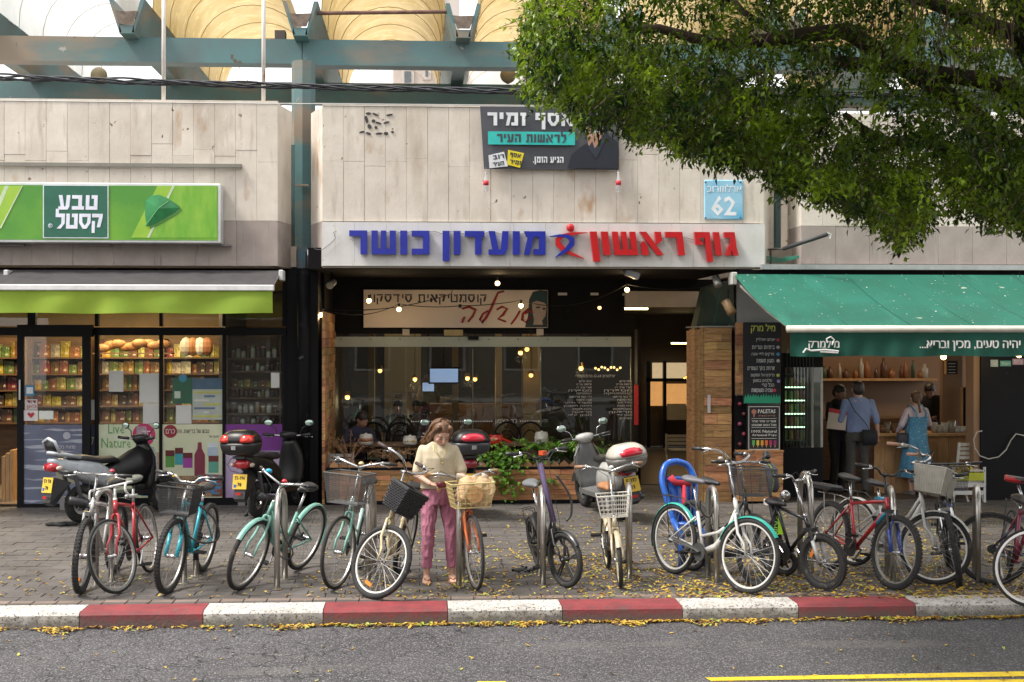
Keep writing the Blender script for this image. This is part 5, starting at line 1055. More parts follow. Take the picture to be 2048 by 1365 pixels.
for k, (s_, w0, w1) in enumerate((('אנחנו אירליין', 1512, 1550), ('ביתיות וטריות', 1504, 1549), ('מרקים לפי עונה', 1503, 1548), ('ומגוון תוספות', 1513, 1548), ('ארוחת בוקר השמרים', 1495, 1549), ('כריכים על המקום', 1502, 1549), ('סלטים במגוון', 1506, 1544), ('הכל טרי', 1524, 1548), ('שתיה ומשקאות', 1503, 1545))):
    text(s_, plain((.62, .62, .62)), cb, XX(w0, yc), XX(w1, yc), ZZ(1526, [680, 695, 709, 722, 737, 751, 762, 770, 781][k], yc), yc, .06)
for (px, py, cc) in ((1556, 680, (.4, .05, .05)), (1556, 695, (.4, .4, .4)), (1556, 709, (.05, .3, .55)), (1556, 722, (.5, .5, .5)), (1556, 751, (.4, .5, .1)), (1557, 763, (.3, .25, .55)), (1549, 781, (.6, .05, .1))): MB().lathe([(.024, 0), (.024, .003)], (XX(px, yc), yc - .004, ZZ(px, py, yc)), 'y', 10).build('doodle', plain(cc), cb)
gp = [(1488, 807), (1561, 807), (1561, 797)] + [(1561 - 2.6 * k, 797 - (7 if k % 2 else 0) - random.uniform(0, 3)) for k in range(28)] + [(1488, 800)]
MB().prism([SP(x, y, yc) for x, y in gp], yc - .004, yc).build('grass_drawing', plain((.02, .3, .17)), cb)
ib = thing('ice_pop_board', 'black sign board advertising artisanal ice pops under the chalk menu', 'sign', (XX(1527, YP), YP - .1, ZZ(1527, 902, YP))); yi = YP - .1
B('board', cbm, ib, XX(1495, yi), XX(1561, yi), yi, yi + .03, ZZ(1527, 902, yi), ZZ(1527, 810, yi)); wk = plain((.6, .58, .55))
for (p0, p1, q0, q1) in ((1497, 1559, 813, 814.5), (1497, 1559, 898.5, 900), (1497, 1498.2, 814, 899), (1558, 1559.2, 814, 899), (1503, 1553, 837, 837.8), (1503, 1553, 855, 855.8), (1503, 1553, 877, 877.8)): flat(p0, p1, q0, q1, yi, wk, ib, 'printed_line', .002)
text('PALETAS', wk, ib, XX(1516, yi), XX(1551, yi), ZZ(1533, 823, yi), yi, .055, rtl=False, bold=.02); text('גלידות טבעיות', plain((.5, .25, .2)), ib, XX(1517, yi), XX(1550, yi), ZZ(1533, 832, yi), yi, .022)
text('עשויים אחד-אחד', wk, ib, XX(1503, yi), XX(1552, yi), ZZ(1528, 843, yi), yi, .034, bold=.01); text('מכל הטוב שבטבע', wk, ib, XX(1503, yi), XX(1552, yi), ZZ(1528, 850, yi), yi, .034, bold=.01)
text('100% Natural', wk, ib, XX(1503, yi), XX(1553, yi), ZZ(1528, 863, yi), yi, .042, rtl=False, bold=.015); text('Artisanal Pops', wk, ib, XX(1504, yi), XX(1553, yi), ZZ(1528, 871, yi), yi, .04, rtl=False, bold=.015)
MB().lathe([(.035, 0), (.035, .003)], (XX(1508, yi), yi - .004, ZZ(1508, 824, yi)), 'y', 12).build('round_logo', plain((.5, .2, .15)), ib); flat(1506.5, 1509.5, 826, 834, yi, plain((.5, .2, .15)), ib, 'logo_stem')
for k, cc in enumerate(((.12, .4, .1), (.65, .5, .05), (.65, .3, .04), (.6, .15, .04), (.4, .03, .1), (.25, .03, .15))):
    x = 1507 + k * 8.6; flat(x - 2.6, x + 2.6, 881, 891, yi, plain(cc), ib, 'ice_pop_print'); flat(x - .7, x + .7, 891, 895, yi, plain((.5, .35, .2)), ib, 'stick_print', .002)
t = tagmesh(MB().box(XX(1531, 16.5), XX(1566, 16.5), 16.45, 16.6, 0, .085), 'white_box', plain((.6, .58, .58)), 'low white plastic box on the ground before the plank box', 'box', bevel=.01)
# green awning
ga = thing('awning', 'green awning with bird droppings over the juice bar, white lettering on its valance', 'awning', (XX(1760, 15), 15, 2.8)); gy0, gy1 = YB - .12, 14.1
xL = XX(1467, gy0); xL2 = XX(1577, gy1); xR = XX(2250, gy0); z0_, z1_ = ZZ(1560, 549, gy0), ZZ(1700, 656, gy1)
vs = []; fs = []; NJ, NK = 70, 10
for j in range(NJ + 1):
    for k in range(NK + 1):
        u = k / NK; v = j / NJ; x = xL + (xR - xL) * v + (xL2 - xL) * u * (1 - v) * 1; vs.append((x, gy0 + (gy1 - gy0) * u, z0_ + (z1_ - z0_) * u - .05 * math.sin(PI * u) + .008 * math.sin(v * 60) * math.sin(PI * u)))
for j in range(NJ):
    for k in range(NK): o = j * (NK + 1) + k; fs.append((o, o + 1, o + NK + 2, o + NK + 1))
MB().add(vs, fs).build('canopy', mat('green_canvas', (.012, .155, .107), (.009, .12, .08), rough=.75, sc=1.2, bump=.15, bsc=6, coord='w', trans=.2, spots=[((.7, .71, .68), 20, .7, .015), ((.7, .7, .68), 34, .715, .015, (1, .5, 1)), ((.015, .115, .08), 2.2, .55, .2, (3, .5, 1)), ((.03, .22, .155), 1.5, .6, .2, (2, .4, 1)), ((.3, .38, .3), 5, .7, .04)]), ga, smooth=True)
for k in range(1, 7): v = k * .142; MB().tube([(xL + (xR - xL) * v + (xL2 - xL) * u * (1 - v), gy0 + (gy1 - gy0) * u, z0_ + (z1_ - z0_) * u - .05 * math.sin(PI * u) + .006) for u in [q / 8 for q in range(9)]], .005, 4).build('seam', plain((.01, .13, .09)), ga)
MB().tube([(xL2 - .02, gy1, z1_ - .015), (xR, gy1, z1_ - .015)], .042, 10).build('front_bar', plain((.66, .63, .55), .4), ga, smooth=True)
for v in (0.01, .62): MB().tube([(xL + .03 + v * 6, gy0 + .1, z0_ - .12), (xL + .1 + v * 6, (gy0 + gy1) / 2, (z0_ + z1_) / 2 - .16), (xL2 + v * 6, gy1 + .03, z1_ - .03)], .02, 6).build('folding_arm', plain((.45, .44, .4), .4), ga)
B('end_bracket', plain((.5, .5, .47)), ga, XX(1462, gy0), XX(1473, gy0), gy0 - .05, gy0 + .15, ZZ(1467, 570, gy0), ZZ(1467, 545, gy0), bevel=.01)
valance('valance', mat('valance_green', (.012, .11, .078), (.01, .085, .06), rough=.8, sc=3, coord='w', trans=.15), ga, xL2 + .02, xR, gy1 + .0, z1_ - .05, ZZ(1800, 713, gy1), .016, .28, 160)
yv = gy1 - .035; wv = plain((.75, .75, .73), .7)
text('יהיה טעים, מכין ובריא...', wv, ga, XX(1839, yv), XX(2040, yv), ZZ(1940, 692, yv), yv, .125, bold=.022)
text('מילמרק', wv, ga, XX(1617, yv), XX(1678, yv), ZZ(1650, 690, yv), yv, .13, bold=.02)
MB().tube([(XX(x, yv), yv - .004, ZZ(x, y, yv)) for x, y in ((1606, 706), (1612, 698), (1622, 702), (1650, 700), (1677, 703), (1676, 706), (1640, 704))], .011, 6).build('logo_flourish', wv, ga)
MB().tube([(XX(x, yv), yv - .004, ZZ(x, y, yv)) for x, y in ((1655, 686), (1653, 678), (1661, 674), (1668, 680), (1664, 690))], .009, 6).build('logo_flourish', wv, ga)
# juice bar interior
jb = thing('juice_bar', 'open fronted juice bar room with warm beige back wall under the green awning', 'shop interior', (XX(1800, 19), 19, 0))
tan = mat('tan_wall', (.3, .18, .1), (.24, .145, .085), sc=1.2)
YJ = 20.6
B('back_wall', tan, jb, XX(1630, YJ), XX(2040, YJ), YJ, YJ + .1, 0, 3.1); B('side_wall', plain((.06, .05, .045)), jb, XX(1640, 17.3) - .05, XX(1640, 17.3), 18.2, YJ, 0, 3); B('floor', plain((.08, .06, .05), .4), jb, XX(1562, YP), 9.6, YP + .1, YJ, -.01, .01)
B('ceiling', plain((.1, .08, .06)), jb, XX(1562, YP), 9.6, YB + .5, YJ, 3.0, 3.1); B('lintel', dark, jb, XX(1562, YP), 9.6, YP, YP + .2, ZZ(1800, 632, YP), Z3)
B('door_post', tan, jb, XX(1944, YP + .1), XX(1962, YP + .1), YP + .05, YP + .3, 0, 3.0); B('black_panel', frame, jb, XX(1963, YP), 9.8, YP + .02, YP + .12, 0, 3.2)
B('inner_wall', tan, jb, XX(1885, 18.3), XX(1925, 18.3), 18.3, 18.4, 1.0, 2.5)
wbd = thing('wall_shelf', 'wooden wall shelf with bottles and plants inside the juice bar', 'shelf', (XX(1780, 20.3), 20.3, 2)); zs_ = ZZ(1760, 757, 20.3); B('shelf_board', pine, wbd, XX(1642, 20.3), XX(1870, 20.3), 20.2, 20.58, zs_ - .04, zs_)
random.seed(9); bms = [plain(c, .35) for c in ((.3, .12, .04), (.05, .1, .05), (.5, .4, .25), (.12, .06, .04), (.45, .42, .36), (.35, .18, .05))]
x = XX(1650, 20.3); k = 0
while x < XX(1858, 20.3):
    k += 1; r = random.uniform(.03, .065); h = random.uniform(.12, .36); t = thing('bottle', 'small bottle or canister on the juice bar wall shelf, %s from its left end' % ['first', 'second', 'third', 'fourth', 'fifth', 'sixth', 'seventh', 'eighth', 'ninth', 'tenth', 'eleventh', 'twelfth', 'thirteenth', 'fourteenth', 'fifteenth', 'sixteenth', 'seventeenth', 'eighteenth', 'nineteenth', 'twentieth'][k - 1], 'bottle', (x, 20.35, zs_), group='bottles on the juice bar shelf')
    MB().lathe([(r, 0), (r, h * .65), (r * .4, h * .8), (r * .4, h)], (x, 20.35, zs_), n=10).build('bottle_body', random.choice(bms), t, smooth=True); x += r * 2 + random.uniform(.0, .06)
for (p0, p1, q0, q1, lab, m_) in ((1893, 1915, 722, 749, 'small black price board with wooden frame on the bar wall', cbm), (1925, 1935, 775, 860, 'tall dark mirror strip beside the bar post', frame)):
    a, b, c, e = RC(p0, p1, q0, q1, 18.2); t = thing('wall_board', lab, 'board', (a, 18.2, c)); B('board', m_, t, a, b, 18.2, 18.24, c, e); B('frame_strip', pine, t, a - .02, a, 18.18, 18.24, c, e)
    for j in range(4) if p0 == 1893 else (): flat(p0 + 4, p1 - 4, q0 + 5 + j * 6, q0 + 6.5 + j * 6, 18.2, wk, t, 'chalk_line', .002)
# counter
ct = thing('bar_counter', 'pine plank bar counter of the juice bar with black worktop', 'counter', (XX(1850, 17.7), 17.7, 0)); zc_ = ZZ(1850, 872, 17.7); x = XX(1748, 17.7); random.seed(6)
while x < XX(1944, 17.7): B('plank', mat('bar_plank', (.42, .24, .11), (.33, .175, .075), rnd=.16, **{**wood_p, 'stretch': (7, 7, 1)}), ct, x + .002, x + .158, 17.7, 17.73, 0, zc_); x += .16
B('worktop', pine, ct, XX(1745, 17.7), XX(1948, 17.7), 17.64, 18.25, zc_, zc_ + .035)
mb = None
for k, (px, r, h, m_) in enumerate(((1868, .05, .14, 0), (1878, .05, .1, 0), (1890, .055, .13, 0), (1903, .06, .17, 1), (1915, .05, .08, 0), (1925, .05, .08, 0), (1935, .045, .07, 0), (1775, .05, .15, 1), (1790, .06, .12, 2), (1765, .05, .1, 2))):
    x = XX(px, 17.85); t = thing('paper_cup' if m_ == 0 else 'serving_jar', ('white cup on the bar counter, number %s from the left of its row' % ('first', 'second', 'third', '', 'fourth', 'fifth', 'sixth', '', '', '')[k]) if m_ == 0 else 'serving jar on the bar counter %s' % {1903: 'between the white cups', 1775: 'left end, glass one', 1790: 'left end, wider clay one', 1765: 'left end, smallest clay one'}[px], 'cup' if m_ == 0 else 'jar', (x, 17.85, zc_ + .035))
    MB().lathe([(r * .75, 0), (r, h), (r * .9, h), (r * .7, .01)], (x, 17.85, zc_ + .035), n=12).build('cup_wall' if m_ == 0 else 'jar_body', (plain((.62, .6, .57), .4), plain((.4, .38, .33), .2), plain((.3, .17, .1), .5))[m_], t, smooth=True); MB().lathe([(r, 0), (r, .012)], (x, 17.85, zc_ + .035 + h), n=12).build('rim', plain((.6, .58, .55)) if m_ == 0 else brass, t)
t = thing('coffee_machine', 'dark coffee machine at the back of the juice bar', 'coffee machine', (XX(1835, 19.4), 19.4, 1)); B('machine_body', frame, t, XX(1880, 18.6), XX(1935, 18.6), 18.5, 18.9, 1.02, 1.4, bevel=.02); B('chrome_panel', plain((.4, .4, .4), .2, metal=.9), t, XX(1884, 18.6), XX(1931, 18.6), 18.485, 18.499, 1.25, 1.33)
B('back_counter', wd, jb, XX(1640, 19.4), XX(1940, 19.4), 19.4, 19.9, 0, 1.0)
# display fridge
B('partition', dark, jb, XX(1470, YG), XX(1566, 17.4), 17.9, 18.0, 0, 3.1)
fd = thing('display_fridge', 'tall black display fridge with lit greenish shelves', 'fridge', (XX(1605, 17.4), 17.4, 0)); Yf = 17.3; a, b = XX(1566, Yf), XX(1646, Yf); zq = ZZ(1605, 895, Yf); zt = ZZ(1605, 735, Yf)
B('base_cabinet', frame, fd, a, b, Yf, Yf + .7, 0, zq); B('top_box', frame, fd, a, b, Yf, Yf + .7, zt, zt + .2); B('side_panel', frame, fd, a, a + .03, Yf, Yf + .7, zq, zt); B('back_panel', plain((.12, .13, .11)), fd, a + .03, b - .03, Yf + .65, Yf + .7, zq, zt); B('side_panel', plain((.35, .34, .3), .3, metal=.5), fd, b - .04, b, Yf, Yf + .7, zq, zt)
led = mat('led_green', (.55, .9, .55), emit=2.2)
for j in range(6):
    z = zq + (zt - zq) * (j + .5) / 6; B('glass_shelf', plain((.25, .3, .25), .2), fd, a + .03, b - .25, Yf + .08, Yf + .62, z - .008, z); B('led_strip', led, fd, a + .03, b - .25, Yf + .05, Yf + .075, z - .01, z + .006) if j in (2, 3, 4, 1) else None
    for q in range(4): x = a + .07 + q * .085; B('juice_bottle', plain(((.1, .2, .06), (.35, .2, .04), (.25, .05, .05), (.3, .3, .1))[(q + j) % 4], .3), fd, x, x + .055, Yf + .2, Yf + .3, z + .001, z + .13)
for q in range(9): MB().tube([(a + .05 + q * .047, Yf - .03, zq + .02), (a + .05 + q * .047, Yf - .03, zt + .25)], .006, 4).build('curtain_strip', plain((.06, .08, .06), .2), fd)
B('door_frame', plain((.4, .38, .33), .3, metal=.5), fd, XX(1622, Yf), XX(1626, Yf), Yf - .03, Yf, zq, zt); B('fridge_pane', gl, fd, a + .03, b - .04, Yf - .012, Yf - .004, zq, zt)
B('price_card', plain((.45, .45, .42)), fd, XX(1602, Yf), XX(1618, Yf), Yf - .01, Yf - .002, ZZ(1610, 967, Yf), ZZ(1610, 952, Yf))
# bar lamps, stickers, cable
for px, py, Y, lab in ((1887, 714, 16.2, 'glowing bulb hanging under the green valance, left one'), (2038, 710, 16.2, 'glowing bulb hanging under the green valance at the right edge')):
    x, _, z = P(px, py, Y); t = thing('light_bulb', lab, 'light bulb', (x, Y, z)); MB().ball((x, Y, z), .04, 12, 8).build('bulb', bulb, t, smooth=True); MB().lathe([(.02, 0), (.018, .08)], (x, Y, z + .03), n=8).build('socket', brass, t); MB().tube([(x, Y, z + .1), (x, Y, Z3 - .05)], .005, 4).build('cord', frame, t); lamp(t, (x, Y - .05, z - .06), 5)
t = thing('bar_ceiling_lamp', 'hidden warm ceiling lamp lighting the back of the juice bar', 'lamp', (XX(1790, 19), 19, 2.95)); B('lamp_plate', warm, t, XX(1770, 19), XX(1810, 19), 18.9, 19.05, 2.95, 2.98); arealamp(t, (XX(1790, 19), 19, 2.92), 12, 1.6, .5, (1, .7, .42))
for (p0, p1, q0, q1, cc, lab, s_) in ((1982, 1997, 720, 734, (.4, .5, .5), 'square grey green sticker on the black bar door', 'טרי'), (2001, 2023, 722, 733, (.1, .35, .3), 'teal oblong sticker on the black bar door', 'אוכל'), (2026, 2048, 718, 730, (.45, .3, .4), 'pink sticker on the black bar door', 'ביס')):
    a, b, c, e = RC(p0, p1, q0, q1, YP); t = thing('door_sticker', lab, 'sticker', (a, YP, c)); B('sticker_sheet', plain(cc), t, a, b, YP + .012, YP + .018, c, e); text(s_, plain((.7, .7, .65)), t, a + .02, b - .02, (c + e) / 2, YP + .012, .045)
tagmesh(MB().tube([(XX(x, YP), YP - .03, ZZ(x, y, YP)) for x, y in ((2052, 873), (2040, 870), (2030, 868), (2020, 880), (2010, 900), (1995, 914), (1975, 918), (1958, 912), (1948, 897), (1945, 880), (1952, 864), (1962, 862))], .009, 6), 'white_cable', plain((.5, .48, .45)), 'loose white cable hanging in a loop on the black bar door', 'cable', smooth=True)
# crate with bananas and white chair
cr = thing('fruit_crate', 'white slatted crate on legs holding bananas in front of the bar', 'crate', (XX(1935, 16.9), 16.8, 0)); Yc_ = 16.7; a, b = XX(1905, Yc_), XX(1972, Yc_)
for x in (a, b - .03):
    for y in (Yc_, Yc_ + .35): B('leg', wc, cr, x, x + .03, y, y + .03, 0, ZZ(1940, 935, Yc_))
for k in range(3): B('slat', wc, cr, a + .031, b - .031, Yc_, Yc_ + .015, ZZ(1940, 990 - k * 15, Yc_), ZZ(1940, 982 - k * 15, Yc_)); B('slat', wc, cr, a + .031, b - .031, Yc_ + .36, Yc_ + .375, ZZ(1940, 990 - k * 15, Yc_), ZZ(1940, 982 - k * 15, Yc_))
B('tray', wc, cr, a, b, Yc_ + .031, Yc_ + .35, ZZ(1940, 968, Yc_), ZZ(1940, 963, Yc_)); MB().box(a + .03, b - .03, Yc_ - .005, Yc_ - .001, ZZ(1940, 962, Yc_), ZZ(1940, 946, Yc_)).build('yellow_lining', plain((.5, .52, .03)), cr)
by = mat('banana', (.6, .45, .04), (.4, .28, .03), sc=8, rough=.5); random.seed(77)
for k in range(12):
    c = Vector((XX(1918 + (k % 4) * 11, Yc_), Yc_ + .08 + .07 * (k % 3), ZZ(1935, 950 - 5 * (k // 4) , Yc_))); an = random.uniform(-.6, .6) + PI / 2
    pts = [c + Vector((math.cos(an) * (j - 3) * .028, 0, .045 * (1 - ((j - 3) / 3) ** 2))) + Vector((0, math.sin(an + 1) * (j - 3) * .012, 0)) for j in range(7)]
    o = MB().tube(pts, [.006, .016, .019, .02, .019, .015, .006], 7).build('banana', by, None, smooth=True); tag(o, 'ripe yellow banana lying in the white crate by the bar', 'banana', 'bananas in the crate')
slat_chair('white wooden folding chair standing slanted behind the banana crate', 1915, 1945, 884, 17.1, wc, 4, .2)
# juice bar right neighbour wall beyond the frame is left plain
# ================================================================ BICYCLE STANDS, BICYCLES
tyre_m = mat('tyre_rubber', (.028, .027, .027), (.018, .018, .018), rough=.85, sc=20, spots=[((.12, .1, .08), 14, .62, .1)])
steel = mat('stainless', (.52, .5, .47), (.36, .34, .31), rough=.32, metal=.85, sc=5, spots=[((.25, .2, .16), 8, .66, .1)])
chrome = mat('chrome', (.6, .6, .6), (.4, .4, .4), rough=.22, metal=.95, sc=7)
blkp = mat('black_plastic', (.022, .022, .024), rough=.42, sc=6, spots=[((.06, .055, .05), 16, .66, .1)])
def paint(c, r=.32): return mat('paint_%02d_%02d_%02d' % tuple(int(x * 99) for x in c), c, tuple(x * .8 for x in c), rough=r, sc=7, coat=.4, spots=[(tuple(x * .35 + .05 for x in c), 13, .7, .03)])
rim_al, rim_bk, rim_wh = mat('rim_alloy', (.5, .49, .47), rough=.35, metal=.7, sc=4), mat('rim_black', (.03, .03, .032), rough=.4, sc=4), mat('rim_white', (.62, .61, .58), rough=.4, sc=4)
def stand(lab, f, b, h=.87):
    A, Bq = G(*f), G(*b); t = thing('bicycle_stand', lab, 'bicycle stand', A, 'stainless bicycle stands along the kerb'); d = Bq - A; r = d.length / 2; pts = [A]
    for j in range(9): a = PI * j / 8; pts.append(A + d * (.5 - .5 * math.cos(a)) + Vector((0, 0, h - r + r * math.sin(a))))
    MB().tube(pts + [Bq], .027, 12).build('bent_tube', steel, t, smooth=True)
    for q in (A, Bq): MB().lathe([(.05, 0), (.05, .006), (.03, .01)], q, n=14).build('foot_plate', steel, t)
for lab, f, b in (('stainless stand locked to the two leftmost bicycles', (192, 1172), (223, 1165)), ('stainless stand beside the turquoise mountain bike', (368, 1168), (392, 1153)), ('stainless stand in front of the mint city bike', (554, 1179), (570, 1160)),
                  ('stainless stand behind the cream bicycle wheel', (736, 1170), (748, 1150)), ('stainless stand between the standing woman and the orange bicycle', (918, 1174), (925, 1150)), ('stainless stand left of the black folding electric bike', (1086, 1171), (1080, 1150)),
                  ('stainless stand right of the small cream folding bike', (1259, 1160), (1256, 1142)), ('stainless stand behind the white city bike with teal mudguards', (1433, 1168), (1416, 1153)), ('stainless arch beside the electric kick scooter', (1622, 1168), (1600, 1150)),
                  ('stainless stand behind the red and blue mountain bike', (1787, 1172), (1775, 1152)), ('stainless stand left of the maroon bicycle', (1956, 1168), (1950, 1150))): stand(lab, f, b, 1.0 if 'arch' in lab else .87)
def wheel(par, c, Rr, M, tw=.022, tm_=None, rim=None, knob=False, spokes=28, mag=False, ref=None, nm='wheel', rimw=.02):
    rim = rim or rim_al; tm_ = tm_ or tyre_m; X = lambda p: M @ Vector(p) if M else Vector(p)
    mb = MB(); mb.tube([(c[0] + (Rr - tw) * math.cos(a), 0, c[2] + (Rr - tw) * math.sin(a)) for a in [2 * PI * j / 44 for j in range(44)]], tw, 9, closed=True)
    if knob:
        for j in range(60):
            a = 2 * PI * j / 60
            for s_ in (-1, 1):
                aa = a + s_ * .02; mb.obox((c[0] + (Rr - tw * .25) * math.cos(aa), s_ * tw * .55, c[2] + (Rr - tw * .25) * math.sin(aa)), (tw * .55, tw * .5, tw * .6), Matrix.Rotation(-aa, 3, 'Y'))
    mb.v = [tuple(X(p)) for p in mb.v]; w = mb.build(nm, tm_, par, smooth=not knob)
    mb = MB(); n = 40; r1, r2 = Rr - tw * 1.7, Rr - tw * 1.7 - rimw; o = []
    for j in range(n):
        a = 2 * PI * j / n; ca, sa = math.cos(a), math.sin(a)
        for (r, y) in ((r1, -.011), (r1, .011), (r2, .008), (r2, -.008)): o.append((c[0] + r * ca, y, c[2] + r * sa))
    mb.add(o, [(4 * j + k, 4 * j + (k + 1) % 4, 4 * ((j + 1) % n) + (k + 1) % 4, 4 * ((j + 1) % n) + k) for j in range(n) for k in range(4)]); mb.v = [tuple(X(p)) for p in mb.v]; mb.build('rim', rim, w)
    mb = MB()
    if mag:
        for k in range(5):
            a = 2 * PI * k / 5 + .3
            for s_ in (-1, 1): mb.tube([(c[0] + .03 * math.cos(a), s_ * .012, c[2] + .03 * math.sin(a)), (c[0] + r2 * math.cos(a + s_ * .07), s_ * .004, c[2] + r2 * math.sin(a + s_ * .07))], .009, 6)
    else:
        for k in range(spokes):
            a = 2 * PI * k / spokes; s_ = 1 if k % 2 else -1; b_ = a + (.35 if (k // 2) % 2 else -.35)
            mb.tube([(c[0] + .022 * math.cos(b_), s_ * .03, c[2] + .022 * math.sin(b_)), (c[0] + r2 * math.cos(a), 0, c[2] + r2 * math.sin(a))], .0012, 3, cap=False)
    mb.v = [tuple(X(p)) for p in mb.v]; mb.build('spokes', rim_bk if mag else mat('spoke_steel', (.4, .4, .4), rough=.45, metal=.5), w)
    mb = MB().lathe([(.012, -.05), (.012, -.036), (.024, -.034), (.017, -.02), (.017, .02), (.024, .034), (.012, .036), (.012, .05)], c, 'y', 12); mb.v = [tuple(X(p)) for p in mb.v]; mb.build('hub', chrome if not mag else blkp, w, smooth=True)
    for (an, cc) in (ref or []):
        mb = MB().obox((c[0] + (r2 - .05) * math.cos(an), 0, c[2] + (r2 - .05) * math.sin(an)), (.03, .012, .085), Matrix.Rotation(-an, 3, 'Y')); mb.v = [tuple(X(p)) for p in mb.v]; mb.build('reflector', plain(cc, .3), w)
    return w
def fender(par, c, r, a0, a1, m_, M=None, w=.026, nm='mudguard'):
    mb = MB(); vs = []; n = 16
    for j in range(n + 1):
        a = a0 + (a1 - a0) * j / n
        for y, dr in ((-w, -.012), (-w * .5, .003), (w * .5, .003), (w, -.012)): vs.append((c[0] + (r + dr) * math.cos(a), y, c[2] + (r + dr) * math.sin(a)))
    mb.add(vs, [(j * 4 + k, j * 4 + k + 1, j * 4 + k + 5, j * 4 + k + 4) for j in range(n) for k in range(3)])
    if M: mb.v = [tuple(M @ Vector(p)) for p in mb.v]
    mb.build(nm, m_, par, smooth=True)
def basket(par, M, c, sx, sy, h, kind, m_, tp=.8):
    # open basket; c = centre of rim
    def pt(u, v, z): k = tp + (1 - tp) * z; return (c[0] + u * sx / 2 * k, c[1] + v * sy / 2 * k, c[2] - h + h * z)
    mb = MB(); rim = [pt(u, v, 1) for u, v in ((-1, -1), (1, -1), (1, 1), (-1, 1))]; mb.tube(rim, .007 if kind != 'wicker' else .013, 6, closed=True)
    per_ = []
    for (u0, v0, u1, v1) in ((-1, -1, 1, -1), (1, -1, 1, 1), (1, 1, -1, 1), (-1, 1, -1, -1)):
        nn = {'wire': 7, 'mesh': 26, 'wicker': 11, 'solid': 12}[kind]
        for j in range(nn): per_.append((u0 + (u1 - u0) * j / nn, v0 + (v1 - v0) * j / nn))
    for (u, v) in per_: mb.tube([pt(u, v, 1), pt(u, v, 0)], {'wire': .0028, 'mesh': .0016, 'wicker': .006, 'solid': .004}[kind], 3 if kind == 'mesh' else 5, cap=False)
    for k in range({'wire': 5, 'mesh': 16, 'wicker': 12, 'solid': 3}[kind]):
        z = k / {'wire': 5, 'mesh': 16, 'wicker': 12, 'solid': 3}[kind]; loop = [Vector(pt(u, v, z)) for u, v in per_]
        if kind == 'wicker': loop = [p + Vector((0, 0, 0)) + (p - Vector((c[0], c[1], p.z))).normalized() * (.006 if (i_ + k) % 2 else -.002) for i_, p in enumerate(loop)]
        mb.tube(loop, {'wire': .0026, 'mesh': .0014, 'wicker': .0125, 'solid': .003}[kind], 4, closed=True)
    for k in range({'wire': 6, 'mesh': 16, 'wicker': 8, 'solid': 6}[kind]):
        u = -1 + 2 * (k + .5) / {'wire': 6, 'mesh': 16, 'wicker': 8, 'solid': 6}[kind]; mb.tube([pt(u, -1, 0), pt(u, 1, 0)], .002 if kind != 'wicker' else .011, 4)
    if kind == 'solid' or kind == 'wicker':
        q = [pt(u, v, z) for z in (.0, .97) for u, v in ((-.97, -.97), (.97, -.97), (.97, .97), (-.97, .97))]; mb.add(q, [(3, 2, 1, 0), (0, 1, 5, 4), (1, 2, 6, 5), (2, 3, 7, 6), (3, 0, 4, 7)])
    mb.v = [tuple(M @ Vector(p)) for p in mb.v]; mb.build('basket', m_, par)
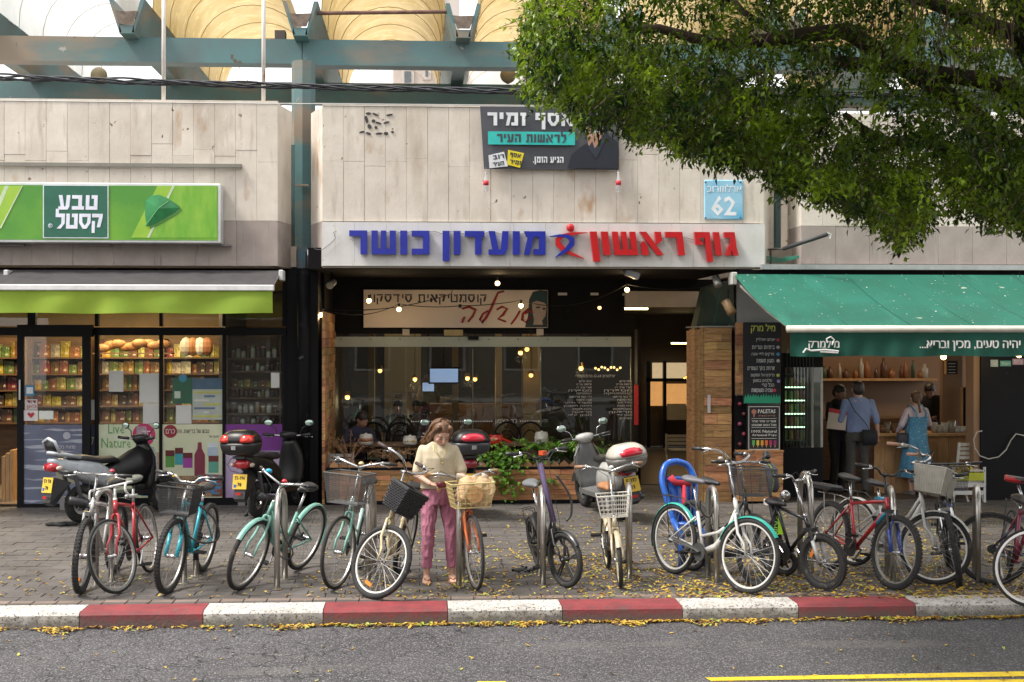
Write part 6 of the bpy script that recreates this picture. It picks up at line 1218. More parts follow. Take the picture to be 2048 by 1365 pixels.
def bike(lab, f, phi, steer=0., lean=0., Rr=.335, wb=1.05, tw=.024, fm=None, frk=None, style='diamond', bar='flat', barh=1.0, barw=.6, grip=None, barm=None, sad=.92, sadm=None, knob=False, rim=None, mag=False, fend=None, bask=None, rack=False, susp=False,
         ref=None, bell=None, tyf=None, ref2=None, spokes=28, name='bicycle', extra=None, cat='bicycle', rearR=None, stemm=None, chainm=None, fork_w=.045, group=None):
    fm = fm or paint((.3, .3, .3)); frk = frk or fm; grip = grip or blkp; barm = barm or chrome; sadm = sadm or blkp; stemm = stemm or barm; T = tyre_m
    ft = G(*f); ph = R_(phi); h = Vector((math.sin(ph), -math.cos(ph), 0)); root = ft - h * wb
    t = thing(name, lab, cat, root, group, local=True); yaw = math.atan2(h.y, h.x)
    t.rotation_mode = 'XYZ'; t.matrix_world = Matrix.Translation(root) @ Matrix.Rotation(yaw, 4, 'Z') @ Matrix.Rotation(-R_(lean), 4, 'X')
    ax = Vector((-.33, 0, .944)); fa = Vector((wb, 0, Rr)); nrm = Vector((.944, 0, .33)); b0 = fa - nrm * .045
    SM = Matrix.Translation(b0) @ Matrix.Rotation(R_(steer), 4, ax) @ Matrix.Translation(-b0); RR = rearR or Rr
    crown = b0 + ax * (Rr + .05); hl = .13 if style != 'fold' else .1; ht = crown + ax * hl; hb = crown + ax * .01
    wheel(t, (0, 0, RR), RR, None, tw, tyf, rim, knob, spokes, mag); wheel(t, tuple(fa), Rr, SM, tw, tyf, rim, knob, spokes, mag, ref)
    S2 = lambda mb, nm, m_, **k: (mb.xf(SM), mb.build(nm, m_, t, **k))
    mb = MB()
    for s_ in (-1, 1):
        y = s_ * fork_w
        if susp: mb.tube([fa + Vector((0, y * 1.15, 0)), fa + Vector((0, y * 1.15, 0)) + ax * .2], .019, 8)
        else: mb.tube([fa + Vector((0, y * 1.1, 0)), fa + Vector((-.03, y * 1.1, .1)), b0 + ax * (Rr * .62) + Vector((0, y, 0)), crown + Vector((0, y * .7, -.01)), crown + Vector((0, 0, .01))], [.009, .011, .014, .015, .014], 8)
    if susp:
        mb2 = MB()
        for s_ in (-1, 1): mb2.tube([fa + Vector((0, s_ * fork_w * 1.15, 0)) + ax * .17, crown + nrm * .045 + Vector((0, s_ * fork_w * 1.15, 0))], .014, 8)
        mb2.obox(crown + nrm * .02, (.07, fork_w * 2.9, .035)); S2(mb2, 'fork_crown', blkp if frk is not blkp else chrome, smooth=False)
        mb.tube([fa + Vector((0, -fork_w * 1.15, 0)) + ax * .2 + nrm * .02, fa + ax * .34 * Rr / .33 + nrm * .03, fa + Vector((0, fork_w * 1.15, 0)) + ax * .2 + nrm * .02], .01, 6)
    S2(mb, 'fork', frk, smooth=True)
    bb = Vector((wb * .42 if style != 'fold' else wb * .45, 0, RR * .83 if RR > .3 else .27)); st = bb + Vector((-.31, 0, .95)) * (.46 if style == 'diamond' else .38 if style != 'fold' else .3)
    mb = MB(); ra = Vector((0, 0, RR)); mb.tube([hb, ht], .021, 10)
    if style == 'diamond': mb.tube([st - Vector((0, 0, .03)), ht - ax * .03], .0165, 8); mb.tube([bb, hb + ax * .02], .0195, 8)
    elif style == 'step':
        mid = bb.lerp(hb, .5) + Vector((-.02, 0, -.1)); mb.tube([bb + Vector((.0, 0, .02)), bb.lerp(mid, .55) + Vector((0, 0, -.01)), mid + Vector((.03, 0, .02)), hb + ax * .03], [.024, .028, .027, .022], 10)
        mid2 = mid + Vector((.02, 0, .12)); mb.tube([st - Vector((-.03, 0, .22)), mid2 - Vector((.1, 0, .03)), mid2 + Vector((.05, 0, .09)), ht - ax * .02], .014, 8) if rack != 'single' else None
    elif style == 'swan': mb.tube([bb, bb.lerp(hb, .4) + Vector((0, 0, -.09)), bb.lerp(hb, .75) + Vector((0, 0, -.08)), hb + ax * .03], [.03, .032, .028, .022], 10); mb.tube([st - (st - bb) * .62, bb.lerp(hb, .45) + Vector((0, 0, .02)), bb.lerp(hb, .62)], .016, 8)
    else: mb.tube([bb + Vector((0, 0, .03)), hb + ax * .04], .03, 10)
    mb.tube([bb, st], .0165, 8)
    for s_ in (-1, 1): y = s_ * .06; mb.tube([bb + Vector((0, s_ * .03, 0)), ra + Vector((0, y, 0))], .0105, 7); mb.tube([ra + Vector((0, y, 0)), st + Vector((0, s_ * .018, -.05))], .009, 7)
    mb.tube([bb - Vector((0, .036, 0)), bb + Vector((0, .036, 0))], .023, 10); mb.build('frame', fm, t, smooth=True)
    sd_ = bb + Vector((-.31, 0, .95)) * ((sad - .05 - bb.z) / .95); MB().tube([st, sd_], .0135, 8).build('seat_post', chrome, t, smooth=True)
    c = sd_ + Vector((.0, 0, .05)); M0 = Matrix.Rotation(PI / 2, 3, 'Y'); rings = []
    for (x, wd_, hh, dz) in ((-.135, .05, .022, .012), (-.12, .078, .03, .01), (-.06, .085, .034, 0), (.0, .058, .03, -.004), (.06, .032, .026, -.004), (.12, .022, .02, -.006), (.14, .01, .01, -.01)): rings.append((c + Vector((x + .02, 0, dz)), hh, wd_, M0))
    MB().loft(rings, 14).build('saddle', sadm, t, smooth=True)
    cm_ = MB().lathe([(.085, -.003), (.085, .003)], bb + Vector((0, -.055, 0)), 'y', 24).lathe([(.04, -.002), (.04, .002)], ra + Vector((0, -.05, 0)), 'y', 16)
    if style in ('step', 'swan'): cm_.tube([bb + Vector((.03, -.06, .0)), bb + Vector((-.02, -.06, .015)), ra + Vector((.06, -.056, .012))], .034, 8, flat=.35)
    else: cm_.tube([bb + Vector((0, -.055, .085)), ra + Vector((0, -.05, .04))], .004, 4).tube([bb + Vector((0, -.055, -.085)), ra + Vector((0, -.05, -.04))], .004, 4)
    cm_.build('chainset', chainm or blkp, t)
    an = random.uniform(0, 2 * PI)
    for s_ in (-1, 1):
        d = Vector((math.cos(an), 0, math.sin(an))) * s_ * .165; p = bb + Vector((0, s_ * .075, 0)); q = p + d; cr_ = MB().tube([p, q], .0095, 6).build('crank', chrome, t)
        MB().obox(q + Vector((0, s_ * .055, 0)), (.075, .09, .012)).obox(q + Vector((.03, s_ * .055, 0)), (.012, .1, .022)).obox(q + Vector((-.03, s_ * .055, 0)), (.012, .1, .022)).build('pedal', blkp, cr_)
    # cockpit
    bt = crown + ax * ((barh - crown.z) / ax.z) + nrm * (.05 if bar in ('flat', 'riser', 'bull') else .02); mb = MB().tube([ht - ax * .01, ht + ax * .02], .019, 8); mb.tube([ht, bt - nrm * (.05 if bar in ('flat', 'riser') else .02)], .0125, 8).tube([bt - nrm * .06, bt], .0145, 8); S2(mb, 'stem', stemm, smooth=True)
    bw = barw / 2; f_ = Vector((1, 0, 0)); u_ = Vector((0, 0, 1)); ends = []; mb = MB()
    for s_ in (-1, 1):
        Yv = lambda y: Vector((0, s_ * y, 0))
        if bar == 'flat': pts = [bt, bt + Yv(bw * .5) - f_ * .0, bt + Yv(bw) - f_ * .03]
        elif bar == 'riser': pts = [bt, bt + Yv(bw * .22), bt + Yv(bw * .42) + u_ * .05, bt + Yv(bw) + u_ * .06 - f_ * .04]
        elif bar == 'swept': pts = [bt, bt + Yv(bw * .3) + f_ * .05 + u_ * .03, bt + Yv(bw * .62) + f_ * .05 + u_ * .09, bt + Yv(bw * .88) - f_ * .03 + u_ * .11, bt + Yv(bw) - f_ * .2 + u_ * .1]
        elif bar == 'north': pts = [bt, bt + Yv(bw * .35) + f_ * .01 + u_ * .035, bt + Yv(bw * .72) - f_ * .02 + u_ * .06, bt + Yv(bw) - f_ * .12 + u_ * .05]
        elif bar == 'drop': pts = [bt, bt + Yv(bw), bt + Yv(bw) + f_ * .08, bt + Yv(bw) + f_ * .11 - u_ * .06, bt + Yv(bw) + f_ * .06 - u_ * .12, bt + Yv(bw) - f_ * .02 - u_ * .13]
        mb.tube(crv(pts) if len(pts) > 3 else pts, .0115, 8); e1, e0 = pts[-1], pts[-2]; ends.append((e0, e1, s_))
    S2(mb, 'handlebar', barm, smooth=True)
    for e0, e1, s_ in ends:
        d = (e1 - e0).normalized(); g0 = e1 - d * .115; S2(MB().tube([g0, e1 + d * .01], .0165, 9), 'grip', grip, smooth=True)
        lv = MB().tube([g0 - d * .02, g0 - d * .02 + f_ * .04 - u_ * .01, g0 + d * .08 + f_ * .05 - u_ * .03], .006, 6).ball(g0 - d * .02, (.02, .018, .02), 8, 6); S2(lv, 'brake_lever', chrome, smooth=True)
    cb_ = MB()
    for e0, e1, s_ in ends: cb_.tube([e0, e0 + f_ * .08 + u_ * .04, bt + f_ * .09 + Vector((0, s_ * .03, -.03)), crown + nrm * .05 + Vector((0, s_ * .03, .05)), crown + nrm * .04 + Vector((0, s_ * .04, -.06))], .0028, 4)
    S2(cb_, 'brake_cable', blkp)
    if bell: S2(MB().lathe([(.027, 0), (.026, .012), (.012, .026)], bt + Vector((-.01, bell[1] * bw * .5, .03)), n=14), 'bell', plain(bell[0], .3), smooth=True)
    if fend: fender(t, (0, 0, RR), RR + .014, R_(200), R_(35), fend); fender(t, tuple(fa), Rr + .014, R_(165), R_(35), fend, SM)
    if rack: MB().tube([(0, -.06, RR), (-.08, -.06, RR * 2 + .07), (-.2, -.05, RR * 2 + .07), (-.2, .05, RR * 2 + .07), (-.08, .06, RR * 2 + .07), (0, .06, RR)], .005, 5).tube([(-.2, 0, RR * 2 + .07), (.1, 0, RR * 2 + .07), st], .005, 5).tube([(-.1, -.055, RR * 2 + .07), (-.1, .055, RR * 2 + .07)], .005, 5).build('carrier_rack', rim_al if rack == 'alloy' else blkp, t)
    if bask:
        kind, bm_, sx, sy, hh, dx, dz = bask; basket(t, SM, (bt.x + dx, 0, bt.z + dz), sx, sy, hh, kind, bm_)
    return t, dict(bt=bt, SM=SM, fa=fa, bb=bb, st=st, sd=sd_, crown=crown, ra=ra, ht=ht)
random.seed(40)
white = paint((.6, .6, .58)); cream = paint((.58, .5, .3)); mint = paint((.2, .45, .38)); turq = paint((.02, .38, .48)); redp = paint((.42, .02, .03)); blackp = paint((.02, .02, .022)); org = paint((.55, .12, .02)); bluep = paint((.02, .06, .32)); maroon = paint((.2, .02, .05)); gold = paint((.5, .42, .28)); sil = paint((.45, .46, .47)); cyanp = paint((.02, .26, .42)); tealf = paint((.03, .4, .33))
tan_g = plain((.42, .24, .1), .6); greyg = plain((.12, .12, .12), .7)
org_r = (.75, .2, .01)
bike('worn mountain bike with knobby tyres and white frame, leftmost in the row', (163, 1187), -2, 4, 3, fm=white, frk=blkp, susp=True, knob=True, tw=.028, bar='flat', barh=1.02, barw=.62, rim=rim_bk, bell=((.45, .05, .08), .9), sad=.9, ref=[(-1.2, org_r)])
bike('red racing bike with pale handlebar, second from the left', (237, 1187), -4, -20, -7, fm=redp, frk=redp, tw=.015, wb=1.0, bar='drop', barh=.93, barw=.4, barm=white, rim=rim_al, sad=.93, sadm=plain((.12, .13, .11), .6), grip=white)
t, q = bike('turquoise mountain bike with black mesh basket and yellow bell', (334, 1187), -7, -4, 7, fm=turq, frk=turq, susp=True, knob=True, tw=.027, bar='riser', barh=.96, barw=.62, rim=rim_al, sad=.86, bask=('mesh', blkp, .26, .34, .24, .16, -.02), bell=((.75, .45, .02), -.8))
t, q = bike('mint green city bike with mint mudguards, leaning on its stand', (480, 1180), -24, 2, 16, fm=mint, frk=mint, fend=mint, style='step', bar='north', barh=.97, barw=.58, rim=rim_al, sad=.88, bell=((.6, .03, .04), .2), tw=.022)
S3 = MB().lathe([(.03, 0), (.03, .02), (.018, .03)], q['bt'] + Vector((-.03, -.16, .06)), n=12).xf(q['SM']).build('bell', plain((.02, .35, .55), .3), t, smooth=True)
bike('pale mint bicycle with large wire mesh basket, behind the cream one', (668, 1178), -10, -14, 9, fm=paint((.4, .55, .52)), frk=mint, style='step', bar='north', barh=1.08, barw=.64, rim=rim_al, sad=.9, bask=('mesh', plain((.09, .09, .09), .5), .32, .38, .27, .17, -.04), bell=((.6, .5, .25), .1), tw=.017)
bike('cream city bicycle with black wicker basket and turned white rimmed wheel', (737, 1194), -13, 60, 13, fm=cream, frk=cream, style='step', bar='swept', barh=1.1, barw=.56, rim=rim_wh, sad=.9, bask=('wicker', plain((.02, .02, .023), .6), .22, .29, .23, .15, -.1), tw=.026, grip=plain((.05, .03, .025)), ref=[(-PI / 2, org_r)], wb=1.08)
t, qg = bike('orange bicycle with gold wire basket and cork grips beside the woman', (953, 1180), 3, 9, -5, fm=org, frk=org, style='step', bar='north', barh=.97, barw=.68, rim=rim_al, sad=.9, bask=('wire', plain((.6, .5, .22), .4), .28, .4, .22, .18, -.01), tw=.017, grip=tan_g, wb=1.05, Rr=.34)
BK_G = t; 
t, qh = bike('black folding electric bike with five spoke wheels', (1136, 1175), 9, 22, -10, Rr=.255, wb=1.0, fm=blackp, frk=blackp, style='fold', mag=True, rim=rim_bk, tw=.027, bar='riser', barh=1.16, barw=.68, sad=.88, rack=True, fend=blackp, barm=blkp, sadm=plain((.14, .15, .16), .45), name='electric_bicycle')
MB().tube([qh['crown'] + Vector((.0, 0, .06)), qh['ht'].lerp(qh['bt'], .5), qh['bt'] - Vector((0, 0, .06))], .026, 8).xf(qh['SM']).build('purple_wrap', plain((.11, .08, .17), .8), t, smooth=True)
MB().obox(qh['bt'] + Vector((.02, .03, .04)), (.07, .05, .04)).xf(qh['SM']).build('display', plain((.6, .08, .02), .4), t); MB().tube([qh['bb'] - Vector((.0, .05, 0)), qh['bb'] + Vector((0, .05, 0))], .075, 14).build('motor', blkp, t); MB().obox(qh['bb'] + Vector((-.12, 0, .17)), (.08, .09, .34), Matrix.Rotation(-.3, 3, 'Y')).build('battery', blkp, t)
text('K', plain((.7, .7, .7)), t, -.02, .02, .6, 0, rtl=False) and None
o_ = bpy.data.objects[-1]
for o_ in [c for c in t.children if c.name.startswith('lettering')]: o_.matrix_basis = qh['SM'] @ Matrix.Translation(qh['ht'] + Vector((.032, 0, -.66))) @ Matrix.Rotation(PI / 2, 4, 'Z')
bike('small cream and gold folding bike with white wire basket', (1240, 1175), -2, -3, -3, Rr=.25, wb=.95, fm=gold, frk=gold, style='fold', rim=plain((.6, .52, .3), .4), tw=.021, bar='north', barh=1.02, barw=.62, sad=.84, sadm=plain((.35, .16, .07), .6), grip=plain((.35, .18, .1), .6), bask=('wire', plain((.6, .58, .52), .4), .24, .3, .2, .12, -.2), spokes=24, name='folding_bicycle', bell=((.6, .6, .6), .1), fend=gold)
t, qk = bike('dark bicycle with a blue child seat and mesh basket behind the white one', (1506, 1174), 20, -6, 4, fm=blackp, frk=blkp, style='step', bar='flat', barh=1.1, barw=.6, rim=rim_bk, sad=.88, bask=('mesh', plain((.07, .07, .075), .5), .3, .36, .25, .17, -.04), tw=.026, wb=1.05)
sb = paint((.01, .12, .55), .4); rdc = plain((.5, .03, .05), .8); cs = Vector((-.16, 0, .43))
rg = [];
for z, w_, d_ in ((0, .13, .07), (.05, .15, .09), (.2, .17, .07), (.38, .2, .07), (.5, .19, .08), (.58, .13, .06), (.6, .06, .03)): rg.append((cs + Vector((-.06 - z * .25, 0, z)), d_ * .5, w_))
for s_ in (-1, 1): MB().tube(crv([cs + Vector((.0, s_ * .12, 0)), cs + Vector((-.1, s_ * .17, .25)), cs + Vector((-.16, s_ * .19, .42)), cs + Vector((-.2, s_ * .13, .55)), cs + Vector((-.21, 0, .59))]), .034, 8).tube([cs + Vector((.0, s_ * .14, .02)), cs + Vector((.16, s_ * .13, -.1)), cs + Vector((.2, s_ * .13, -.42))], [.03, .035, .03], 8).build('seat_shell_side', sb, t, smooth=True)
MB().loft([(cs + Vector((-.06 - z * .25, 0, z)), .012, .13) for z in (0, .1, .22, .34, .44)], 12).loft([(cs + Vector((.04, 0, -.03)), .13, .13), (cs + Vector((.04, 0, .0)), .14, .14)], 14).tube([cs + Vector((-.16, -.18, .4)), cs + Vector((-.17, 0, .42)), cs + Vector((-.16, .18, .4))], .02, 8).build('seat_shell', sb, t, smooth=True)
MB().tube([cs + Vector((-.11, -.13, .44)), cs + Vector((-.08, -.08, .38)), cs + Vector((-.08, .08, .38)), cs + Vector((-.11, .13, .44))], .035, 8).tube([cs + Vector((-.06, 0, .36)), cs + Vector((.02, 0, .02))], .035, 8, flat=.5).build('seat_padding', rdc, t, smooth=True)
MB().tube([cs + Vector((.02, 0, -.03)), qk['st'] + Vector((0, 0, -.05))], .012, 6).build('seat_bracket', blkp, t)
t, qj = bike('white step through city bike with teal mudguards and whitewall wheels', (1492, 1187), 26, 12, 4, fm=white, frk=white, style='swan', bar='swept', barh=1.12, barw=.62, rim=rim_wh, sad=.93, fend=tealf, tw=.023, sadm=plain((.13, .13, .15), .5), bell=((.5, .5, .5), -.9), chainm=plain((.05, .05, .05)), rack='single', wb=1.06)
t, ql = bike('small dark bike with very knobby tyres right of the kick scooter', (1650, 1180), 14, 20, -8, Rr=.255, wb=.92, fm=blackp, frk=sil, susp=True, knob=True, tw=.031, rim=rim_bk, bar='riser', barh=.96, barw=.56, sad=.72, ref=[(2.6, org_r)], spokes=30)
MB().ball(ql['st'] + Vector((.18, 0, .1)), (.05, .05, .05), 12, 8).build('bell', chrome, t, smooth=True)
t, qn = bike('white city bicycle with cloudy white plastic basket', (1862, 1169), 22, 28, 6, fm=white, frk=white, style='step', bar='swept', barh=1.1, barw=.58, rim=rim_wh, sad=.85, fend=white, tw=.022, bask=('solid', mat('milky_plastic', (.6, .58, .52), (.45, .42, .35), rough=.5, sc=9, trans=.2), .3, .38, .24, .19, -.04), grip=plain((.45, .25, .17), .6), chainm=plain((.3, .3, .3)), rack=True, wb=1.05)
t, qm = bike('red and blue mountain bike with padded rear seat', (1784, 1179), 15, 2, 7, fm=redp, frk=bluep, susp=True, knob=True, tw=.028, bar='riser', barh=1.0, barw=.66, rim=rim_al, sad=.93, rack='alloy', wb=1.04, barm=blkp)
MB().tube([qm['ht'] - Vector((.0, 0, .01)), qm['ht'].lerp(qm['st'], .3)], .0185, 8).tube([qm['crown'] + Vector((-.0, 0, .02)), qm['crown'].lerp(qm['bb'], .32)], .0215, 8).build('blue_tube_paint', cyanp, t, smooth=True)
MB().loft([((-.27, 0, .79), .05, .06), ((-.27, 0, .8), .09, .085)], 12).build('pad_end', blkp, t, smooth=True); MB().obox((-.14, 0, .8), (.36, .17, .06)).build('padded_seat', blkp, t, bevel=.02)
bike('blue electric bicycle with black basket behind the white wheel', (1906, 1140), -22, -4, -2, Rr=.255, wb=1.0, fm=bluep, frk=bluep, style='fold', rim=rim_bk, tw=.03, bar='flat', barh=1.0, barw=.62, sad=.82, sadm=plain((.5, .5, .5), .5), bask=('mesh', plain((.04, .04, .045), .5), .28, .42, .24, .15, -.0), name='electric_bicycle', barm=blkp, rack=True)
bike('black mountain bike seen head on with knobby front tyre, left of the last stand', (1918, 1172), -19, 0, -9, fm=blackp, frk=blkp, susp=True, knob=True, tw=.029, bar='flat', barh=.96, barw=.5, rim=rim_bk, sad=.85, barm=sil, stemm=sil)
t, qq = bike('maroon bicycle with thin tyres at the right edge of the row', (2046, 1212), -17, 58, 8, fm=maroon, frk=maroon, style='diamond', bar='flat', barh=.9, barw=.4, rim=rim_al, tw=.016, sad=.82, barm=sil, stemm=sil, ref=[(-.9, org_r)], wb=1.02, Rr=.345, rack=True)
bike('dark navy bicycle with black and red saddle cut off at the right edge', (2235, 1190), 62, 0, 2, fm=paint((.03, .03, .07)), frk=paint((.03, .03, .07)), bar='flat', barh=1.0, barw=.6, rim=rim_bk, tw=.018, sad=.98, sadm=mat('saddle_red', (.45, .02, .02), (.03, .03, .035), sc=3, rough=.4, lo=.5, hi=.54), wb=1.03)
# locks and cables
def cable_lock(lab, pts, r=.009, c=(.03, .03, .03)): tagmesh(MB().tube(crv(pts), r, 7), 'cable_lock', plain(c, .4), lab, 'bicycle lock', smooth=True)
def PP(l, Y): return [P(x, y, Y) for x, y in l]
cable_lock('black cable lock hanging in a wide loop from the turquoise bike', PP(((378, 1003), (400, 1012), (425, 1035), (438, 1062), (432, 1082), (405, 1086), (385, 1078), (376, 1070)), 11.35), .0095)
cable_lock('thin black cable lock round the mint city bike and its stand', PP(((560, 1040), (570, 1078), (585, 1100), (580, 1118), (560, 1112), (556, 1085)), 11.3), .007)
cable_lock('black cable lock looping from the folding electric bike stem', PP(((1112, 950), (1130, 975), (1142, 1000), (1142, 1030), (1132, 1042)), 11.15), .011); cable_lock('black cable lock round the stand behind the white city bike', PP(((1400, 1000), (1402, 1022), (1418, 1035), (1430, 1015), (1436, 1040), (1420, 1050)), 11.4), .008)
mb = MB()
for k in range(9): a = G(1030 + 6.0 * k, 1143 + 3 * math.sin(k * 1.7)); mb.tube([(a.x + .028 * math.cos(q), a.y + .02 * math.sin(q), .014 + (.01 if k % 2 else 0) + .01 * math.sin(q * 2 + k)) for q in [2 * PI * j / 10 for j in range(10)]], .009, 6, closed=True)
tagmesh(mb, 'chain_lock', blkp, 'black chain lock lying on the paving beside the folding electric bike', 'bicycle lock', smooth=True)
# ---- electric kick scooter
A = G(1570, 1152); t = thing('kick_scooter', 'black electric kick scooter with lime green lock and grey bag on its stem', 'kick scooter', A, local=True); ph = R_(70); h = Vector((math.sin(ph), -math.cos(ph), 0))
t.matrix_world = Matrix.Translation(A) @ Matrix.Rotation(math.atan2(h.y, h.x), 4, 'Z'); I4 = Matrix.Identity(4)
wheel(t, (0, 0, .125), .125, None, .03, None, rim_al, spokes=5, mag=True); wheel(t, (-.88, 0, .125), .125, None, .03, None, rim_al, mag=True)
MB().tube([(-.07, 0, .3), (-.0, 0, .27), (0, .055, .2), (0, .06, .125)], .018, 8).tube([(0, -.055, .2), (0, -.06, .125)], .018, 8).obox((-.03, 0, .27), (.1, .13, .08)).build('fork', blkp, t, bevel=.0)
MB().slab([(-.1, -.08, .2), (-.8, -.08, .13), (-.8, .08, .13), (-.1, .08, .2)], (0, 0, .045)).build('deck', blkp, t); MB().tube([(-.1, 0, .2), (-.04, 0, .3)], .03, 8).build('neck', blkp, t)
MB().tube([(-.05, 0, .3), (-.13, 0, .72)], .034, 12).build('lower_stem', blkp, t, smooth=True); MB().tube([(-.13, 0, .72), (-.135, 0, .745)], .038, 12).build('red_collar', plain((.6, .02, .04)), t); MB().tube([(-.13, 0, .74), (-.19, 0, 1.12)], .017, 10).build('upper_stem', blkp, t, smooth=True)
MB().tube([(-.19, -.24, 1.14), (-.19, .24, 1.14)], .013, 8).ball((-.19, .22, 1.14), .035, 10, 7).ball((-.17, 0, 1.14), (.04, .04, .03), 10, 7).build('handlebar', blkp, t, smooth=True)
MB().loft([((-.1, -.0, .8), .03, .05), ((-.1, 0, .84), .05, .08), ((-.12, 0, 1.0), .055, .09), ((-.14, 0, 1.07), .04, .06)], 12, e=3).build('stem_bag', plain((.1, .1, .12), .7), t, smooth=True)
MB().obox((-.04, 0, .48), (.045, .07, .16)).obox((-.05, 0, .58), (.03, .05, .06)).build('lime_lock', plain((.4, .7, .02), .5), t, bevel=.0); MB().tube([(-.18, -.05, 1.12), (-.1, -.14, 1.02), (-.1, -.1, .9), (-.12, -.05, .78)], .005, 5).tube([(-.03, 0, .42), (.0, .04, .36), (-.03, .05, .3)], .005, 5).build('green_cable', plain((.4, .6, .03)), t)
lt_ = text('INOKIM', plain((.3, .6, .1)), t, -.15, .15, 0, 0, rtl=False)
lt_.matrix_basis = Matrix.Translation((-.062, -.034, .53)) @ Matrix.Rotation(-1.38 + PI, 4, 'Y') @ Matrix.Scale(.9, 4)
# ================================================================ MOTOR SCOOTERS
M0 = Matrix.Rotation(PI / 2, 3, 'Y')
def scooter(lab, rear, hd, lean, bm_, pm_, plate, box=None, vespa=False, seatm=None, mirror=True, tail=(.5, .02, .03), screen=False):
    A = G(*rear); h = Vector((hd[0], hd[1], 0)).normalized(); t = thing('motor_scooter', lab, 'scooter', A, 'motor scooters parked by the shops', local=True)
    t.matrix_world = Matrix.Translation(A) @ Matrix.Rotation(math.atan2(h.y, h.x), 4, 'Z') @ Matrix.Rotation(-R_(lean), 4, 'X'); wb = 1.28; R = .235
    wheel(t, (0, 0, R), R, None, .055, None, rim_al, mag=True, rimw=.05); wheel(t, (wb, 0, R), R, None, .052, None, rim_al, mag=True, rimw=.05)
    def L(rows, nm, m_, e=2.4): MB().loft([(Vector((x, 0, z)), hh, ww, M0) for x, z, hh, ww in rows], 18, e=e).build(nm, m_, t, smooth=True)
    if vespa: L([(-.36, .62, .06, .07), (-.32, .62, .14, .13), (-.15, .6, .2, .19), (.08, .56, .23, .215), (.28, .5, .2, .17), (.4, .42, .12, .14)], 'rear_body', bm_)
    else: L([(-.44, .8, .02, .05), (-.4, .78, .05, .09), (-.25, .72, .1, .13), (-.05, .66, .14, .16), (.2, .6, .15, .16), (.38, .5, .15, .15), (.44, .38, .08, .13)], 'rear_body', bm_, 3)
    L([(-.3, .8, .02, .06), (-.25, .81, .045, .11), (.0, .8, .05, .14), (.2, .76, .05, .14), (.45, .75, .05, .11), (.56, .73, .02, .05)], 'seat', seatm or blkp)
    MB().slab([(.32, -.17, .27), (.98, -.17, .27), (.98, .17, .27), (.32, .17, .27)], (0, 0, .06)).loft([((.36, 0, .3), .1, .15), ((.36, 0, .48), .08, .13)], 12).build('footboard', pm_, t)
    rows = [((.93, 0, .25), .05, .13), ((.99, 0, .42), .06, .17), ((1.01, 0, .58), .07, .18), ((1.01, 0, .74), .085, .16), ((.98, 0, .86), .08, .11), ((.96, 0, .94), .055, .075)]
    MB().loft([(Vector(c), a, b) for c, a, b in rows], 18, e=2.6).build('leg_shield', pm_, t, smooth=True)
    MB().loft([(Vector((c[0] + .07, 0, c[2])), a * .8, b * .8) for c, a, b in rows[1:5]], 16, e=2.6).build('front_fairing', bm_, t, smooth=True)
    if vespa: MB().tube([(.88, -.16, .27), (.92, -.18, .42), (.94, -.19, .6), (.94, -.17, .76), (.93, -.1, .88)], .009, 6).tube([(.88, .16, .27), (.92, .18, .42), (.94, .19, .6), (.94, .17, .76), (.93, .1, .88)], .009, 6).build('shield_trim', chrome, t)
    MB().loft([((.94, 0, .92), .07, .07), ((.95, 0, .97), .1, .13), ((.93, 0, 1.02), .085, .12), ((.92, 0, 1.04), .04, .06)], 16).build('handlebar_cowl', bm_ if vespa else pm_, t, smooth=True)
    MB().tube([(.86, -.34, 1.0), (.93, -.14, .98), (.93, .14, .98), (.86, .34, 1.0)], .014, 8).build('handlebar', chrome, t, smooth=True)
    for s_ in (-1, 1):
        MB().tube([(.905, s_ * .2, .985), (.86, s_ * .345, 1.0)], .02, 8).build('grip', blkp, t, smooth=True); MB().tube([(.93, s_ * .22, .97), (.95, s_ * .27, .96), (.9, s_ * .36, .965)], .006, 6).build('brake_lever', chrome, t)
        if mirror:
            m = MB().tube([(.93, s_ * .17, 1.0), (.95, s_ * .2, 1.08), (.95, s_ * .27, 1.12)], .007, 6).build('mirror_stalk', chrome if vespa else blkp, t, smooth=True)
            MB().ball((.95, s_ * .3, 1.15), (.012, .07, .045), 14, 9).build('mirror', chrome if vespa else blkp, m, smooth=True); MB().ball((.938, s_ * .3, 1.15), (.004, .062, .038), 14, 9).build('mirror_glass', mat('mirror_face', (.5, .62, .55), (.3, .42, .36), rough=.1, metal=.7, sc=9), m, smooth=True)
    tl = MB(); tz = .66 if vespa else .72
    tl.loft([(Vector((x, 0, z)), hh, ww, M0) for x, z, hh, ww in ((-.47 if not vespa else -.4, tz, .045, .07), (-.41 if not vespa else -.34, tz, .06, .1), (-.3, tz, .06, .1))], 12, e=3).build('tail_light', plain(tail, .2, coat=.6), t, smooth=True)
    for s_ in (-1, 1): MB().ball((-.39 if not vespa else -.33, s_ * .13, tz - .01), (.05, .028, .03), 10, 7).build('indicator', plain((.6, .5, .42) if not vespa else (.5, .3, .1), .25), t, smooth=True)
    MB().slab([(-.2, -.09, .52), (-.42, -.075, .6), (-.5, -.07, .3), (-.42, -.06, .25)], (0, .15, 0)).build('rear_mudguard', blkp, t)
    pl_ = MB().slab([(-.49, -.095, .42), (-.455, -.095, .6), (-.455, .095, .6), (-.49, .095, .42)], (-.006, 0, 0)).build('number_plate', plain((.68, .45, .03), .45), t)
    Mt = Matrix.Translation((-.499, 0, .0)) @ Matrix.Rotation(-PI / 2, 4, 'Z'); Sh = Matrix.Identity(4)
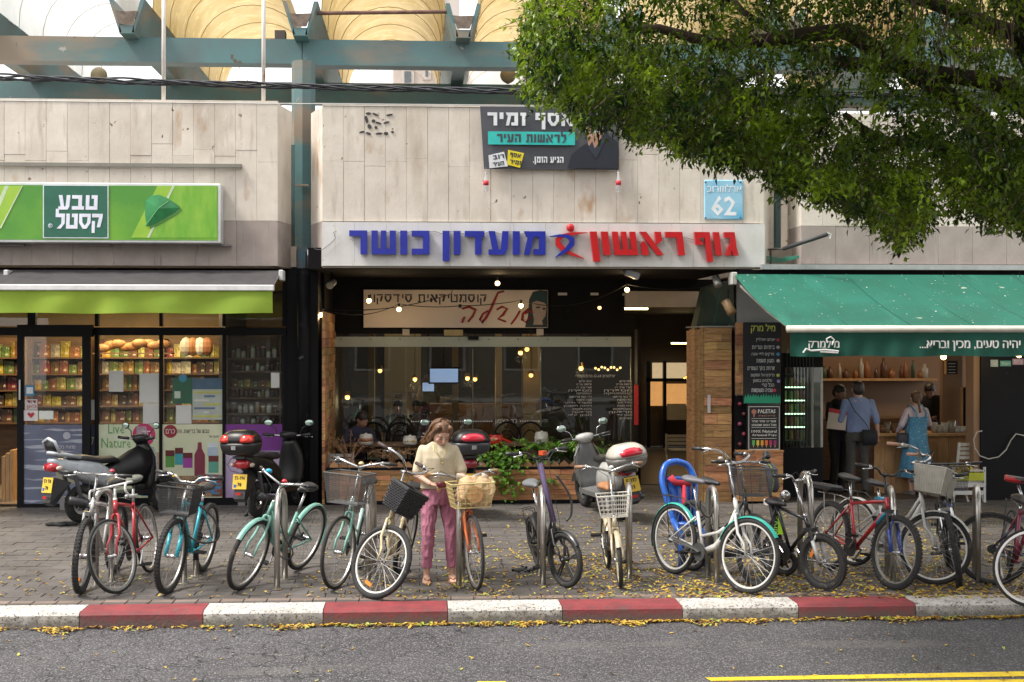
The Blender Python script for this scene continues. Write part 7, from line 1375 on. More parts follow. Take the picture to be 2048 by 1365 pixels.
    for s_, zc, w_, hh in ((plate[0], .555, .07, .055), (plate[1], .475, .028, .055)):
        o = text(s_, plain((.03, .03, .03)), t, -w_, w_, zc, 0, hh, rtl=False, bold=.015); o.matrix_basis = Matrix.Translation((-.463 - (.6 - zc) * .2, 0, 0)) @ Matrix.Rotation(-PI / 2, 4, 'Z')
    MB().obox((-.4945 + .004, .06, .455), (.004, .035, .045)).build('plate_badge', plain((.05, .15, .45)), t); MB().obox((-.52, 0, .365), (.012, .07, .03)).build('rear_reflector', plain((.45, .02, .02), .25), t)
    MB().tube([(.25, -.15, .22), (.0, -.16, .24), (-.3, -.17, .32)], [.03, .06, .05], 12).build('exhaust', plain((.08, .08, .085), .35, metal=.6), t, smooth=True); MB().obox((.08, .14, .25), (.5, .1, .16)).tube([(-.05, -.1, .25), (-.16, -.11, .6)], .025, 8).tube([(-.05, .1, .25), (-.16, .11, .6)], .025, 8).build('engine_block', plain((.07, .07, .075), .5), t)
    MB().tube([(.2, .12, .25), (.1, .22, .02)], .012, 6).tube([(.06, .22, .015), (.16, .23, .012)], .014, 6).build('kickstand', blkp, t)
    if screen: MB().loft([(Vector((x, 0, z)), hh, ww, M0) for x, z, hh, ww in ((.3, .56, .1, .1), (.5, .56, .16, .13), (.8, .62, .24, .16), (1.0, .66, .26, .17))], 16).build('centre_tunnel', pm_, t, smooth=True)
    fender(t, (wb, 0, R), R + .03, R_(160), R_(20), bm_, None, .07, 'front_mudguard'); MB().tube([(wb, -.08, R), (1.05, -.08, .6)], .02, 8).tube([(wb, .08, R), (1.05, .08, .6)], .02, 8).build('fork', blkp, t)
    if box:
        low, top, red_, z0 = box; c = Vector((-.42, 0, z0)); MB().loft([(c + Vector((0, 0, z)), a, b) for z, a, b in ((0, .12, .16), (.04, .18, .22), (.12, .2, .245), (.15, .2, .245))], 20, e=3.2).build('top_box_base', low, t, smooth=True)
        MB().loft([(c + Vector((0, 0, z)), a, b) for z, a, b in ((.155, .2, .245), (.2, .195, .24), (.26, .17, .2), (.3, .12, .14), (.31, .06, .07))], 20, e=3).build('top_box_lid', top, t, smooth=True)
        if red_ == 'wide': MB().loft([(c + Vector((-.03, 0, z)), a, b) for z, a, b in ((.175, .19, .19), (.21, .19, .2), (.25, .17, .16), (.268, .15, .08))], 20, e=2.6).build('red_reflector_panel', plain((.55, .015, .04), .2, coat=.7), t, smooth=True)
        else:
            for s_ in (-1, 1): MB().loft([(c + Vector((-.045, s_ * .13, z)), a, b) for z, a, b in ((.165, .165, .1), (.2, .16, .1), (.24, .14, .08), (.255, .12, .05))], 16, e=2.4).build('red_reflector_panel', plain((.65, .03, .015), .2, coat=.7), t, smooth=True)
        MB().obox(c + Vector((-.2, 0, .1)), (.02, .06, .05)).build('box_lock', chrome, t); MB().obox(c + Vector((.12, 0, -.03)), (.4, .16, .03)).tube([c + Vector((.0, 0, -.03)), (-.25, 0, z0 - .16)], .02, 6).build('box_rack', blkp, t)
    elif not vespa:
        MB().loft([((-.36, 0, .88), .05, .1), ((-.4, 0, .95), .05, .12), ((-.42, 0, 1.04), .04, .1)], 14).build('backrest', pm_, t, smooth=True); MB().tube([(-.1, -.15, .82), (-.36, -.14, .88), (-.46, 0, .9), (-.36, .14, .88), (-.1, .15, .82)], .022, 8).tube([(-.38, -.12, .9), (-.44, -.11, 1.03), (-.45, 0, 1.07), (-.44, .11, 1.03), (-.38, .12, .9)], .02, 8).build('grab_rail', bm_, t, smooth=True)
    if screen: MB().loft([((.98, 0, .98), .012, .12), ((.95, 0, 1.14), .01, .1)], 12).build('windscreen', mat('tint_screen', (.3, .33, .35), alpha=.45, rough=.1), t, smooth=True)
    return t
silp = paint((.42, .46, .5)); greyd = mat('scooter_black', (.008, .008, .009), rough=.38, sc=6, spec=.4, spots=[((.03, .03, .03), 9, .7, .1)])
scooter('silver and black maxi scooter with red tail light before the left shop door', (163, 1046), (.78, 1.0), 2, silp, greyd, ('53 58', '78'), tail=(.42, .01, .02), screen=True)
scooter('black scooter with black and red top box and plate 52-196 78', (516, 1036), (.42, 1.2), 1, greyd, greyd, ('52-196', '78'), box=(blkp, greyd, 'pair', .84), mirror=True)
scooter('dark scooter with wide red topped luggage box standing behind the woman', (925, 1034), (-.22, 1.1), 0, greyd, greyd, ('71-204', '55'), box=(plain((.05, .05, .06), .4), greyd, 'wide', .84), tail=(.3, .02, .04))
ves = scooter('cream and silver retro scooter with white top box right of the planter', (1246, 1040), (-.3, 1.25), 9, paint((.5, .5, .48)), plain((.16, .16, .16), .5), ('5 332', '33'), box=(plain((.2, .19, .18), .4), paint((.55, .53, .47)), 'wide', .7), vespa=True)
rag = MB(); random.seed(5); a = G(123, 1052)
for k in range(6): rag.ball(a + Vector((random.uniform(-.12, .12), random.uniform(-.05, .05), .02)), (random.uniform(.05, .1), .04, .03), 8, 6)
fuse(rag, .012, 'black_rag', plain((.02, .02, .02), .9)); tag(bpy.data.objects['black_rag'], 'crumpled black cloth lying on the paving left of the silver scooter', 'cloth')
# ================================================================ PEOPLE
skin = mat('skin_tone', (.56, .34, .25), (.50, .285, .205), rough=.5, sc=9)
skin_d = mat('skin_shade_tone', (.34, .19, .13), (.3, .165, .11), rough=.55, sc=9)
def hand(mb, w, d, up, s=1., curl=.5, side=1):
    d = Vector(d).normalized(); up = Vector(up); up = (up - d * up.dot(d)).normalized(); r = d.cross(up) * side
    for k in range(4):
        o = (k - 1.5) * .0195 * s; b = w + d * .035 * s + r * o * .8; kn = w + d * .085 * s + r * o; mb.capsule(b, kn, .0125 * s, .011 * s, 8); p = kn; a = curl * .35; ln = (.036, .04, .038, .03)[k] * s
        for j in range(3): a += curl * .75; q = p + (d * math.cos(a) - up * math.sin(a)) * ln * (1, .72, .55)[j]; mb.capsule(p, q, (.0095 - .001 * j) * s, (.0085 - .001 * j) * s, 8); p = q
    b = w + d * .025 * s - r * .028 * s; p = b + (d * .6 - r * .65 - up * .3).normalized() * .04 * s; mb.capsule(w + d * .01 * s, b, .014 * s, .013 * s, 8); mb.capsule(b, p, .0125 * s, .0105 * s, 8); q = p + (d * .85 - up * .5 * (.4 + curl)).normalized() * .03 * s; mb.capsule(p, q, .0105 * s, .008 * s, 8)
def head(mb, c, M, s):
    V = lambda x, y, z: c + M @ Vector((x * s, y * s, z * s))
    mb.ball(V(0, .015, .025), (.073 * s, .09 * s, .085 * s), 18, 12, M); mb.ball(V(0, -.012, -.02), (.062 * s, .074 * s, .088 * s), 16, 10, M); mb.ball(V(0, -.04, -.072), (.034 * s, .036 * s, .032 * s), 12, 8, M)
    mb.capsule(V(0, -.082, .012), V(0, -.1, -.022), .008 * s, .0125 * s, 8); mb.ball(V(0, -.079, -.052), (.024 * s, .012 * s, .013 * s), 10, 7, M)
    for q in (-1, 1): mb.ball(V(q * .074, .01, -.005), (.012 * s, .018 * s, .03 * s), 8, 6, M); mb.ball(V(q * .03, -.066, .026), (.022 * s, .014 * s, .007 * s), 8, 5, M); mb.ball(V(q * .034, -.058, -.022), (.023 * s, .02 * s, .02 * s), 8, 6, M)
def person(lab, loc, yaw, H=1.7, top=None, bot=None, hairm=None, sk=None, arms=None, hp=0., hy=0., hr=0., style='trousers', sleeve='short', hair='short', vox=.011, feet=None, fem=False, shoes=None, lower=True, lean=0., boxy=1., fine=False):
    sk = sk or skin; t = thing('person', lab, 'person', loc, local=True, rotz=yaw); k = H; sh = (.092 if fem else .108) * k
    arms = arms or (((-.16, .0, .63), (-.16, -.03, .49)), ((.16, .0, .63), (.16, -.03, .49))); feet = feet or ((-.06, 0), (.06, 0)); Ln = Vector((0, -lean, 0))
    V = lambda x, y, z: Vector((x, y, z)) * k + Ln * (max(0, z - .5) * 2) * k
    b = MB(); Hm = Matrix.Rotation(hy, 3, 'Z') @ Matrix.Rotation(hr, 3, 'Y') @ Matrix.Rotation(hp, 3, 'X'); nk = V(0, .01, .84); hc = nk + Vector((0, -.0, .0)) + Hm @ Vector((0, -.012, .093)) * (k / 1.66)
    b.capsule(V(0, .008, .8), hc - Hm @ Vector((0, -.01, .03)), .034 * k, .032 * k, 12); hs = k / 1.68 * (1.0 if fem else 1.04) * (1.17 if fine else 1.05); head(b, hc, Hm, hs)
    b.loft([(V(0, 0, z), a * k, d * k) for z, a, d in ((.47, .085, .06), (.53, .095, .065), (.6, .075, .052), (.68, .085, .058), (.76, .095, .06), (.8, .09, .05), (.825, .05, .035), (.84, .03, .025))], 18)
    S = []
    for i_, s_ in enumerate((-1, 1)):
        sp = V(s_ * sh / k, .008, .788); e = V(*arms[i_][0]); w_ = V(*arms[i_][1]); b.capsule(sp, e, .023 * k, .0225 * k, 12); b.capsule(e, w_, .0225 * k, .0145 * k, 12); S.append((sp, e, w_))
        d = (w_ - e).normalized(); ex = arms[i_][2] if len(arms[i_]) > 2 else dict(up=(s_, .1, 0.2), curl=.5); hd_ = Vector(ex.get('dir', d)); hand(b, w_, hd_, ex['up'], k / 1.7, ex['curl'], ex.get('side', s_))
    Lg = []
    for i_, s_ in enumerate((-1, 1)):
        fx, fy = feet[i_]; hp_ = V(s_ * .052, 0, .5); kn = Vector((fx * .9 * k, (fy - .012) * k, .283 * k)); an = Vector((fx * k, (fy + .015) * k, .048 * k)); Lg.append((hp_, kn, an))
        if lower: b.capsule(hp_, kn, .048 * k, .032 * k, 12); b.capsule(kn, an, .03 * k, .019 * k, 12); b.capsule(an, an + Vector((s_ * .004, -.012, -.055)) * k / 1.7, .019 * k, .016 * k, 10); ft = an + Vector((0, 0, -.03 * k)); b.loft([(ft + Vector((s_ * x * k, y * k, z * k)), w * k, h_ * k, Matrix.Rotation(PI / 2, 3, 'X')) for x, y, w, h_, z in ((0, .03, .014, .014, -.0), (0, .0, .021, .022, .004), (.004, -.05, .026, .014, -.004), (.006, -.085, .027, .009, -.008), (.004, -.105, .018, .006, -.01))], 12)
    fuse(b, vox, 'body', sk, t, 3)
    c = MB(); bx = boxy
    if top:
        rows = ((.555 if fem else .53, .102 * bx, .07), (.6, .1 * bx, .07), (.68, .1 * bx, .07), (.74, .104, .074 if fem else .07), (.78, .108, .06), (.8, .1, .05), (.815, .076, .045), (.828, .055, .042), (.836, .038, .036))
        c.loft([(V(0, -.002, z), a * k, d * k) for z, a, d in rows], 24)
        for sp, e, w_ in S:
            en = e if sleeve == 'long' else sp.lerp(e, .85); c.capsule(sp + Vector((0, 0, -.008)), en, .032 * k, (.033 if sleeve == 'short' else .031) * k, 14)
            if sleeve == 'long': c.capsule(en, e.lerp(w_, .92), .031 * k, .02 * k, 12)
            if sleeve == 'rolled': c.capsule(e, e.lerp(w_, .15), .03 * k, .026 * k, 12)
        fuse(c, vox * 1.2 if not fine else .007, 'shirt' if style != 'dress' else 'blouse', top, t, 3); crease(bpy.data.objects[-1] if False else t.children[-1], .004 * k / 1.6, 9, (1, 1, .55))
    if bot and style == 'trousers' and lower:
        c = MB(); c.loft([(V(0, 0, z), a * k, d * k) for z, a, d in ((.46, .088, .066), (.5, .098, .072), (.54, .094, .068), (.58, .08, .06))], 20)
        for hp_, kn, an in Lg: c.capsule(hp_ + Vector((0, 0, -.01)), kn, .054 * k, .0375 * k, 14); c.tube([kn + (hp_ - kn) * .05, kn.lerp(an, .45), kn.lerp(an, .84 if fine else 1.03)], [.0375 * k, .034 * k, .0295 * k if fine else .032 * k], 14)
        fuse(c, vox if not fine else .0065, 'trousers', bot, t, 3); crease(t.children[-1], .0006, 11, (.7, .7, 1.6))
    if style == 'dress':
        c = MB(); n = 40; rows = ((.17, .165, .15), (.32, .14, .125), (.42, .122, .1), (.52, .108, .082), (.58, .106, .078), (.64, .108, .078), (.7, .112, .08), (.73, .114, .08)); o = []
        for z, a, d in rows:
            for j in range(n): q = 2 * PI * j / n; w = 1 + (.05 * math.sin(j * 2.4) if z < .55 else 0) * (1 - (z - .24)); o.append(tuple(V(0, 0, z) + Vector((math.cos(q) * a * k * w, math.sin(q) * d * k * w, 0))))
        c.add(o, [(r_ * n + j, r_ * n + (j + 1) % n, (r_ + 1) * n + (j + 1) % n, (r_ + 1) * n + j) for r_ in range(len(rows) - 1) for j in range(n)]); c.build('dress', bot, t, smooth=True)
        c = MB()
        for s_ in (-1, 1): c.tube([V(s_ * .045, .083, .72), V(s_ * .055, .078, .77), V(s_ * .06, .0, .84), V(s_ * .05, -.066, .72)], .01 * k, 8, flat=.4)
        c.build('dress_straps', bot, t, smooth=True)
    if shoes:
        c = MB()
        for hp_, kn, an in Lg: ft = an + Vector((0, 0, -.03 * k)); c.loft([(ft + Vector((0, y * k, z * k)), w * k, h_ * k, Matrix.Rotation(PI / 2, 3, 'X')) for y, w, h_, z in ((.04, .018, .022, -.0), (.0, .025, .028, .004), (-.05, .03, .018, -.004), (-.1, .029, .014, -.006), (-.12, .018, .008, -.008))], 12)
        c.build('shoes', shoes, t, smooth=True)
    if hair:
        c = MB(); W = lambda x, y, z: hc + Hm @ (Vector((x, y, z)) * hs); q = hs
        c.ball(W(0, .022, .038), (.079 * q, .092 * q, .083 * q), 18, 12, Hm); c.ball(W(0, .04, .0), (.077 * q, .075 * q, .082 * q), 16, 10, Hm)
        if hair == 'long':
            for s_ in (-1, 1):
                c.capsule(W(s_ * .05, -.03, .085), W(s_ * .074, -.012, .03), .024 * q, .022 * q); c.capsule(W(s_ * .074, -.012, .03), W(s_ * .078, .02, -.04), .02 * q, .026 * q); c.capsule(W(s_ * .075, .03, -.04), W(s_ * .085, .05, -.13), .032 * q, .022 * q)
            c.capsule(W(0, .07, -.02), W(-.02, .09, -.14), .055 * q, .03 * q)
            random.seed(14)
            for j in range(26): a_ = random.uniform(-1, 1); c.tube([W(a_ * .06, .03, .115 - abs(a_) * .02), W(a_ * .088, .05, .02), W(a_ * .098, .06, -.06), W(a_ * .1 + random.uniform(-.02, .02), .07, -.15 + random.uniform(-.02, .03))], .006 * q, 5)
        if hair == 'braid':
            for j in range(7): c.ball(W(.01, .1 + .005 * j, -.03 - j * .03), (.022 * q, .02 * q, .022 * q), 8, 6)
        fuse(c, .0055 if fine else .01, 'hair', hairm, t, 1 if hair == 'long' else 3)
        if hair == 'long':
            crease(t.children[-1], .006, 24, (1, 1, .35)); c = MB()
            for j in range(90): a_ = random.uniform(-PI, PI); r_ = .085 * q; x_, y_ = math.sin(a_) * r_, .03 + abs(math.cos(a_)) * r_ * .9; o_ = random.uniform(.9, 1.25); c.tube(crv([W(x_ * .3, y_ * .5, .125), W(x_ * .95, y_ * .9, .08), W(x_ * 1.12, y_, .0), W(x_ * 1.1 * o_, y_ * 1.1, -.08), W(x_ * 1.2 * o_ + random.uniform(-.02, .02), y_ * 1.1 + random.uniform(-.02, .02), random.uniform(-.19, -.12))], 3), .0018 * q, 3)
            c.build('hair_strands', hairm, t, smooth=True)
    return t, dict(hc=hc, Hm=Hm, hs=hs, S=S, Lg=Lg, V=V)
# --- the woman by the orange bicycle
lin = mat('oatmeal_linen', (.53, .46, .33), (.46, .395, .275), rough=.85, sc=3, bump=.35, bsc=10)
pinkt = mat('mauve_denim', (.43, .165, .24), (.36, .13, .195), rough=.85, sc=6, bump=.3, bsc=45)
hairb = mat('brown_hair', (.27, .13, .06), (.045, .022, .013), rough=.4, sc=26, stretch=(1, 1, .2), bump=.8, bsc=70)
g = (G(852, 1163) + G(902, 1162)) / 2; hw = .028 / 1.63 * 5
t, q = person('woman in oatmeal t-shirt and mauve pink trousers looking down at her bicycle handlebar', (g.x, g.y, 0), R_(4), 1.57, lin, pinkt, hairb, skin, fem=True, fine=True, vox=.0058, hair='long', boxy=1.08,
    arms=(((-.13, -.01, .64), (-.06, -.125, .598), dict(dir=(.75, -.5, -.1), up=(.1, -.3, 1), curl=.85, side=1)), ((.142, -.03, .645), (.12, -.125, .56), dict(dir=(.1, -.5, -.8), up=(.3, -.9, .3), curl=.45, side=-1))),
    hp=R_(34), hy=R_(16), hr=R_(3), feet=((-.072, -.02), (.082, 0)), lean=.02)
hc, Hm, hs = q['hc'], q['Hm'], q['hs']; W = lambda x, y, z: hc + Hm @ (Vector((x, y, z)) * hs)
lip = plain((.42, .14, .12), .5); dk = plain((.06, .03, .025), .6)
MB().ball(W(0, -.0895, -.052), (.021 * hs, .005, .0055 * hs), 12, 6, Hm).build('lips', lip, t, smooth=True)
for s_ in (-1, 1):
    MB().ball(W(s_ * .03, -.0765, .006), (.0155 * hs, .006, .0065 * hs), 10, 6, Hm).build('eyelid', plain((.42, .23, .17), .5), t, smooth=True)
    MB().tube([W(s_ * .016, -.083, .001), W(s_ * .03, -.084, -.002), W(s_ * .044, -.077, .002)], .0018, 5).build('eyelash', dk, t); MB().tube([W(s_ * .014, -.085, .027), W(s_ * .032, -.083, .033), W(s_ * .048, -.073, .028)], .0026, 5).build('eyebrow', plain((.1, .055, .035)), t)
V = q['V']; gold_ = plain((.6, .42, .12), .3, metal=.9)
MB().tube([V(-.04, -.02, .835), V(-.034, -.06, .79), V(-.0, -.082, .745), V(.028, -.07, .79), V(.038, -.02, .835)], .0022, 5).build('necklace', gold_, t); MB().tube([V(-.03, -.045, .825), V(-.015, -.079, .77), V(.016, -.0835, .715), V(.03, -.075, .77), V(.034, -.045, .825)], .0022, 5).ball(V(.016, -.085, .712), .009, 8, 6).build('necklace', gold_, t)
for hp_, kn, an in q['Lg']:
    ft = Vector((an.x, an.y - .05, .0)); MB().loft([(ft + Vector((0, 0, z)), .043, .125) for z in (.0, .014)], 18, e=2.6).build('sandal_sole', plain((.3, .17, .1), .6), t, smooth=False); MB().tube([ft + Vector((-.04, -.02, .012)), ft + Vector((-.022, -.05, .045)), ft + Vector((0, -.085, .03)), ft + Vector((.022, -.05, .045)), ft + Vector((.04, -.02, .012))], .006, 6).build('sandal_strap', plain((.33, .17, .1), .5), t)
MB().ball(V(.012, -.02, .962) if False else W(.0, .02, .115), (.03 * hs, .03 * hs, .004), 8, 5, Hm)
wr = q['S'][0][2]; o = MB().loft([(wr + Vector((.1, -.05, z)), a, .035) for z, a in ((-.03, .03), (-.02, .05), (.01, .05), (.02, .03))], 12).build('dark_red_purse', plain((.13, .015, .02), .5), None, smooth=True); o.data.transform(t.matrix_world if False else Matrix.Translation(t.location) @ Matrix.Rotation(R_(4), 4, 'Z')); tag(o, 'small dark red purse held in the woman\'s hand under the cork grip', 'purse')
# bag in the orange bicycle's basket
bgm = mat('paper_bag', (.58, .41, .24), (.5, .33, .18), rough=.75, sc=5, bump=.4, bsc=14, coord='w'); cbag = BK_G.matrix_world @ qg['SM'] @ Vector((qg['bt'].x + .17, 0.02, qg['bt'].z - .1)); bg2 = thing('paper_bag', 'crumpled brown paper bag with printed circle in the gold wire basket', 'bag', cbag - Vector((0, 0, .12)))
random.seed(3); mb = MB(); rows = []
for i_, (z, a, d) in enumerate(((-.11, .13, .08), (-.09, .145, .095), (-.05, .155, .105), (0, .165, .11), (.04, .165, .105), (.08, .16, .09), (.11, .15, .06), (.135, .13, .025))): rows.append((cbag + Vector((.01 * i_, 0, z)), a, d, Matrix.Rotation(.08 * i_, 3, 'Z') @ Matrix.Rotation(.12, 3, 'Y')))
mb.loft(rows, 40, e=4); mb.v = [tuple(Vector(p) + Vector((mnoise.noise(Vector(p) * 11), mnoise.noise(Vector(p) * 13 + Vector((5, 0, 0))), mnoise.noise(Vector(p) * 12 + Vector((0, 7, 0)))) ) * .026) for p in mb.v]; mb.build('bag_body', bgm, bg2, smooth=False)
MB().lathe([(.075, 0), (.075, .004)], cbag + Vector((.02, -.128, -.01)), 'y', 24).build('printed_circle', mat('orange_print', (.52, .29, .12), (.42, .2, .08), sc=9), bg2)
mb = MB().loft([(cbag + Vector((-.07, .02, .1)), .07, .04), (cbag + Vector((-.09, .0, .15)), .05, .03), (cbag + Vector((-.12, -.01, .17)), .02, .015)], 10).loft([(cbag + Vector((.1, .02, .09)), .04, .04), (cbag + Vector((.12, .0, .15)), .03, .02), (cbag + Vector((.1, -.01, .17)), .01, .01)], 10)
mb.build('white_tissue', mat('tissue', (.6, .5, .4), sc=9, bump=.6, bsc=30), bg2, smooth=True)
# --- customers at the juice bar
bsh = mat('pale_blue_shirt', (.22, .29, .5), (.17, .23, .41), rough=.8, sc=4, bump=.3, bsc=12); gtr = plain((.075, .07, .068), .85); dkh = plain((.02, .014, .012), .5)
g = G(1716, 990); t, q = person('man seen from behind in pale blue shirt and dark trousers with black shoulder bag', (g.x, g.y, 0), PI - R_(8), 1.72, bsh, gtr, dkh, skin, sleeve='rolled', shoes=plain((.02, .02, .02), .5), arms=(((-.155, .0, .64), (-.17, -.02, .5)), ((.15, .02, .64), (.12, -.12, .56))), hp=R_(8))
V = q['V']; MB().tube([V(.1, .06, .83), V(.05, .1, .72), V(-.04, .09, .62), V(-.1, .07, .52)], .012, 6, flat=.35).build('bag_strap', plain((.015, .015, .018)), t); MB().loft([(V(-.075, .09, .43), .1, .035), (V(-.075, .095, .5), .115, .05), (V(-.075, .09, .56), .1, .03)], 14, e=4).build('shoulder_bag', plain((.015, .015, .02), .8), t, smooth=True)
g = G(1832, 990); drs = mat('blue_dress_print', (.09, .30, .5), (.06, .22, .4), rough=.85, sc=4, spots=[((.45, .55, .65), 45, .62, .03)]); lil = mat('lilac_blouse', (.6, .52, .6), (.5, .43, .5), rough=.85, sc=6, bump=.3, bsc=12)
t, q = person('young woman seen from behind in blue dress over lilac blouse with braided hair', (g.x, g.y, 0), PI + R_(12), 1.57, lil, drs, mat('dark_blond_hair', (.16, .09, .05), (.07, .04, .025), sc=20), skin, style='dress', sleeve='long', hair='braid', fem=True, shoes=plain((.2, .18, .18)), arms=(((-.15, -.02, .66), (-.09, -.14, .62)), ((.15, .0, .66), (.13, -.1, .58))), hp=R_(10), hy=R_(-10))
V = q['V']; MB().loft([(V(.16, .02, .44), .07, .03), (V(.16, .02, .54), .085, .045), (V(.16, .02, .58), .07, .03)], 12, e=4).tube([V(.14, .04, .57), V(.11, .05, .72), V(.09, 0, .84)], .006, 5).build('dark_handbag', plain((.05, .05, .07), .7), t, smooth=True)
g = G(1676, 985); bt_ = plain((.018, .016, .018), .85)
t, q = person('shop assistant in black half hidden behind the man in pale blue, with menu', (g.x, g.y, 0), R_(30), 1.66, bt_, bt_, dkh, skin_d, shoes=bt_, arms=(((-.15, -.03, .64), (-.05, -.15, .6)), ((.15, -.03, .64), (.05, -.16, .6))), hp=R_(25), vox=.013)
x, Y, z = P(1672, 838, g.y - .3); o = tagmesh(MB().slab([(x - .14, Y, z - .14), (x + .13, Y - .03, z - .17), (x + .16, Y - .03, z + .11), (x - .1, Y, z + .16)], (0, .006, 0)), 'menu_card', mat('menu_card', (.5, .4, .35), (.5, .45, .4), sc=5), 'white and red menu card held up by the assistant in black', 'menu')
MB().slab([(x - .11, Y - .004, z + .1), (x + .15, Y - .034, z + .055), (x + .16, Y - .034, z + .11), (x - .1, Y - .004, z + .16)], (0, .002, 0)).build('red_header', plain((.45, .03, .04)), o)
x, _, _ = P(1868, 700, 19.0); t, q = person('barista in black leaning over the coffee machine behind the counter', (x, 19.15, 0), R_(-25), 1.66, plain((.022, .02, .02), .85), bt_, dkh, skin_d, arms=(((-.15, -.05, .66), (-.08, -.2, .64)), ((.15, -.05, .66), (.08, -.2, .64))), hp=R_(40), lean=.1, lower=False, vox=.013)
# --- cafe guests
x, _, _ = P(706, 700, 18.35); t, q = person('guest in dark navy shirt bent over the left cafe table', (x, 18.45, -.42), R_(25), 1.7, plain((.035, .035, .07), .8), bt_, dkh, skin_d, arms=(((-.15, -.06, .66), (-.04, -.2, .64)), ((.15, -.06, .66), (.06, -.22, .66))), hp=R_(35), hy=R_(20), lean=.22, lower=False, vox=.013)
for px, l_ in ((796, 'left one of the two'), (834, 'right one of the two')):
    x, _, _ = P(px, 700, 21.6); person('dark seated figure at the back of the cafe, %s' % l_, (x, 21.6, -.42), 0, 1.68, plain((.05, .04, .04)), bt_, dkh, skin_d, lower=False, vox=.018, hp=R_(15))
# ================================================================ PLANTS AND THE TREE
def leafmesh(name, items, m, parent=None, lab=None):
    """items: (pos, dir, normal-ish, length, width) -> folded 4-face leaves"""
    n = len(items); P0 = np.array([i[0] for i in items]); D = np.array([i[1] for i in items]); U = np.array([i[2] for i in items]); Ls = np.array([i[3] for i in items])[:, None]; Ws = np.array([i[4] for i in items])[:, None]
    D /= np.linalg.norm(D, axis=1)[:, None] + 1e-9; Sd = np.cross(D, U); Sd /= np.linalg.norm(Sd, axis=1)[:, None] + 1e-9; N_ = np.cross(Sd, D)
    v = np.stack([P0, P0 + D * Ls * .45 + Sd * Ws * .5 + N_ * Ws * .18, P0 + D * Ls - N_ * Ls * .12, P0 + D * Ls * .45 - Sd * Ws * .5 + N_ * Ws * .18, P0 + D * Ls * .5], 1).reshape(-1, 3)
    b = np.arange(n)[:, None] * 5; f = np.concatenate([b + [0, 1, 4], b + [1, 2, 4], b + [0, 4, 3], b + [4, 2, 3]], 1).reshape(-1, 3)
    me = bpy.data.meshes.new(name); me.vertices.add(len(v)); me.vertices.foreach_set('co', v.ravel()); me.loops.add(f.size); me.loops.foreach_set('vertex_index', f.ravel().astype(np.int32)); me.polygons.add(len(f)); me.polygons.foreach_set('loop_start', np.arange(0, f.size, 3, dtype=np.int32)); me.update(); me.validate(); me.materials.append(m)
    o = link(name, me, parent); 
    return o
rg = np.random.default_rng(5)
def rv(): v = rg.normal(size=3); return v / np.linalg.norm(v)
lfg = mat('bright_leaf', (.16, .32, .03), (.07, .19, .02), rough=.4, sc=7, coord='w', trans=.35)
lfp = mat('palm_leaf', (.12, .27, .03), (.05, .14, .02), rough=.4, sc=6, coord='w', trans=.3)
# bushy plant spilling over the planter
c = Vector(P(1000, 925, YP + .15)); t = thing('trailing_plant', 'bright green bushy plant spilling over the front of the planter', 'plant', c - Vector((0, 0, .3))); its = []; mb = MB()
for k in range(60):
    a = rg.uniform(0, 2 * PI); r = abs(rg.normal(0, .17)); p = np.array(c) + [r * math.cos(a) * 1.25, -.1 + r * math.sin(a) * .7, rg.uniform(-.35, .2) - .2 * r]; mb.tube([c - Vector((0, 0, .15)), (Vector(p) + c) / 2 + Vector((0, 0, .08)), Vector(p)], .004, 4, cap=False)
    for j in range(16): its.append((p + rg.normal(0, .055, 3), rv() + [0, -.5, -.2], [0, -.5, 1], rg.uniform(.045, .08), rg.uniform(.04, .065)))
leafmesh('foliage', its, lfg, t); mb.build('stems', plain((.12, .16, .03)), t)
def frondplant(lab, px, py, Y, n, L, m, leaf=.11, name='palm_plant', up=.9, base=.4):
    c = Vector(P(px, py, Y)); t = thing(name, lab, 'plant', c); mb = MB(); its = []
    for k in range(n):
        a = 2 * PI * k / n + rg.uniform(-.3, .3); d = Vector((math.cos(a), math.sin(a) * .6 - .15, 0)); l = L * rg.uniform(.75, 1.1); pts = [c + d * l * u * .75 + Vector((0, 0, l * (up * u - .55 * u * u * rg.uniform(.8, 1.3)))) for u in np.linspace(0, 1, 9)]; mb.tube(pts, [.006 * (1 - .08 * i) for i in range(9)], 5, cap=False)
        for i_ in range(2, 9):
            tg = (pts[i_] - pts[i_ - 1]).normalized(); sd = tg.cross(Vector((0, 0, 1))).normalized()
            for s_ in (-1, 1):
                for h_ in (0, .5): its.append((np.array(pts[i_ - 1].lerp(pts[i_], h_)), np.array(sd * s_ + tg * .7 - Vector((0, 0, .25))), np.array(Vector((0, 0, 1)) + tg * .1), leaf * (1.25 - .09 * i_), leaf * .22))
    leafmesh('foliage', its, m, t); mb.build('stems', plain((.1, .16, .03)), t); return t
frondplant('feathery light green palm plant in the planter near its right end', 1112, 925, YP + .25, 22, .85, lfg, .15)
frondplant('darker green fern like palm beside the retro scooter', 1150, 930, YP + .3, 20, .66, lfp, .14)
frondplant('small green plant low in the planter behind the electric bike', 1063, 934, YP + .15, 9, .22, lfg, .06, 'small_plant'); frondplant('small drooping green plant in front of the right planter planks', 1095, 960, YP - .02, 9, .25, lfg, .06, 'small_plant', .3)
c = Vector(P(946, 935, YP + .2)); t = thing('sansevieria', 'stiff sword shaped green leaves standing in the planter beside the bushy plant', 'plant', c)
for k in range(9):
    a = rg.uniform(-.5, .5); h_ = rg.uniform(.28, .5); x = rg.uniform(-.12, .14); MB().tube([c + Vector((x, 0, -.05)), c + Vector((x + a * .15, 0, h_ * .5)), c + Vector((x + a * .45, .02, h_))], [.012, .03, .003], 6, flat=.25).build('leaf', lfp, t, smooth=True)
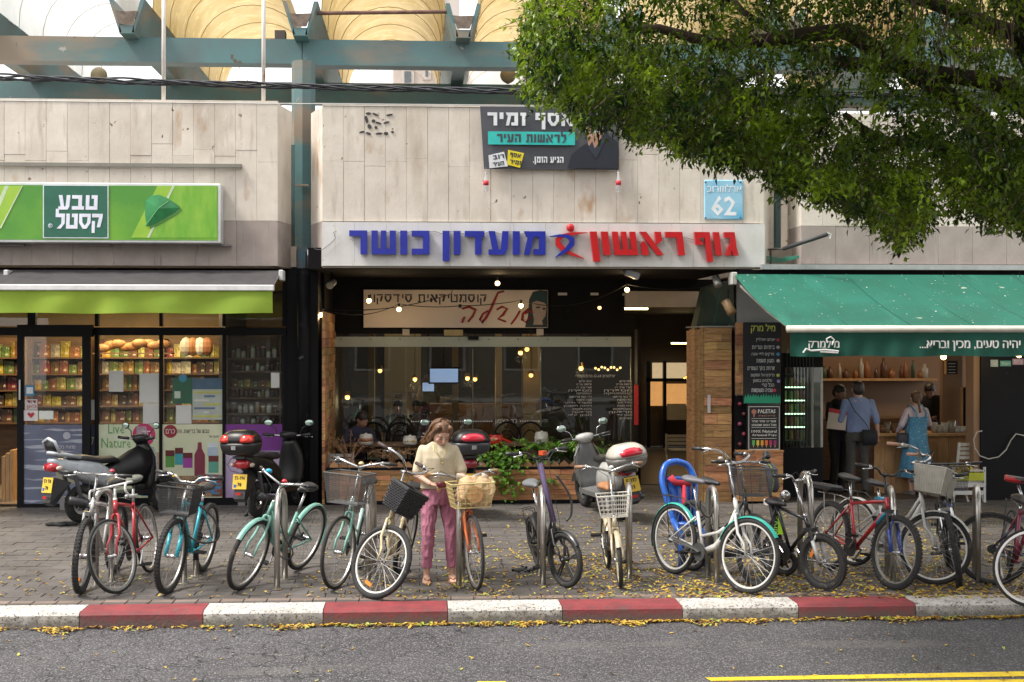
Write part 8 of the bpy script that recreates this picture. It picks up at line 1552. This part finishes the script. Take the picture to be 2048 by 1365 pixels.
dryc = mat('dry_plant', (.38, .22, .1), (.22, .12, .06), sc=9)
for px, lab in ((700, 'dry brown twiggy plant in the planter at the left'), (785, 'dry drooping brown plant in the planter beside the standing woman')):
    c = Vector(P(px, 930, YP + .25)); t = thing('dry_plant', lab, 'plant', c); mb = MB(); its = []
    for k in range(26):
        a = rg.uniform(0, 2 * PI); l = rg.uniform(.25, .5); pts = [c + Vector((math.cos(a) * u * l * .8, math.sin(a) * u * l * .3, l * (1.3 * u - (.9 if px > 750 else .4) * u * u))) for u in (0, .3, .6, .85, 1)]; mb.tube(pts, .003, 4, cap=False)
        for u in range(2, 5):
            for j in range(3): its.append((np.array(pts[u]) + rg.normal(0, .012, 3), rv(), rv(), .03, .014))
    leafmesh('dry_leaves', its, dryc, t); mb.build('stems', dryc, t)
# ---- street tree: big ficus whose crown hangs in from the upper right
bark = mat('ficus_bark', (.085, .055, .04), (.035, .024, .018), rough=.9, sc=5, bump=.8, bsc=14, coord='w', stretch=(1, 1, .4))
tr = thing('ficus_tree', 'large ficus tree hanging its dense green crown over the upper right', 'tree', (6.8, 11.3, 0))
T0 = Vector((6.8, 11.3, 0)); mb = MB()
mb.tube([T0, T0 + Vector((.05, 0, 1)), T0 + Vector((-.05, .1, 2.4)), T0 + Vector((-.2, .2, 3.6))], [.5, .38, .34, .36], 18)
for k in range(6): a = k * PI / 3; mb.tube([T0 + Vector((.55 * math.cos(a), .55 * math.sin(a), -.05)), T0 + Vector((.3 * math.cos(a), .3 * math.sin(a), .35)), T0 + Vector((.1 * math.cos(a), .1 * math.sin(a), 1.3))], [.12, .15, .1], 8)
mb.build('trunk', bark, tr, smooth=True)
K = T0 + Vector((-.2, .2, 3.5)); LP = lambda px, py, Y: Vector(P(px, py, Y))
limbs = [[K, LP(2010, 190, 9.2), LP(1800, 135, 9.6), LP(1660, 130, 9.9), LP(1560, 60, 10.2), LP(1440, -30, 10.4)], [K, LP(2040, 60, 9.4), LP(1860, 10, 9.5), LP(1700, -50, 9.7), LP(1400, -150, 10)],
         [K, LP(1990, 330, 9.2), LP(1850, 290, 9.4), LP(1760, 285, 9.6), LP(1690, 230, 9.8)], [K, LP(2060, 420, 9.4), LP(1985, 415, 9.8), LP(1940, 380, 10.2)], [K, LP(2200, 0, 8.5), LP(2300, -300, 8.2)], [K, LP(2000, -100, 8.5), LP(1700, -300, 8.2)], [K, LP(1700, 60, 9), LP(1450, 100, 8.8), LP(1250, 60, 8.8)], [K, LP(2100, 0, 10.8), LP(1900, -200, 11.5)]]
for pts in limbs:
    fine_ = []
    for i_ in range(len(pts) - 1):
        for u in (0, .33, .66): p = pts[i_].lerp(pts[i_ + 1], u); fine_.append(p + Vector((mnoise.noise(p * 1.3), mnoise.noise(p * 1.3 + Vector((9, 0, 0))), mnoise.noise(p * 1.3 + Vector((0, 9, 0))))) * .12)
    fine_.append(pts[-1]); n = len(fine_); MB().tube(fine_, [.062 * (1 - i_ / n) + .02 for i_ in range(n)], 10).build('limb', bark, tr, smooth=True)
mb = MB()
for k in range(70):
    px = rg.uniform(1760, 2030) if k % 3 else rg.uniform(1500, 2030); y0 = rg.uniform(-60, 60); L = rg.uniform(60, 170); Y = rg.uniform(8.6, 9.6); mb.tube([LP(px, y0, Y), LP(px + rg.uniform(-10, 10), y0 + L * .5, Y), LP(px + rg.uniform(-18, 18), y0 + L, Y)], .005, 4, cap=False)
mb.build('aerial_roots', plain((.2, .13, .09)), tr, kind='stuff')
# crown: leaf sprays filling the volume above an uneven lower edge
edge = [(1035, 60), (1045, 130), (1075, 192), (1120, 222), (1180, 248), (1235, 256), (1290, 272), (1350, 300), (1430, 318), (1500, 335), (1560, 365), (1620, 385), (1690, 420), (1760, 455), (1800, 500), (1830, 470), (1880, 420), (1950, 430), (2010, 450), (2060, 470), (2400, 430)]
ex, ey = [e[0] for e in edge], [e[1] for e in edge]; its = []; stem = MB(); cnt = 0
def inside(px, py):
    if px < 1035 + 55 * mnoise.noise(Vector((py * .012, 4, 0))) + (18 if py < 40 else 0): return False
    return py < np.interp(px, ex, ey) + 34 * mnoise.noise(Vector((px * .02, 1, 7))) - 8
holes = [(1330, 40, 30), (1640, 300, 26), (1480, 240, 18), (1720, 215, 30), (1900, 130, 22), (1240, 150, 14)]
while cnt < 19000:
    px = rg.uniform(1020, 2500); py = rg.uniform(-620, 500); Y = rg.uniform(7.6, 11.6)
    if rg.random() < .35: py = np.interp(px, ex, ey) - abs(rg.normal(0, 90))
    if cnt % 4 == 0: py = rg.uniform(-950, -60); Y = rg.uniform(6.8, 12)  # extra sprays above the view, added to darken the crown inside
    if px < 1180 and py < 60 and rg.random() < .2: continue
    dens = mnoise.noise(Vector((px * .012, py * .014, Y * .9)))
    if not inside(px, py) or dens < -.27: continue
    if any((px - h[0]) ** 2 + (py - h[1]) ** 2 < h[2] ** 2 for h in holes) and rg.random() < .8: continue
    pass
    cnt += 1; c0 = np.array(LP(px, py, Y)); d = np.array([rg.normal(-.15, .6), rg.normal(-.1, .6), -.75 + rg.normal(0, .3)]); d /= np.linalg.norm(d); Lt = rg.uniform(.14, .3)
    if cnt % 2: stem.tube([c0 - d * Lt * .6, c0 + d * Lt * .5], .0028, 3, cap=False)
    nl = 14
    for j in range(nl):
        u = j / nl; p = c0 + d * Lt * (u - .4) + rg.normal(0, .018, 3); ld = d * .7 + rg.normal(0, .65, 3); its.append((p, ld, np.array([rg.normal(0, .4), rg.normal(0, .4), 1.0]), rg.uniform(.04, .068), rg.uniform(.018, .029)))
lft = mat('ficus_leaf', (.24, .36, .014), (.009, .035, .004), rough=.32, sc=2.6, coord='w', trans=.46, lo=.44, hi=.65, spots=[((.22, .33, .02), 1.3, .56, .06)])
for k in range(3400):   # unseen leaves over the road, added to shade the crown and ground
    x = rg.uniform(.6, 11); yy = rg.uniform(-1, 9.5); r_ = ((x - 6.3) / 5.6) ** 2 + ((yy - 7.5) / 8) ** 2
    if r_ > 1 or mnoise.noise(Vector((x, yy, 3)) * .8) < -.35: continue
    z = 5.3 + rg.uniform(0, 1.8) + .25 * mnoise.noise(Vector((x, yy, 0))); c0 = np.array([x, yy, z])
    for j in range(11): its.append((c0 + rg.normal(0, .13, 3), rg.normal(0, 1, 3) + [0, 0, -.4], np.array([rg.normal(0, .4), rg.normal(0, .4), 1.0]), rg.uniform(.09, .13), rg.uniform(.045, .065)))
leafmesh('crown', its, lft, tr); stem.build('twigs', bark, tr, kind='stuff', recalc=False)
# far-off hanging sprig
